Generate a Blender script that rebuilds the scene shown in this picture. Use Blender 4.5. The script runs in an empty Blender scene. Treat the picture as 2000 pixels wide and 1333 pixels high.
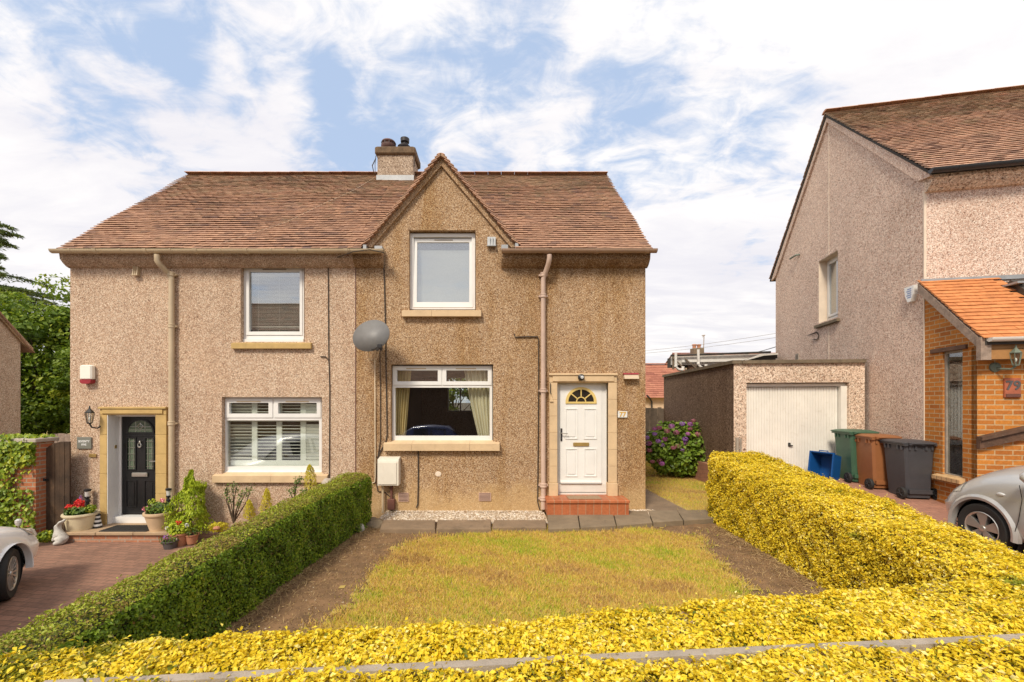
import bpy, math, random
import numpy as np
from mathutils import Matrix, Vector, noise as mn
R = math.radians
random.seed(7); rng = np.random.default_rng(7)
S = bpy.context.scene; COL = S.collection

# ---------------------------------------------------------------- camera, sky, sun, exposure
F, PX, PY, CZ = 840.0, 974.0, 785.0, 2.1
cam_d = bpy.data.cameras.new('camera'); cam = bpy.data.objects.new('camera', cam_d); COL.objects.link(cam)
cam.location = (0, 0, CZ); cam.rotation_euler = (R(90), 0, 0)
cam_d.sensor_width = 36; cam_d.lens = F/2000*36; cam_d.shift_x = 26/2000; cam_d.shift_y = 118.5/2000
cam_d.clip_start = .05; cam_d.clip_end = 3000
S.camera = cam
S.view_settings.view_transform = 'Standard'; S.view_settings.look = 'None'
S.view_settings.exposure = 0.55; S.view_settings.gamma = 1
SUN_EL, SUN_AZ = 46, 207          # azimuth clockwise from +Y
sd = bpy.data.lights.new('sun', 'SUN'); sun = bpy.data.objects.new('sun', sd); COL.objects.link(sun)
sd.energy = 2.5; sd.angle = R(13); sd.color = (1, .9, .74)
_d = Vector((math.sin(R(SUN_AZ))*math.cos(R(SUN_EL)), math.cos(R(SUN_AZ))*math.cos(R(SUN_EL)), math.sin(R(SUN_EL))))
sun.rotation_euler = _d.to_track_quat('Z', 'Y').to_euler()

W = bpy.data.worlds.new('World'); S.world = W; W.use_nodes = True
nt = W.node_tree; N = nt.nodes; L = nt.links; N.clear()
def nn(tree, typ, **kw):
    n = tree.nodes.new(typ)
    for k, v in kw.items(): setattr(n, k, v)
    return n
def setin(tree, sock, v):
    if isinstance(v, bpy.types.NodeSocket): tree.links.new(v, sock)
    else: sock.default_value = v
def mth(tree, op, a, b=None, c=None, clamp=False):
    n = nn(tree, 'ShaderNodeMath', operation=op, use_clamp=clamp)
    setin(tree, n.inputs[0], a)
    if b is not None: setin(tree, n.inputs[1], b)
    if c is not None: setin(tree, n.inputs[2], c)
    return n.outputs[0]
def mixc(tree, f, a, b, typ='MIX'):
    n = nn(tree, 'ShaderNodeMix', data_type='RGBA', blend_type=typ)
    setin(tree, n.inputs[0], f); setin(tree, n.inputs[6], a); setin(tree, n.inputs[7], b)
    return n.outputs[2]
def sstep(tree, v, a, b, c=0., d=1.):
    n = nn(tree, 'ShaderNodeMapRange', interpolation_type='SMOOTHSTEP')
    setin(tree, n.inputs[0], v); n.inputs[1].default_value = a; n.inputs[2].default_value = b
    n.inputs[3].default_value = c; n.inputs[4].default_value = d
    return n.outputs[0]
def c4(c): return (c[0], c[1], c[2], 1)
out = nn(nt, 'ShaderNodeOutputWorld'); bg = nn(nt, 'ShaderNodeBackground'); bg.inputs[1].default_value = .072
L.new(bg.outputs[0], out.inputs[0])
sky = nn(nt, 'ShaderNodeTexSky', sky_type='NISHITA', sun_disc=False)
sky.sun_elevation = R(SUN_EL); sky.sun_rotation = R(SUN_AZ); sky.air_density = 1.2; sky.dust_density = 2.5; sky.ozone_density = 1.5
tc = nn(nt, 'ShaderNodeTexCoord'); GEN = tc.outputs['Generated']
nrm = nn(nt, 'ShaderNodeVectorMath', operation='NORMALIZE'); L.new(GEN, nrm.inputs[0]); DIR = nrm.outputs[0]
sx = nn(nt, 'ShaderNodeSeparateXYZ'); L.new(DIR, sx.inputs[0])
zz = mth(nt, 'ADD', mth(nt, 'MAXIMUM', sx.outputs[2], 0.), .16)
cx = nn(nt, 'ShaderNodeCombineXYZ'); L.new(mth(nt, 'DIVIDE', sx.outputs[0], zz), cx.inputs[0]); L.new(mth(nt, 'DIVIDE', sx.outputs[1], zz), cx.inputs[1])
def wnoise(scale, detail, rough, dist, off, rot=0, stretch=(1, 1, 1)):
    mp = nn(nt, 'ShaderNodeMapping'); L.new(cx.outputs[0], mp.inputs[0]); mp.inputs[1].default_value = off
    mp.inputs[2].default_value = (0, 0, R(rot)); mp.inputs[3].default_value = stretch
    n = nn(nt, 'ShaderNodeTexNoise'); L.new(mp.outputs[0], n.inputs[0])
    n.inputs['Scale'].default_value = scale; n.inputs['Detail'].default_value = detail
    n.inputs['Roughness'].default_value = rough; n.inputs['Distortion'].default_value = dist
    return n.outputs[0]
nA = wnoise(1.1, 9, .58, .35, (3.1, 1.7, 0), 25, (1, 1.5, 1))
nB = wnoise(3.4, 10, .62, .5, (0.4, 5.2, 0), 35, (.7, 1.7, 1))
nD = wnoise(7.5, 8, .6, .6, (2.2, 9.1, 0), 10, (1, 1.15, 1))
nC = wnoise(.8, 5, .5, .2, (7.7, 2.2, 0))
def skyblob(px, py, rad, amp):
    d = Vector(((px-PX)/F, 1, (PY-py)/F)).normalized()
    n = nn(nt, 'ShaderNodeVectorMath', operation='DOT_PRODUCT'); L.new(DIR, n.inputs[0]); n.inputs[1].default_value = d
    return mth(nt, 'MULTIPLY', sstep(nt, n.outputs['Value'], math.cos(R(rad)), 1.0), amp)
tot = None
BLOBS = [(345, 180, 11, .34), (390, 40, 9, .32), (210, 70, 6, -.2), (130, 140, 5, -.22), (480, 60, 4, -.25), (420, 130, 3.5, -.25), (600, 235, 8, .42), (90, 40, 11, .24), (215, 110, 9, .2), (690, 190, 7, .25), (960, 80, 8, .28), (1180, 190, 6, .2), (830, 150, 6, .15), (260, 175, 5, -.45), (350, 225, 5, -.4), (575, 175, 3.5, -.5), (480, 240, 5, -.35), (700, 90, 9, -.15), (880, 245, 10, .34), (300, 290, 10, .30), (700, 270, 9, .30),
         (1160, 360, 8, .42), (1250, 370, 7, .26), (1480, 370, 12, .44), (1400, 200, 10, .2), (1560, 230, 9, .25), (1010, 40, 9, .22), (1230, 60, 12, .15), (540, 20, 9, .2), (130, 70, 9, .1),
         (60, 450, 12, -.4), (1850, 60, 22, -.5), (560, 320, 8, -.22), (1350, 600, 18, -.4), (60, 150, 8, .02), (1000, 160, 10, -.12),(1330,470,8,-.2)]
for b in BLOBS:
    o = skyblob(*b); tot = o if tot is None else mth(nt, 'ADD', tot, o)
cov = mth(nt, 'ADD', mth(nt, 'MULTIPLY', mth(nt, 'SUBTRACT', nA, .5), .9), mth(nt, 'ADD', mth(nt, 'MULTIPLY', mth(nt, 'SUBTRACT', nB, .5), 1.5), mth(nt, 'MULTIPLY', mth(nt, 'SUBTRACT', nD, .5), 1.7)))
cov = mth(nt, 'ADD', mth(nt, 'SUBTRACT', cov, mth(nt, 'MULTIPLY', tot, .85)), .36)
cl = sstep(nt, cov, -.34, .40)
shade = sstep(nt, mth(nt, 'ADD', mth(nt, 'MULTIPLY', nC, .7), mth(nt, 'MULTIPLY', nB, .5)), .42, .82)
cloudc = mixc(nt, shade, (8.3, 8.15, 8.7, 1), (10.4, 10.1, 9.9, 1))
low = sstep(nt, sx.outputs[2], .32, .05)
cloudc = mixc(nt, mth(nt, 'MULTIPLY', low, .45), cloudc, mixc(nt, sstep(nt, nB, .35, .65), (8.0, 7.9, 8.2, 1), (10.2, 9.9, 9.6, 1)))
skyl = mixc(nt, .72, mixc(nt, 1., sky.outputs[0], (1.0, 1.0, 1.0, 1), 'MULTIPLY'), (5.8, 7.3, 9.9, 1))
col = mixc(nt, cl, skyl, cloudc)
L.new(col, bg.inputs[0])

# ---------------------------------------------------------------- materials
MATS = {}
def newmat(name):
    m = bpy.data.materials.new(name); m.use_nodes = True; t = m.node_tree; t.nodes.clear()
    o = nn(t, 'ShaderNodeOutputMaterial'); p = nn(t, 'ShaderNodeBsdfPrincipled'); t.links.new(p.outputs[0], o.inputs[0])
    MATS[name] = m
    return m, t, p, o
def coord(t, uv=False):
    n = nn(t, 'ShaderNodeTexCoord'); return n.outputs['UV' if uv else 'Object']
def tnoise(t, vec, scale, detail=4, rough=.55, dist=0, stretch=None):
    if stretch:
        mp = nn(t, 'ShaderNodeMapping'); t.links.new(vec, mp.inputs[0]); mp.inputs[3].default_value = stretch; vec = mp.outputs[0]
    n = nn(t, 'ShaderNodeTexNoise'); t.links.new(vec, n.inputs[0]); n.inputs['Scale'].default_value = scale
    n.inputs['Detail'].default_value = detail; n.inputs['Roughness'].default_value = rough; n.inputs['Distortion'].default_value = dist
    return n.outputs[0]
def ramp(t, v, stops, interp='LINEAR'):
    n = nn(t, 'ShaderNodeValToRGB'); n.color_ramp.interpolation = interp
    e = n.color_ramp.elements
    while len(e) < len(stops): e.new(.5)
    for i, (p, c) in enumerate(stops): e[i].position = p; e[i].color = c4(c)
    setin(t, n.inputs[0], v); return n.outputs[0]
def bump(t, p, h, strength=.3, dist=.01):
    b = nn(t, 'ShaderNodeBump'); b.inputs['Strength'].default_value = strength; b.inputs['Distance'].default_value = dist
    setin(t, b.inputs['Height'], h); t.links.new(b.outputs[0], p.inputs['Normal'])
def mat(name, c, rough=.6, var=.12, vscale=6, metal=0, bmp=0, bscale=60, spec=.5, dirt=0, dirtc=(.12, .1, .07)):
    if name in MATS: return MATS[name]
    m, t, p, o = newmat(name)
    v = coord(t)
    n = tnoise(t, v, vscale, 5, .6)
    a = tuple(max(0, x*(1-var)) for x in c); b = tuple(min(1, x*(1+var)) for x in c)
    cc = ramp(t, n, [(.3, a), (.7, b)])
    if dirt:
        d = mth(t, 'MULTIPLY', sstep(t, tnoise(t, v, vscale*2.3+3, 8, .7, .5), .52, .72), dirt)
        cc = mixc(t, d, cc, c4(dirtc))
    t.links.new(cc, p.inputs['Base Color'])
    p.inputs['Roughness'].default_value = rough; p.inputs['Metallic'].default_value = metal
    p.inputs['Specular IOR Level'].default_value = spec
    if bmp: bump(t, p, tnoise(t, v, bscale, 4), bmp, .01)
    return m
def pebble(name, stops, scale=62, stain=None, stain_amt=.5, moist=None, base=None):
    m, t, p, o = newmat(name); v = coord(t)
    vo = nn(t, 'ShaderNodeTexVoronoi', feature='F1'); t.links.new(v, vo.inputs[0]); vo.inputs['Scale'].default_value = scale
    sp = nn(t, 'ShaderNodeSeparateColor'); t.links.new(vo.outputs['Color'], sp.inputs[0])
    cc = ramp(t, sp.outputs[0], stops, 'CONSTANT')
    vo2 = nn(t, 'ShaderNodeTexVoronoi', feature='F1'); t.links.new(v, vo2.inputs[0]); vo2.inputs['Scale'].default_value = scale*.5
    sp2 = nn(t, 'ShaderNodeSeparateColor'); t.links.new(vo2.outputs['Color'], sp2.inputs[0])
    cc = mixc(t, .3, cc, ramp(t, sp2.outputs[1], stops, 'CONSTANT'))
    big = tnoise(t, v, .9, 6, .6, .3)
    cc = mixc(t, 1., cc, ramp(t, big, [(.25, (.86, .85, .83)), (.5, (1, 1, 1)), (.75, (1.08, 1.08, 1.06))]), 'MULTIPLY')
    if stain:
        f = mth(t, 'MULTIPLY', sstep(t, tnoise(t, v, 1.3, 7, .65, .5, (1.5, 1.5, .4)), .45, .68), stain_amt)
        cc = mixc(t, f, cc, mixc(t, 1., cc, c4(stain), 'MULTIPLY'))
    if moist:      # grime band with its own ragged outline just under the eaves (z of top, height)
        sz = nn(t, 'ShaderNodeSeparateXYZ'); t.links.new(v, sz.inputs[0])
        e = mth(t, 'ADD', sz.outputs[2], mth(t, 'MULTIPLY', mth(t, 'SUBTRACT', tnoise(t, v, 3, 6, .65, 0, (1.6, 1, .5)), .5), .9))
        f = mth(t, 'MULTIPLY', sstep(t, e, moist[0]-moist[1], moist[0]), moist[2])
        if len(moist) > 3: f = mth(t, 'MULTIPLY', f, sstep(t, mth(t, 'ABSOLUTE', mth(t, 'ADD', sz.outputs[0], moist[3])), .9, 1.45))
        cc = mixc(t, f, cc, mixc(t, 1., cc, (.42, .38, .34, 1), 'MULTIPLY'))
    if base:       # sandier, repaired render along the foot of the wall
        sz = nn(t, 'ShaderNodeSeparateXYZ'); t.links.new(v, sz.inputs[0])
        e = mth(t, 'ADD', sz.outputs[2], mth(t, 'MULTIPLY', mth(t, 'SUBTRACT', tnoise(t, v, 1.6, 7, .65, .4), .5), 1.3))
        cc = mixc(t, sstep(t, e, base[0], base[0]-.55, 0, .55), cc, c4(base[1]))
    t.links.new(cc, p.inputs['Base Color']); p.inputs['Roughness'].default_value = .85; p.inputs['Specular IOR Level'].default_value = .25
    bump(t, p, mth(t, 'SUBTRACT', 1., vo.outputs['Distance']), .55, .012)
    return m
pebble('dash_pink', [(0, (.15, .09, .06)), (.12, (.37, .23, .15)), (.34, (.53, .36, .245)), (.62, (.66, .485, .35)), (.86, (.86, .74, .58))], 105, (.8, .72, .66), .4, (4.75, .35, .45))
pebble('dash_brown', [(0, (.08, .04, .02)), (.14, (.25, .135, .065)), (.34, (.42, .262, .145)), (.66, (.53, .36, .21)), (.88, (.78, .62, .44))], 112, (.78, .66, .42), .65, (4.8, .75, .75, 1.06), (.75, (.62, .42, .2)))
pebble('dash_chimney', [(0, (.12, .08, .06)), (.14, (.27, .19, .14)), (.38, (.38, .28, .2)), (.66, (.48, .37, .27)), (.88, (.7, .58, .46))], 70, (.6, .55, .5), .6)
pebble('dash_gable', [(0, (.08, .04, .02)), (.14, (.25, .135, .065)), (.34, (.42, .262, .145)), (.66, (.53, .36, .21)), (.88, (.78, .62, .44))], 112, (.78, .66, .42), .65)
pebble('dash_pale', [(0, (.2, .11, .08)), (.12, (.5, .31, .23)), (.33, (.7, .5, .4)), (.6, (.82, .65, .54)), (.85, (.95, .84, .73))], 88, (.86, .82, .8), .35)
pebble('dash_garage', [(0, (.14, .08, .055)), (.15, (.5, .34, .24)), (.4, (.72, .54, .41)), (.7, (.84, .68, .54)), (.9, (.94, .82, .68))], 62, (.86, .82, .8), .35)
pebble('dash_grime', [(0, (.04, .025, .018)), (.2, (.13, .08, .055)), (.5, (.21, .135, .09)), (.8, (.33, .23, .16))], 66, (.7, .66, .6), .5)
pebble('gravelm', [(0, (.22, .14, .09)), (.3, (.5, .38, .26)), (.65, (.68, .56, .42)), (.9, (.85, .78, .66))], 30)
def tilemat(name, stops, lichen=.6, lz=(6.0, 8.0)):
    m, t, p, o = newmat(name); v = coord(t)
    at = nn(t, 'ShaderNodeAttribute', attribute_name='tone')
    cc = ramp(t, at.outputs['Fac'], stops)
    n = tnoise(t, v, 14, 5, .6)
    cc = mixc(t, 1., cc, ramp(t, n, [(.25, (.72, .7, .7)), (.7, (1.08, 1.08, 1.08))]), 'MULTIPLY')
    b = tnoise(t, v, .8, 7, .65, .3)
    cc = mixc(t, mth(t, 'MULTIPLY', sstep(t, b, .52, .75), .35), cc, (.19, .11, .075, 1))
    if lichen:
        sz = nn(t, 'ShaderNodeSeparateXYZ'); t.links.new(v, sz.inputs[0])
        zf = sstep(t, sz.outputs[2], lz[0], lz[1])
        li = mth(t, 'MULTIPLY', sstep(t, mth(t, 'ADD', tnoise(t, v, 3.1, 8, .72, .4), mth(t, 'MULTIPLY', zf, .17)), .52, .72), lichen)
        cc = mixc(t, li, cc, (.27, .225, .13, 1))
    t.links.new(cc, p.inputs['Base Color']); p.inputs['Roughness'].default_value = .8; p.inputs['Specular IOR Level'].default_value = .3
    bump(t, p, n, .2, .004)
tilemat('tiles_old', [(0, (.2, .125, .11)), (.15, (.32, .19, .135)), (.4, (.43, .25, .165)), (.7, (.5, .295, .19)), (1, (.59, .355, .22))], .42)
tilemat('ridge_clay', [(0, (.38, .19, .12)), (.5, (.5, .26, .16)), (1, (.6, .36, .24))], 0)
tilemat('tiles_right', [(0, (.2, .11, .08)), (.13, (.4, .24, .17)), (.35, (.5, .31, .22)), (.65, (.6, .37, .25)), (.9, (.7, .46, .32))], .5, (7.2, 8.8))
tilemat('tiles_new', [(0, (.46, .18, .075)), (.4, (.58, .225, .08)), (1, (.66, .29, .11))], 0)
tilemat('tiles_far', [(0, (.28, .1, .07)), (.5, (.42, .17, .11)), (1, (.52, .24, .15))], 0)
def brickmat(name, c1, c2, mortar, bw=.225, bh=.075, ms=.01, off=.5, bumpy=.4, rotz=0, bias=0, rough=.85):
    m, t, p, o = newmat(name); v = coord(t, True)
    if rotz:
        mp = nn(t, 'ShaderNodeMapping'); t.links.new(v, mp.inputs[0]); mp.inputs[2].default_value = (0, 0, R(rotz)); v2 = mp.outputs[0]
    else: v2 = v
    b = nn(t, 'ShaderNodeTexBrick', offset=off); t.links.new(v2, b.inputs[0])
    b.inputs['Scale'].default_value = 1; b.inputs['Brick Width'].default_value = bw; b.inputs['Row Height'].default_value = bh
    b.inputs['Mortar Size'].default_value = ms; b.inputs['Mortar Smooth'].default_value = .1; b.inputs['Bias'].default_value = bias
    b.inputs['Color1'].default_value = c4(c1); b.inputs['Color2'].default_value = c4(c2); b.inputs['Mortar'].default_value = c4(mortar)
    n = tnoise(t, v, 22, 6, .65); n2 = tnoise(t, v, 1.4, 5, .6, .3)
    cc = mixc(t, 1., b.outputs['Color'], ramp(t, n, [(.25, (.75, .73, .7)), (.75, (1.15, 1.15, 1.15))]), 'MULTIPLY')
    cc = mixc(t, 1., cc, ramp(t, n2, [(.3, (.82, .8, .8)), (.7, (1.08, 1.08, 1.08))]), 'MULTIPLY')
    t.links.new(cc, p.inputs['Base Color']); p.inputs['Roughness'].default_value = rough; p.inputs['Specular IOR Level'].default_value = .3
    bump(t, p, mth(t, 'SUBTRACT', mth(t, 'MULTIPLY', n, .4), b.outputs['Fac']), bumpy, .006)
    return m
brickmat('brick_orange', (.58, .225, .04), (.42, .14, .028), (.52, .37, .2), .225, .076, .008)
brickmat('brick_wall', (.5, .2, .09), (.42, .13, .06), (.4, .33, .24), .225, .075, .009)
brickmat('brick_step', (.46, .19, .1), (.52, .27, .17), (.4, .33, .26), .225, .078, .01)
brickmat('brick_sill', (.68, .46, .24), (.58, .38, .19), (.25, .17, .1), .1, .3, .006, 0)
brickmat('pavers', (.33, .185, .13), (.25, .145, .105), (.19, .12, .09), .2, .1, .007, .5, .4, 8)
brickmat('pavers_pink', (.42, .21, .145), (.35, .175, .125), (.27, .155, .115), .2, .1, .006, .5, .4, 8)
brickmat('quarry', (.5, .165, .07), (.42, .13, .055), (.42, .26, .16), .14, .3, .006, 0, .3, 0, 0, .45)
def leafmat(name, stops, trans=.25, rough=.45, patch=None, pamt=.6, pscale=2.0, pth=(.56, .7)):
    m, t, p, o = newmat(name)
    at = nn(t, 'ShaderNodeAttribute', attribute_name='tone')
    cc = ramp(t, at.outputs['Fac'], stops)
    if patch:
        f = mth(t, 'MULTIPLY', sstep(t, tnoise(t, coord(t), pscale, 5, .6, .4), *pth), pamt)
        cc = mixc(t, f, cc, c4(patch))
    t.links.new(cc, p.inputs['Base Color']); p.inputs['Roughness'].default_value = rough; p.inputs['Specular IOR Level'].default_value = .35
    tr = nn(t, 'ShaderNodeBsdfTranslucent'); t.links.new(cc, tr.inputs[0])
    mx = nn(t, 'ShaderNodeMixShader'); mx.inputs[0].default_value = trans
    t.links.new(p.outputs[0], mx.inputs[1]); t.links.new(tr.outputs[0], mx.inputs[2]); t.links.new(mx.outputs[0], o.inputs[0])
    return m
leafmat('leaf_gold', [(0, (.12, .16, .015)), (.1, (.3, .29, .015)), (.22, (.6, .44, .012)), (.42, (.88, .67, .025)), (.72, (.95, .79, .07)), (.9, (.96, .84, .2)), (1, (.97, .88, .36))], .38, .5, (.2, .27, .02), .8, 2.2, (.64, .72))
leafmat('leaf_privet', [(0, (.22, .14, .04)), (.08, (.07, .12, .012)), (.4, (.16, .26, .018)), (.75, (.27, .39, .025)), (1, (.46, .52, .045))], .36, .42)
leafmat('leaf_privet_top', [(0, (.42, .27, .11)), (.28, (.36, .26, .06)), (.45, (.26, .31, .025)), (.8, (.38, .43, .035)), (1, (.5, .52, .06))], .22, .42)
leafmat('leaf_tree', [(0, (.05, .09, .012)), (.4, (.11, .19, .015)), (.75, (.22, .31, .022)), (1, (.38, .42, .03))], .3, .5)
leafmat('leaf_conifer', [(0, (.08, .12, .04)), (.6, (.17, .23, .07)), (1, (.3, .34, .11))], .25, .6)
leafmat('leaf_lime', [(0, (.2, .28, .015)), (.5, (.38, .48, .02)), (1, (.6, .64, .05))], .25, .55)
leafmat('leaf_hyd', [(0, (.08, .13, .02)), (.5, (.17, .28, .03)), (1, (.34, .46, .06))], .25, .42)
leafmat('leaf_yellow', [(0, (.4, .36, .02)), (1, (.8, .68, .05))], .3, .5)
leafmat('leaf_ivy', [(0, (.1, .17, .015)), (.45, (.22, .31, .02)), (.8, (.42, .46, .03)), (1, (.55, .5, .05))], .25, .42)
leafmat('leaf_dark', [(0, (.035, .07, .012)), (.6, (.09, .16, .02)), (1, (.2, .27, .03))], .2, .45)
leafmat('petal_hyd', [(0, (.36, .2, .14)), (.22, (.5, .16, .26)), (.45, (.55, .17, .45)), (.7, (.36, .17, .6)), (1, (.6, .3, .7))], .3, .6)
leafmat('petal_red', [(0, (.6, .01, .02)), (1, (.85, .06, .04))], .2, .5)
leafmat('petal_pink', [(0, (.8, .15, .25)), (1, (.9, .4, .5))], .2, .5)
leafmat('petal_white', [(0, (.8, .8, .75)), (1, (.9, .9, .88))], .2, .5)
leafmat('grassm', [(0, (.4, .24, .1)), (.2, (.64, .41, .14)), (.42, (.8, .58, .15)), (.58, (.64, .57, .065)), (.75, (.42, .5, .035)), (1, (.26, .4, .025))], .32, .6)
leafmat('strawm', [(0, (.25, .15, .06)), (1, (.55, .4, .2))], .1, .7)

def glass(name, base=.12, tint=(.93, .95, .94), rough=.01):
    m, t, p, o = newmat(name); t.nodes.remove(p)
    tr = nn(t, 'ShaderNodeBsdfTransparent'); tr.inputs[0].default_value = c4(tint)
    gl = nn(t, 'ShaderNodeBsdfGlossy'); gl.inputs['Roughness'].default_value = rough; gl.inputs[0].default_value = (.95, .97, 1, 1)
    lw_ = nn(t, 'ShaderNodeLayerWeight'); f = mth(t, 'ADD', mth(t, 'MULTIPLY', mth(t, 'POWER', lw_.outputs['Facing'], 5.), .85), base, clamp=True)
    mx = nn(t, 'ShaderNodeMixShader'); t.links.new(f, mx.inputs[0]); t.links.new(tr.outputs[0], mx.inputs[1]); t.links.new(gl.outputs[0], mx.inputs[2])
    t.links.new(mx.outputs[0], o.inputs[0]); return m
glass('glass', .11); glass('glass_bright', .27, (.9, .92, .91)); glass('glass_lamp', .1, (.9, .9, .85), .1)
mat('upvc', (.78, .77, .75), .35, .04, 3); mat('upvc_worn', (.72, .69, .64), .45, .06, 3, dirt=.15, dirtc=(.45, .38, .28))
mat('garage_white', (.8, .77, .7), .45, .07, 2, dirt=.25, dirtc=(.5, .44, .34))
mat('sand_stone', (.5, .34, .13), .8, .15, 5, bmp=.25, dirt=.3, dirtc=(.3, .2, .08))
mat('sand_pale', (.62, .45, .27), .75, .1, 5, bmp=.2, dirt=.2, dirtc=(.4, .27, .15))
mat('pvc_sand', (.52, .41, .27), .45, .08, 4, dirt=.2, dirtc=(.28, .19, .1)); mat('pvc_brown', (.36, .24, .17), .5, .1, 4, dirt=.25, dirtc=(.15, .1, .07))
mat('pvc_pinkish', (.56, .41, .33), .45, .1, 3, dirt=.2, dirtc=(.35, .22, .16))
mat('black_plastic', (.022, .022, .024), .4, .15); mat('black_iron', (.02, .019, .018), .5, .1)
mat('concrete', (.27, .24, .2), .9, .2, 4, bmp=.5, bscale=90, dirt=.5, dirtc=(.1, .085, .05))
mat('coping', (.43, .37, .31), .85, .15, 5, bmp=.3, dirt=.35, dirtc=(.2, .16, .11))
mat('coping_dark', (.17, .13, .085), .9, .3, 6, bmp=.4, dirt=.4, dirtc=(.07, .06, .03))
mat('coping_grey', (.34, .29, .24), .85, .2, 5, bmp=.5, bscale=90, dirt=.5, dirtc=(.2, .155, .11))
mat('cement_edge', (.72, .6, .48), .8, .08)
mat('slab_brown', (.23, .16, .1), .9, .22, 3, bmp=.5, bscale=70, dirt=.5, dirtc=(.09, .065, .04))
mat('slab_grey', (.22, .165, .105), .9, .2, 3, bmp=.4, bscale=70, dirt=.45, dirtc=(.1, .08, .05))
mat('step_slab', (.4, .28, .17), .8, .15, 4, bmp=.3, dirt=.3)
mat('soil', (.19, .11, .052), .95, .35, 5, bmp=1, bscale=38, dirt=.45, dirtc=(.25, .155, .075))
mat('earth', (.12, .09, .06), .95, .3, 2)
mat('lawn_base', (.4, .29, .08), .95, .25, 3, bmp=.6, bscale=80, dirt=.4, dirtc=(.2, .17, .04))
mat('asphalt', (.055, .053, .05), .9, .2, 8, bmp=.4, bscale=150)
mat('bark', (.1, .07, .045), .9, .3, 8, bmp=.6); mat('twigs', (.12, .085, .045), .95, .4, 25, bmp=.8, bscale=60)
mat('twigs_green', (.04, .05, .015), .95, .4, 25, bmp=.8, bscale=60)
mat('vent_dark', (.12, .07, .05), .8, .1); mat('lead', (.34, .35, .36), .5, .15, 5, metal=.3); mat('lead_dark', (.09, .08, .08), .6, .2)
mat('satin_metal', (.62, .6, .55), .3, .05, metal=.9); mat('brass', (.55, .38, .14), .4, .1, metal=.7)
mat('dish_grey', (.19, .185, .18), .55, .08, 9, dirt=.2, dirtc=(.15, .13, .11))
mat('meter_white', (.74, .68, .58), .5, .06, 3, dirt=.2, dirtc=(.5, .4, .28))
mat('wire_grey', (.3, .28, .27), .7, .1); mat('cable_dark', (.05, .035, .025), .7, .1); mat('cable_white', (.68, .56, .4), .6, .1)
mat('vent_pink', (.5, .33, .26), .7, .1); mat('pipe_brown', (.13, .05, .035), .6, .15)
mat('wood_old', (.06, .034, .018), .8, .5, 3, bmp=.6, dirt=.6, dirtc=(.16, .09, .04)); mat('wood_fence', (.17, .13, .095), .9, .3, 4, bmp=.5, dirt=.4)
mat('wood_brown', (.1, .05, .028), .75, .35, 6, bmp=.4, dirt=.35, dirtc=(.3, .24, .17)); mat('timber_worn', (.3, .22, .17), .85, .3, 12, bmp=.6, dirt=.6, dirtc=(.42, .37, .32))
mat('timber_orange', (.33, .16, .05), .6, .2, 6)
mat('curtain_gold', (.72, .56, .27), .9, .12, 2); mat('curtain_cream', (.75, .68, .5), .9, .1, 2); mat('shutter_cream', (.8, .8, .72), .5, .04)
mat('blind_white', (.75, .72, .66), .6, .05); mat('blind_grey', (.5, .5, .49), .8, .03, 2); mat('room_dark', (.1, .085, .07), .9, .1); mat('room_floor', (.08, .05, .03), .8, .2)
mat('door_black', (.012, .012, .013), .32, .2, 10, bmp=.15, bscale=40); mat('gold_trim', (.68, .5, .17), .5, .08)
mat('terracotta_pale', (.62, .45, .28), .75, .1, 5, dirt=.3, dirtc=(.4, .3, .2)); mat('pot_cream', (.66, .57, .38), .7, .08, 5, dirt=.25, dirtc=(.4, .32, .2)); mat('terracotta', (.45, .2, .11), .8, .12, 6)
mat('compost', (.04, .03, .02), 1, .3); mat('mat_rubber', (.05, .047, .043), .9, .2, 20); mat('mat_coir', (.3, .2, .12), .95, .25, 40, bmp=.4)
mat('stone_grey', (.5, .48, .44), .85, .2, 14, bmp=.4, dirt=.3); mat('white_gloss', (.8, .8, .78), .3, .03)
mat('plate_grey', (.2, .2, .17), .4, .05); mat('sticker_blue', (.2, .28, .5), .5, .02)
mat('red_plastic', (.3, .02, .03), .4, .1); mat('alarm_white', (.82, .79, .7), .35, .04); mat('alarm_cream', (.55, .43, .3), .5, .08)
mat('num_white', (.72, .72, .7), .3, .1, 20); mat('num_gold', (.62, .36, .05), .5, .05); mat('plaque_rust', (.35, .1, .05), .6, .2)
mat('bin_green', (.045, .11, .065), .45, .15, 4, dirt=.25, dirtc=(.1, .16, .12)); mat('bin_brown', (.28, .11, .04), .5, .1, 4, dirt=.15); mat('bin_grey', (.055, .055, .062), .45, .12, 4, dirt=.1, dirtc=(.1, .1, .1))
mat('box_blue', (.008, .075, .26), .35, .1, 4); mat('tyre', (.02, .019, .018), .75, .15); mat('alloy', (.56, .54, .5), .3, .06, metal=.75); mat('wheel_well', (.01, .01, .01), .9, .1)
mat('chimney_cap', (.14, .09, .05), .9, .35, 9, bmp=.5, dirt=.5, dirtc=(.06, .05, .03)); mat('pot_black', (.025, .02, .022), .5, .2); mat('cowl', (.1, .045, .035), .6, .3, 9)
mat('roof_pipe', (.72, .7, .66), .5, .08); mat('felt_dark', (.05, .045, .04), .9, .2); mat('sheet_white', (.6, .57, .52), .7, .15, 5, dirt=.4, dirtc=(.25, .22, .18))
mat('bungalow_wall', (.55, .4, .27), .9, .08); mat('lamp_copper', (.14, .17, .13), .6, .2); mat('lens', (.7, .7, .68), .15, .03, metal=.3)
mat('skylight_frame', (.05, .045, .04), .5, .1); mat('room_white', (.5, .48, .44), .9, .05)
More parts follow.
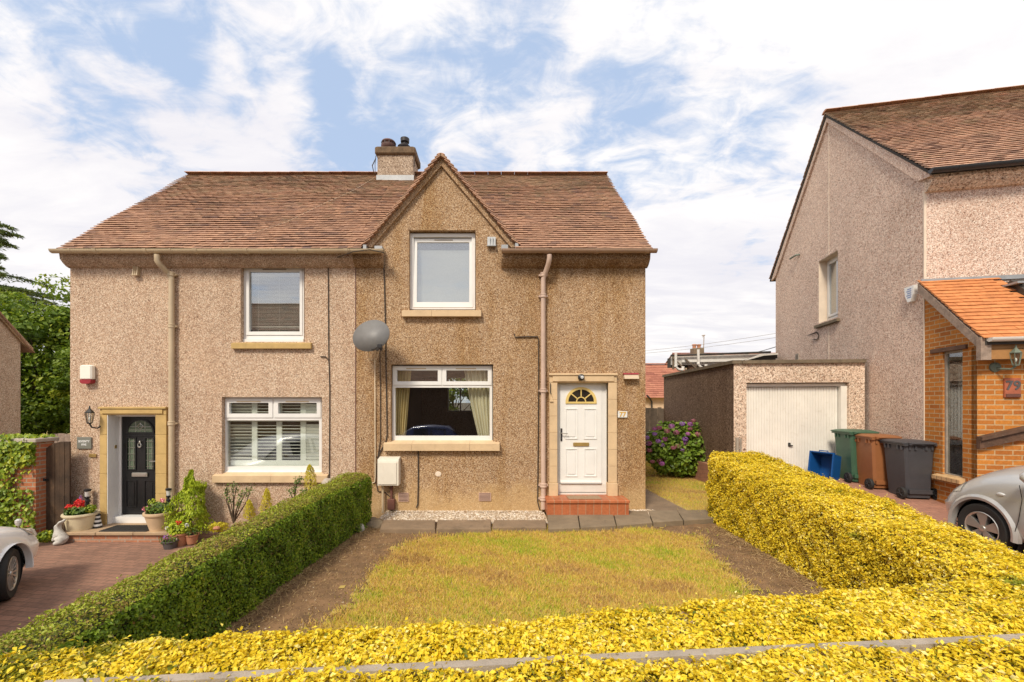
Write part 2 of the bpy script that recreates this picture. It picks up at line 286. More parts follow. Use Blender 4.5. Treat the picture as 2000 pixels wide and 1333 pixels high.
def paint(name, c, flake=.0, metal=0.):
    m, t, p, o = newmat(name)
    n = tnoise(t, coord(t), 300, 2)
    t.links.new(ramp(t, n, [(.3, tuple(x*(1-flake) for x in c)), (.7, tuple(min(1, x*(1+flake)) for x in c))]), p.inputs['Base Color'])
    p.inputs['Metallic'].default_value = metal; p.inputs['Roughness'].default_value = .38; p.inputs['Coat Weight'].default_value = .8; p.inputs['Coat Roughness'].default_value = .04
paint('paint_silver', (.52, .51, .49), .08, .4); paint('paint_white', (.88, .87, .85)); paint('paint_blue', (.015, .03, .13), .1, .3)
# ---------------------------------------------------------------- mesh helpers
class MB:
    def __init__(s): s.v = []; s.f = []; s.t = []
    def add(s, vs, fs, tone=.5):
        n = len(s.v); s.v += [tuple(p) for p in vs]; s.f += [tuple(i+n for i in f) for f in fs]; s.t += [tone]*len(vs); return s
    def box(s, x0, x1, y0, y1, z0, z1, M=None, tone=.5):
        vs = [Vector((x, y, z)) for z in (z0, z1) for y in (y0, y1) for x in (x0, x1)]
        if M is not None: vs = [M @ p for p in vs]
        return s.add(vs, [(0, 2, 3, 1), (4, 5, 7, 6), (0, 1, 5, 4), (2, 6, 7, 3), (0, 4, 6, 2), (1, 3, 7, 5)], tone)
    def bbox(s, x0, x1, y0, y1, z0, z1, c=.01, M=None):   # chamfered box
        def ring(z, i): return [(x0+i, y0+0, z), (x1-i, y0, z), (x1, y0+i, z), (x1, y1-i, z), (x1-i, y1, z), (x0+i, y1, z), (x0, y1-i, z), (x0, y0+i, z)]
        def ins(z): return [(x0+2*c, y0+c, z), (x1-2*c, y0+c, z), (x1-c, y0+2*c, z), (x1-c, y1-2*c, z), (x1-2*c, y1-c, z), (x0+2*c, y1-c, z), (x0+c, y1-2*c, z), (x0+c, y0+2*c, z)]
        rs = [ins(z0), ring(z0+c, c), ring(z1-c, c), ins(z1)]
        vs = [Vector(p) for r in rs for p in r]
        if M is not None: vs = [M @ p for p in vs]
        fs = [tuple(range(7, -1, -1)), tuple(range(24, 32))]
        for k in range(3):
            for i in range(8): j = (i+1) % 8; fs.append((k*8+i, k*8+j, k*8+8+j, k*8+8+i))
        return s.add(vs, fs)
    def prism(s, poly, a, b, axis='x', M=None):
        # poly in the two other axes (order y,z / x,z / x,y), extruded from a to b
        mk = {'x': lambda p, t: Vector((t, p[0], p[1])), 'y': lambda p, t: Vector((p[0], t, p[1])), 'z': lambda p, t: Vector((p[0], p[1], t))}[axis]
        n = len(poly); vs = [mk(p, a) for p in poly]+[mk(p, b) for p in poly]
        if M is not None: vs = [M @ p for p in vs]
        return s.add(vs, [tuple(range(n-1, -1, -1)), tuple(range(n, 2*n))]+[(i, (i+1) % n, n+(i+1) % n, n+i) for i in range(n)])
    def tube(s, pts, r, n=8, cap=True, M=None):
        pts = [Vector(p) for p in pts]; m = len(pts)
        rr = r if isinstance(r, (list, tuple)) else [r]*m
        vs = []; prev = None
        for i, p in enumerate(pts):
            d = (pts[min(i+1, m-1)]-pts[max(i-1, 0)])
            d = d.normalized() if d.length > 1e-9 else Vector((0, 0, 1))
            if prev is None:
                a = d.orthogonal().normalized()
            else:
                a = (prev-d*prev.dot(d)); a = a.normalized() if a.length > 1e-6 else d.orthogonal().normalized()
            prev = a; b = d.cross(a)
            for k in range(n):
                t = 2*math.pi*k/n; vs.append(p+(a*math.cos(t)+b*math.sin(t))*rr[i])
        if M is not None: vs = [M @ p for p in vs]
        fs = []
        for i in range(m-1):
            for k in range(n): j = (k+1) % n; fs.append((i*n+k, i*n+j, (i+1)*n+j, (i+1)*n+k))
        if cap: fs += [tuple(range(n-1, -1, -1)), tuple(range((m-1)*n, m*n))]
        return s.add(vs, fs)
    def lathe(s, prof, c, n=24, axis='z', sx=1, sy=1, M=None, cap=True):
        vs = []; c = Vector(c)
        for (r, h) in prof:
            for k in range(n):
                t = 2*math.pi*k/n; x, y = r*math.cos(t)*sx, r*math.sin(t)*sy
                vs.append(c+(Vector((x, y, h)) if axis == 'z' else Vector((x, h, y)) if axis == 'y' else Vector((h, x, y))))
        if M is not None: vs = [M @ p for p in vs]
        fs = []
        for i in range(len(prof)-1):
            for k in range(n): j = (k+1) % n; fs.append((i*n+k, i*n+j, (i+1)*n+j, (i+1)*n+k))
        if cap: fs += [tuple(range(n-1, -1, -1)), tuple(range((len(prof)-1)*n, len(prof)*n))]
        return s.add(vs, fs)
    def ball(s, c, r, n=12, M=None):
        r = (r, r, r) if isinstance(r, (int, float)) else r
        vs = []; fs = []; h = n//2
        for i in range(h+1):
            a = math.pi*i/h
            for k in range(n):
                t = 2*math.pi*k/n; vs.append(Vector((c[0]+r[0]*math.sin(a)*math.cos(t), c[1]+r[1]*math.sin(a)*math.sin(t), c[2]-r[2]*math.cos(a))))
        if M is not None: vs = [M @ p for p in vs]
        for i in range(h):
            for k in range(n): j = (k+1) % n; fs.append((i*n+k, i*n+j, (i+1)*n+j, (i+1)*n+k))
        return s.add(vs, fs)
    def ring(s, x0, x1, z0, z1, t, y0, y1, tb=None, M=None):
        tb = t if tb is None else tb
        s.box(x0, x1, y0, y1, z0, z0+tb, M); s.box(x0, x1, y0, y1, z1-t, z1, M)
        s.box(x0, x0+t, y0, y1, z0+tb, z1-t, M); s.box(x1-t, x1, y0, y1, z0+tb, z1-t, M); return s
    def loft(s, rings, closed=True, cap=True):
        n = len(rings[0]); vs = [p for r in rings for p in r]; fs = []
        for i in range(len(rings)-1):
            for k in range(n if closed else n-1): j = (k+1) % n; fs.append((i*n+k, i*n+j, (i+1)*n+j, (i+1)*n+k))
        if cap: fs += [tuple(range(n-1, -1, -1)), tuple(range((len(rings)-1)*n, len(rings)*n))]
        return s.add(vs, fs)
WM = {}
def T(loc=(0, 0, 0), rz=0, rx=0, ry=0, sc=1):
    return Matrix.Translation(loc) @ Matrix.Rotation(rz, 4, 'Z') @ Matrix.Rotation(ry, 4, 'Y') @ Matrix.Rotation(rx, 4, 'X') @ Matrix.Scale(sc, 4)
def tag(o, label=None, cat=None, group=None, kind=None):
    if label: o['label'] = label
    if cat: o['category'] = cat
    if group: o['group'] = group
    if kind: o['kind'] = kind
    return o
def root(name, label, cat, loc=(0, 0, 0), rz=0, group=None):
    o = bpy.data.objects.new(name, None); COL.objects.link(o); o.empty_display_size = .2
    o.location = loc; o.rotation_euler = (0, 0, rz); WM[o] = T(loc, rz); return tag(o, label, cat, group)
def finish(name, me, material, parent, world, smooth):
    me.materials.clear(); me.materials.append(MATS[material])
    if smooth:
        me.polygons.foreach_set('use_smooth', np.ones(len(me.polygons), bool))
        if smooth != 'all':
            try: me.set_sharp_from_angle(angle=R(38))
            except Exception: pass
    o = bpy.data.objects.new(name, me); COL.objects.link(o); WM[o] = Matrix.Identity(4)
    if parent is not None:
        o.parent = parent
        if world: o.matrix_parent_inverse = WM[parent].inverted()
        else: WM[o] = WM[parent].copy()
    return o
def part(name, mb, material, parent=None, world=True, smooth=False, uv=True):
    me = bpy.data.meshes.new(name); me.from_pydata([tuple(p) for p in mb.v], [], mb.f); me.update()
    import bmesh
    bm = bmesh.new(); bm.from_mesh(me); bmesh.ops.recalc_face_normals(bm, faces=bm.faces)
    bm.to_mesh(me); bm.free(); me.update()
    a = me.attributes.new('tone', 'FLOAT', 'POINT'); a.data.foreach_set('value', np.array(mb.t, 'f'))
    if uv:
        l = me.uv_layers.new(name='UVMap')
        for p in me.polygons:
            nx, ny, nz = (abs(c) for c in p.normal)
            for li in p.loop_indices:
                c = me.vertices[me.loops[li].vertex_index].co
                l.data[li].uv = (c.y, c.z) if nx >= ny and nx >= nz else (c.x, c.z) if ny >= nz else (c.x, c.y)
    return finish(name, me, material, parent, world, smooth)
def trimesh(name, V, Fi, tone, material, parent=None, world=True):
    me = bpy.data.meshes.new(name); nv, nf = len(V), len(Fi)
    me.vertices.add(nv); me.vertices.foreach_set('co', V.astype('f').ravel())
    me.loops.add(nf*3); me.loops.foreach_set('vertex_index', Fi.astype('i').ravel())
    me.polygons.add(nf); me.polygons.foreach_set('loop_start', np.arange(0, nf*3, 3, dtype='i'))
    a = me.attributes.new('tone', 'FLOAT', 'POINT'); a.data.foreach_set('value', tone.astype('f'))
    me.update(calc_edges=True); me.validate()
    return finish(name, me, material, parent, world, False)
def unit(a): return a/np.maximum(np.linalg.norm(a, axis=1, keepdims=True), 1e-9)
def leaves(name, P, Nr, size, tone, material, parent=None, aspect=.55, tilt=.7, dirs=None, world=True, fold=.25):
    n = len(P); Nr = unit(Nr+rng.normal(0, tilt, (n, 3)))
    d = rng.normal(0, 1, (n, 3)) if dirs is None else dirs+rng.normal(0, .35, (n, 3))
    d = unit(d-Nr*(d*Nr).sum(1, keepdims=True)); s = np.cross(Nr, d)
    size = np.broadcast_to(size, (n,))[:, None]; w = size*aspect/2
    V = np.empty((n, 4, 3)); V[:, 0] = P-d*size/2; V[:, 2] = P+d*size/2
    V[:, 1] = P+s*w+Nr*w*fold*2+d*size*.05; V[:, 3] = P-s*w+Nr*w*fold*2+d*size*.05
    b = (np.arange(n)*4)[:, None]
    Fi = np.concatenate([b+np.array([[0, 1, 2]]), b+np.array([[0, 2, 3]])], 1).reshape(-1, 3)
    return trimesh(name, V.reshape(-1, 3), Fi, np.repeat(tone, 4), material, parent, world)
def smnoise(P, s, seed=0):     # cheap smooth pseudo noise in about -1..1
    r = np.random.default_rng(seed); o = np.zeros(len(P))
    for k in range(7):
        f = r.normal(0, 1, 3)*s*(1+k*.35); o += np.sin(P@f+r.uniform(0, 6.28))/(1+k*.3)
    return o/3
def blob(n, c, r, flat=0.):
    d = unit(rng.normal(0, 1, (n, 3))); rr = rng.uniform(.45, 1, (n, 1))**.6
    P = np.array(c)+d*rr*np.array(r); return P, d
def text(name, s, size, M, material, parent, extrude=.002, world=True, align='CENTER'):
    cu = bpy.data.curves.new('t', 'FONT'); cu.body = s; cu.size = size; cu.extrude = extrude; cu.align_x = align; cu.align_y = 'CENTER'; cu.resolution_u = 3; cu.offset = size*.025
    o = bpy.data.objects.new('t', cu); COL.objects.link(o); bpy.context.view_layer.update()
    me = bpy.data.meshes.new_from_object(o.evaluated_get(bpy.context.evaluated_depsgraph_get()))
    bpy.data.objects.remove(o); bpy.data.curves.remove(cu); me.transform(M); me.name = name
    return finish(name, me, material, parent, world, False)
VERT = Matrix.Rotation(R(90), 4, 'X')     # text standing in the XZ plane facing -Y
def P(px, py, Y): return Vector(((px-PX)/F*Y, Y, CZ-(py-PY)/F*Y))
def Xa(px, Y): return (px-PX)/F*Y
def Za(py, Y): return CZ-(py-PY)/F*Y
def G(px, py, z=0):      # ground point where that sight line meets height z
    Y = (CZ-z)*F/(py-PY); return Vector((Xa(px, Y), Y, z))
def clone(o, M=None, label=None, mats=None, top=True):
    c = o.copy(); COL.objects.link(c)
    if top and M is not None: c.matrix_world = M; c.location, c.rotation_euler = M.to_translation(), M.to_euler()
    if label: c['label'] = label
    for ch in o.children: 
        k = clone(ch, top=False); k.parent = c; k.matrix_parent_inverse = ch.matrix_parent_inverse.copy()
    return c
# tiled slope: origin o (eave corner), u along the eave, v up the slope; every tile modelled
def tiles(mb, o, u, v, width, length, gauge=.1, tw=.165, keep=None, lift=.045, th=.012, wob=.004):
    o, u, v = Vector(o), Vector(u).normalized(), Vector(v).normalized(); n = u.cross(v)
    if n.z < 0: n = -n
    rows = int(round(length/gauge)); g = length/rows; Lt = g*1.9
    for r in range(rows):
        x = -tw*(.5 if r % 2 else 0)+random.uniform(-.012, .012)
        while x < width-.01:
            a, b = max(0, x)+.001, min(width, x+tw)-.0015; x += tw
            if b-a < .02: continue
            v0 = r*g+random.uniform(-.004, .004); v1 = min(v0+Lt, length+.03)
            mid = o+u*((a+b)/2)+v*(v0+g*.5)
            if keep and not keep(mid): continue
            w = wob*math.sin(mid.x*1.7+r*.21)+wob*.6*math.sin(mid.x*.6-r*.5)
            l0 = lift+random.uniform(-.003, .003)+w; l1 = .004+w; k = random.uniform(-.003, .003)
            vs = [o+u*a+v*v0+n*(l0+k), o+u*b+v*v0+n*(l0-k), o+u*b+v*v1+n*l1, o+u*a+v*v1+n*l1,
                  o+u*a+v*v0+n*(l0+k-th), o+u*b+v*v0+n*(l0-k-th), o+u*b+v*v1+n*(l1-th), o+u*a+v*v1+n*(l1-th)]
            nz = mn.noise(mid*.9)*.16+mn.noise(mid*3.0)*.14
            mb.add(vs, [(0, 1, 2, 3), (0, 4, 5, 1), (0, 3, 7, 4), (1, 5, 6, 2), (4, 7, 6, 5)], min(1, max(0, .5+nz+(random.gauss(0, .13) if random.random() > .07 else -.35))))
def ridge(mb, p0, p1, r=.12, step=.33, n=6):
    p0, p1 = Vector(p0), Vector(p1); d = (p1-p0); Ln = d.length; d.normalize(); s = Vector((d.y, -d.x, 0)); k = max(1, int(Ln/step))
    for i in range(k):
        a, b = p0+d*(Ln*i/k), p0+d*(Ln*(i+1)/k-.008); tone = random.uniform(.35, 1); rr = r*random.uniform(.97, 1.04)
        vs = []
        for q, e in ((a, 1.0), (b, .96)):
            for j in range(n+1):
                t = math.pi*(.12+.76*j/n); vs.append(q+s*(math.cos(t)*rr*e)+Vector((0, 0, math.sin(t)*rr*.62*e-.02)))
        m = n+1
        mb.add(vs, [(j, j+1, m+j+1, m+j) for j in range(n)]+[tuple(range(m)), tuple(range(2*m-1, m-1, -1))], tone)
# wall slab in local XZ with rectangular openings; front face at y=yf, thick t backwards
def wall(mb, x0, x1, z0, z1, yf, t, holes=(), M=None):
    xs = sorted(set([x0, x1]+[h[i] for h in holes for i in (0, 1)])); zs = sorted(set([z0, z1]+[h[i] for h in holes for i in (2, 3)]))
    def q(a, b, c, d):
        vs = [Vector(p) for p in (a, b, c, d)]
        if M is not None: vs = [M @ p for p in vs]
        mb.add(vs, [(0, 1, 2, 3)])
    for i in range(len(xs)-1):
        for j in range(len(zs)-1):
            a, b, c, d = xs[i], xs[i+1], zs[j], zs[j+1]; mx, mz = (a+b)/2, (c+d)/2
            if any(h[0] < mx < h[1] and h[2] < mz < h[3] for h in holes): continue
            q((a, yf, c), (b, yf, c), (b, yf, d), (a, yf, d)); q((a, yf+t, c), (a, yf+t, d), (b, yf+t, d), (b, yf+t, c))
    for (a, b, c, d) in holes:
        q((a, yf, c), (a, yf, d), (a, yf+t, d), (a, yf+t, c)); q((b, yf, c), (b, yf+t, c), (b, yf+t, d), (b, yf, d))
        if d < z1-1e-6: q((a, yf, d), (b, yf, d), (b, yf+t, d), (a, yf+t, d))
        q((a, yf, c), (a, yf+t, c), (b, yf+t, c), (b, yf, c))
def struct(name, mb, m, **k): o = part(name, mb, m, **k); o['kind'] = 'structure'; return o
# ================================================================ the pair of semi-detached houses
WX0, WXM, WX1, FY, BY = -7.97, -2.66, 2.73, 8.0, 14.6
RE, RT = (7.83, 4.86), (11.1, 7.93)      # main roof: eave (y, z), ridge (y, z)
GX, GZ, GS = -1.06, 6.60, 1.174           # cross gable apex and slope
def gable_z(x): return GZ-abs(x-GX)*GS
def main_z(y): return RE[1]+(y-RE[0])*(RT[1]-RE[1])/(RT[0]-RE[0])
hl = root('semi_detached_house', 'pinkish pebbledashed left half of the house pair, with black front door', 'house', (-5.3, 8, -.4))
hr = root('semi_detached_house', 'brown pebbledashed right half of the house pair, with steep front gable and white door', 'house', (0, 8, 0))
# walls
m = MB()
wall(m, WX0, WXM, -.5, 4.86, FY, .25, [(-4.8, -3.61, 3.214, 4.62), (-5.152, -3.286, .719, 2.186), (-7.248, -6.352, -.3, 1.862)])
m.box(WX0, WX0+.25, FY+.25, BY, -.5, 4.86); m.box(WX0, WXM, BY, BY+.25, -.5, 4.86)
m.prism([(FY, 4.86), (BY+.25, 4.86), (RT[0], 7.83)], WX0, WX0+.25, 'x')
part('wall', m, 'dash_pink', hl)
m = MB()
wall(m, WXM, WX1, -.5, 4.86, FY, .25, [(-1.667, -.429, 3.805, 4.86), (-2.01, -.105, 1.33, 2.795), (1.086, 2.03, .3, 2.452)])
m.box(WX1-.25, WX1, FY+.25, BY, -.5, 4.86)
m.prism([(FY, 4.86), (BY+.25, 4.86), (RT[0], 7.83)], WX1-.25, WX1, 'x')
wall(m, WXM, WX1, -.5, 4.86, BY, .25, [(-1.75, -.85, 1.75, 2.95)])
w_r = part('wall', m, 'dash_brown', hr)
m = MB(); gp = [(GX-1.32, 4.86), (-1.667, 4.86), (-1.667, 5.29), (-2.176, 5.29), (GX-1.32, 5.04)]
m.prism(gp, FY, FY+.25, 'y'); m.prism([(2*GX-x, z) if i not in (1, 2) else (-.429, z) for i, (x, z) in enumerate(gp)], FY, FY+.25, 'y')
m.prism([(-2.176, 5.29), (-1.667, 5.29), (-.429, 5.29), (.056, 5.29), (GX, 6.6)], FY, FY+.25, 'y')
part('gable_wall', m, 'dash_gable', hr)
m = MB()      # raised verge bands and the little kneelers of the gable
for s in (-1, 1):
    m.prism([(GX, GZ+.01), (GX, GZ-.135), (GX+s*1.29, GZ-.135-1.29*GS), (GX+s*1.4, GZ-.135-1.29*GS), (GX+s*1.4, GZ+.01-1.4*GS)], FY-.06, FY, 'y')
part('verge_band', m, 'dash_gable', hr)
# floors and rooms inside, seen through the glass
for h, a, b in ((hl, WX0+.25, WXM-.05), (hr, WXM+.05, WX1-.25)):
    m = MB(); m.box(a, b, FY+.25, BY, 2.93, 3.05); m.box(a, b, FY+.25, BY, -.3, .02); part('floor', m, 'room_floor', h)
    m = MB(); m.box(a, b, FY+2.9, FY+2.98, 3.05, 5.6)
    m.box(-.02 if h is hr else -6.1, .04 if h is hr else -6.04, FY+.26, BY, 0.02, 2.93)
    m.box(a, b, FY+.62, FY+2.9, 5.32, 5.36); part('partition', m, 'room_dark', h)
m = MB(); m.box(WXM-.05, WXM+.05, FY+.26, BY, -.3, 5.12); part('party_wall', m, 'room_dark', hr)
# roofs
sl = Vector((0, RT[0]-RE[0], RT[1]-RE[1])); SLN = sl.length
def keep_main(p):
    return not (abs(p.x-GX) < 1.40 and p.z < gable_z(p.x)-.02)
for h, a, b, nm in ((hl, -8.03, WXM, 0), (hr, WXM, 2.80, 1)):
    m = MB(); tiles(m, (a, RE[0], RE[1]), (1, 0, 0), sl, b-a, SLN, .0997, keep=keep_main, wob=.009)
    m.v, m.f = m.v, m.f
    # rear slope, plain tiles laid the same way but coarser
    tiles(m, (a, 2*RT[0]-RE[0], RE[1]), (1, 0, 0), Vector((0, -sl.y, sl.z)), b-a, SLN, .2, tw=.33)
    rf = part('roof', m, 'tiles_old', h)
    u = MB()
    def und(x0, x1, z0):
        y0 = RE[0]+(z0-RE[1])*(sl.y/sl.z); d = .012
        u.prism([(y0, z0-d), (RT[0], RT[1]-d), (2*RT[0]-RE[0], RE[1]-d), (2*RT[0]-RE[0], RE[1]-.06), (RT[0], RT[1]-.09), (y0, z0-.06)], x0, x1, 'x')
    if nm == 0: und(a+.02, b, RE[1]+.02)
    else: und(a, GX-1.42, RE[1]+.02); und(GX-1.42, GX+1.42, 5.2); und(GX+1.42, b-.02, RE[1]+.02)
    part('underlay', u, 'felt_dark', rf)
    u = MB(); ridge(u, (a, RT[0], RT[1]+.03), (b, RT[0], RT[1]+.03), .13); part('ridge_tiles', u, 'ridge_clay', rf)
m = MB()      # cross gable roof
for s in (-1, 1):
    e = Vector((GX+s*1.42, FY-.15, GZ-1.42*GS+.012)); up = Vector((-s*1.42, 0, 1.42*GS))
    tiles(m, e, (0, 1, 0), up, 1.95, up.length, .1, .165, keep=lambda p: p.z > main_z(p.y)-.05, lift=.055, th=.018)
rg = part('gable_roof', m, 'tiles_old', hr)
u = MB()
for s in (-1, 1):
    zs = lambda x: GZ-abs(x-GX)*GS
    poly = [(GX, GZ-.012), (GX+s*1.41, zs(GX+1.41)-.012), (GX+s*1.41, zs(GX+1.41)-.05), (GX, GZ-.06)]
    u.prism(poly, FY-.03, 9.7, 'y')
part('underlay', u, 'felt_dark', rg)
u = MB(); ridge(u, (GX, FY-.14, GZ+.02), (GX, 9.75, GZ+.02), .08); part('ridge_tiles', u, 'ridge_clay', rg)
for bx_ in ((-2.27, -2.13, 7.86, 7.99, 4.87, 4.95), (.05, .17, 7.86, 7.99, 4.88, 4.97), (GX-1.42, GX-1.36, 7.86, 7.97, 4.87, 4.97), (GX+1.36, GX+1.42, 7.86, 7.97, 4.88, 5.0)): m = MB(); m.box(*bx_); part('flashing', m, 'lead', hr)
# cove under the eaves
def cove(par, a, b, mt):
    pr = [(FY, 4.58), (7.94, 4.60), (7.88, 4.645), (7.83, 4.70), (7.815, 4.80), (7.86, 4.85), (FY, 4.85)]
    m = MB(); m.prism(pr, a, b, 'x'); return part('eaves_cove', m, mt, par)
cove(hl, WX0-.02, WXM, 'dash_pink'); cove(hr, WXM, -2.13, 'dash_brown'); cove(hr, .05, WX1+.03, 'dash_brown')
def gutter(par, a, b, z, mt, y=7.735, r=.062, brk=.9):
    m = MB(); prof = [(r*math.cos(t), r*math.sin(t)) for t in np.linspace(math.pi, 2*math.pi, 11)]+[((r-.008)*math.cos(t), (r-.008)*math.sin(t)) for t in np.linspace(2*math.pi, math.pi, 11)]
    m.prism([(y+p, z+q) for p, q in prof], a, b, 'x')
    for e in (a, b-.006): m.prism([(y+p, z+q) for p, q in prof[:11]], e, e+.006, 'x')
    g = part('gutter', m, mt, par, smooth=True); x = a+.35
    while x < b-.1:
        for xx, w, rr in ((x, .03, r+.006), (x+.42, .07, r+.01)):
            if xx+w > b: continue
            k = MB(); k.prism([(y+rr*math.cos(t), z+rr*math.sin(t)) for t in np.linspace(math.pi, 2*math.pi, 11)]+[(y+r, z+.004), (y-r, z+.004)], xx, xx+w, 'x'); part('gutter_bracket', k, mt, g, smooth=True)
        x += brk
    return g
GZL = Za(487, 7.7)
gutter(hl, Xa(97, 7.7), WXM, GZL, 'pvc_sand'); gutter(hr, WXM, Xa(750, 7.7), GZL, 'pvc_sand'); gutter(hr, Xa(980, 7.7), Xa(1284, 7.7), GZL+.005, 'pvc_brown')
def downpipe(par, pts, r, mt, collars, shoe=None):
    m = MB(); m.tube(pts, r, 12); d = part('downpipe', m, mt, par, smooth=True)
    for (x, z, w) in collars: k = MB(); k.lathe([(w*.9, -.03), (w, -.025), (w, -.005), (w*.92, 0), (w*.92, .02), (w, .025), (w, .04), (w*.9, .045)], (x, pts[-1][1], z), 14); k.box(x-w*1.35, x+w*1.35, pts[-1][1]+.01, pts[-1][1]+.07, z-.01, z+.02); part('collar', k, mt, d, smooth=True)
xl = Xa(335, 7.93); zt = Za(498, 7.735)
downpipe(hl, [(Xa(307, 7.735), 7.735, zt), (Xa(307, 7.735), 7.735, zt-.11), (Xa(312, 7.76), 7.77, zt-.17), (Xa(327, 7.9), 7.91, zt-.27), (xl, 7.93, zt-.35), (xl, 7.93, zt-.45), (xl, 7.93, -.35)], .047, 'pvc_sand',
         [(xl, Za(537, 7.93), .058), (xl, Za(638, 7.93), .058), (xl, Za(828, 7.93), .06)])
xr = Xa(1061, 7.93)
downpipe(hr, [(Xa(1073, 7.735), 7.735, zt), (Xa(1073, 7.735), 7.735, zt-.07), (Xa(1071, 7.78), 7.79, zt-.15), (Xa(1064, 7.9), 7.91, zt-.3), (xr, 7.93, zt-.38), (xr, 7.93, .12)], .045, 'pvc_pinkish',
         [(Xa(1073, 7.735), zt-.06, .058), (xr, Za(538, 7.93), .06), (xr, Za(579, 7.93), .06), (xr, Za(764, 7.93), .062), (xr, Za(949, 7.93), .064), (xr, Za(975, 7.93), .064)])
# ---- chimney
m = MB(); cx0, cx1 = -3.047, -2.147
m.bbox(cx0, cx1, 10.8, 11.45, 6.9, 8.3, .012); ch = part('chimney', m, 'dash_chimney', hr)
m = MB(); m.bbox(-3.1, -2.085, 10.74, 11.51, 8.295, 8.49, .03); part('chimney_cap', m, 'chimney_cap', ch)
m = MB(); m.box(cx0-.02, cx1+.02, 10.775, 10.8, 7.6, 7.78); part('flashing', m, 'lead', ch)
m = MB(); m.lathe([(.12, 8.48), (.125, 8.56), (.17, 8.6), (.19, 8.66), (.19, 8.7), (.15, 8.71), (.16, 8.73), (.19, 8.76), (.17, 8.8), (.1, 8.83), (.02, 8.84)], (-2.84, 11.1, 0), 20)
cp = part('chimney_pot', m, 'cowl', ch, smooth=True)
for k in range(10):
    t = k*math.pi/5; m = MB(); m.box(-.008, .008, -.008, .008, 8.69, 8.77, T((-2.84+.17*math.cos(t), 11.1+.17*math.sin(t), 0))); part('guard_bar', m, 'pot_black', cp)
m = MB(); m.lathe([(.14, 8.48), (.135, 8.6), (.16, 8.63), (.165, 8.67), (.13, 8.7), (.11, 8.7)], (-2.44, 11.1, 0), 20); cp = part('chimney_pot', m, 'pot_black', ch, smooth=True)
m = MB(); m.lathe([(.07, 8.7), (.07, 8.78), (.11, 8.79), (.115, 8.88), (.1, 8.89)], (-2.42, 11.1, 0), 16); part('flue_terminal', m, 'pot_black', cp, smooth=True)
m = MB(); m.tube([(-2.12, 10.8, 8.0), (-2.1, 10.8, 8.47)], .012, 6); part('aerial_bracket', m, 'cable_dark', ch); m = MB(); m.tube([(-3.08, 10.78, 8.2), (-3.16, 10.75, 8.0), (-3.13, 10.78, 7.85)], .012, 6); m.tube([(-3.08, 10.78, 8.26), (-3.1, 10.78, 8.05), (-3.09, 10.76, 7.8)], .008, 5)
part('aerial_bracket', m, 'cable_dark', ch)
# ---- aerial cables down the roof and walls
def on_roof(px, py):
    d = Vector(((px-PX)/F, 1, (PY-py)/F)); k = (RT[1]-RE[1])/(RT[0]-RE[0])
    t = (RE[1]-RE[0]*k-CZ)/(d.z-k); return Vector((0, 0, CZ))+d*t+Vector((0, -.03, .045))
cb = MB(); cb.tube([on_roof(*p) for p in ((732, 352), (690, 378), (640, 400), (560, 440), (430, 483))], .0035, 4)
tag(part('aerial_cable', cb, 'cable_white'), 'thin pale aerial cable running diagonally down the left roof from the chimney', 'cable')
cb = MB(); cb.tube([P(750, 494, 7.67), P(722, 488, 7.66), P(690, 492, 7.66), P(668, 500, 7.75), P(643, 508, 7.97), P(641, 520, 7.985), P(642, 690, 7.985), P(644, 760, 7.985), P(643, 960, 7.985)], .009, 6)
cb.tube([P(626, 697, 7.985), P(636, 697, 7.98), P(642, 705, 7.98)], .01, 6)
tag(part('wall_cable', cb, 'cable_dark'), 'black cable running down the pink wall right of the shuttered window', 'cable')
cb = MB(); cb.tube([P(749, 500, 7.985), P(751, 560, 7.985), P(753, 650, 7.985), P(756, 850, 7.985), P(753, 866, 7.985), P(744, 880, 7.98), P(737, 895, 7.98)], .012, 6)
tag(part('wall_cable', cb, 'cable_dark'), 'black cable running from the left gutter end down beside the dish to the meter box', 'cable')
cb = MB(); cb.tube([P(742, 680, 7.97), P(743, 760, 7.985), P(743, 860, 7.985), P(738, 892, 7.985), P(734, 940, 7.98), P(738, 960, 7.98), P(752, 962, 7.98), P(763, 972, 7.98), P(768, 985, 7.97)], .009, 6)
tag(part('wall_cable', cb, 'cable_dark'), 'dark cable hanging from behind the dish and looping around the meter box', 'cable')
cb = MB(); cb.tube([P(733, 684, 7.8), P(732, 700, 7.95), P(733, 930, 7.985), P(732, 942, 7.98), P(727, 944, 7.98)], .011, 6)
cb.tube([P(720, 687, 7.6), P(720, 700, 7.85), P(728, 706, 7.96), P(733, 708, 7.98)], .008, 6); cb.tube([P(741, 684, 7.6), P(738, 694, 7.85), P(735, 704, 7.96)], .008, 6)
tag(part('dish_cable', cb, 'cable_white'), 'cream coaxial cable dropping from the grey satellite dish', 'cable')
cb = MB(); cb.tube([P(1004, 652, 7.98), P(1006, 659, 7.98), P(1030, 658, 7.98), P(1050, 658, 7.98), P(1052, 664, 7.985), P(1052, 760, 7.985), P(1051, 880, 7.985), P(1050, 980, 7.98), P(1054, 996, 7.96)], .011, 6)
tag(part('wall_cable', cb, 'cable_dark'), 'dark cable with a sideways start running down left of the pinkish downpipe', 'cable')
cb = MB(); cb.tube([P(817, 881, 7.985), P(817, 940, 7.985), P(816, 985, 7.98), P(813, 992, 7.97)], .013, 6)
tag(part('wall_cable', cb, 'cable_dark'), 'short dark cable below the sill of the curtained window', 'cable')

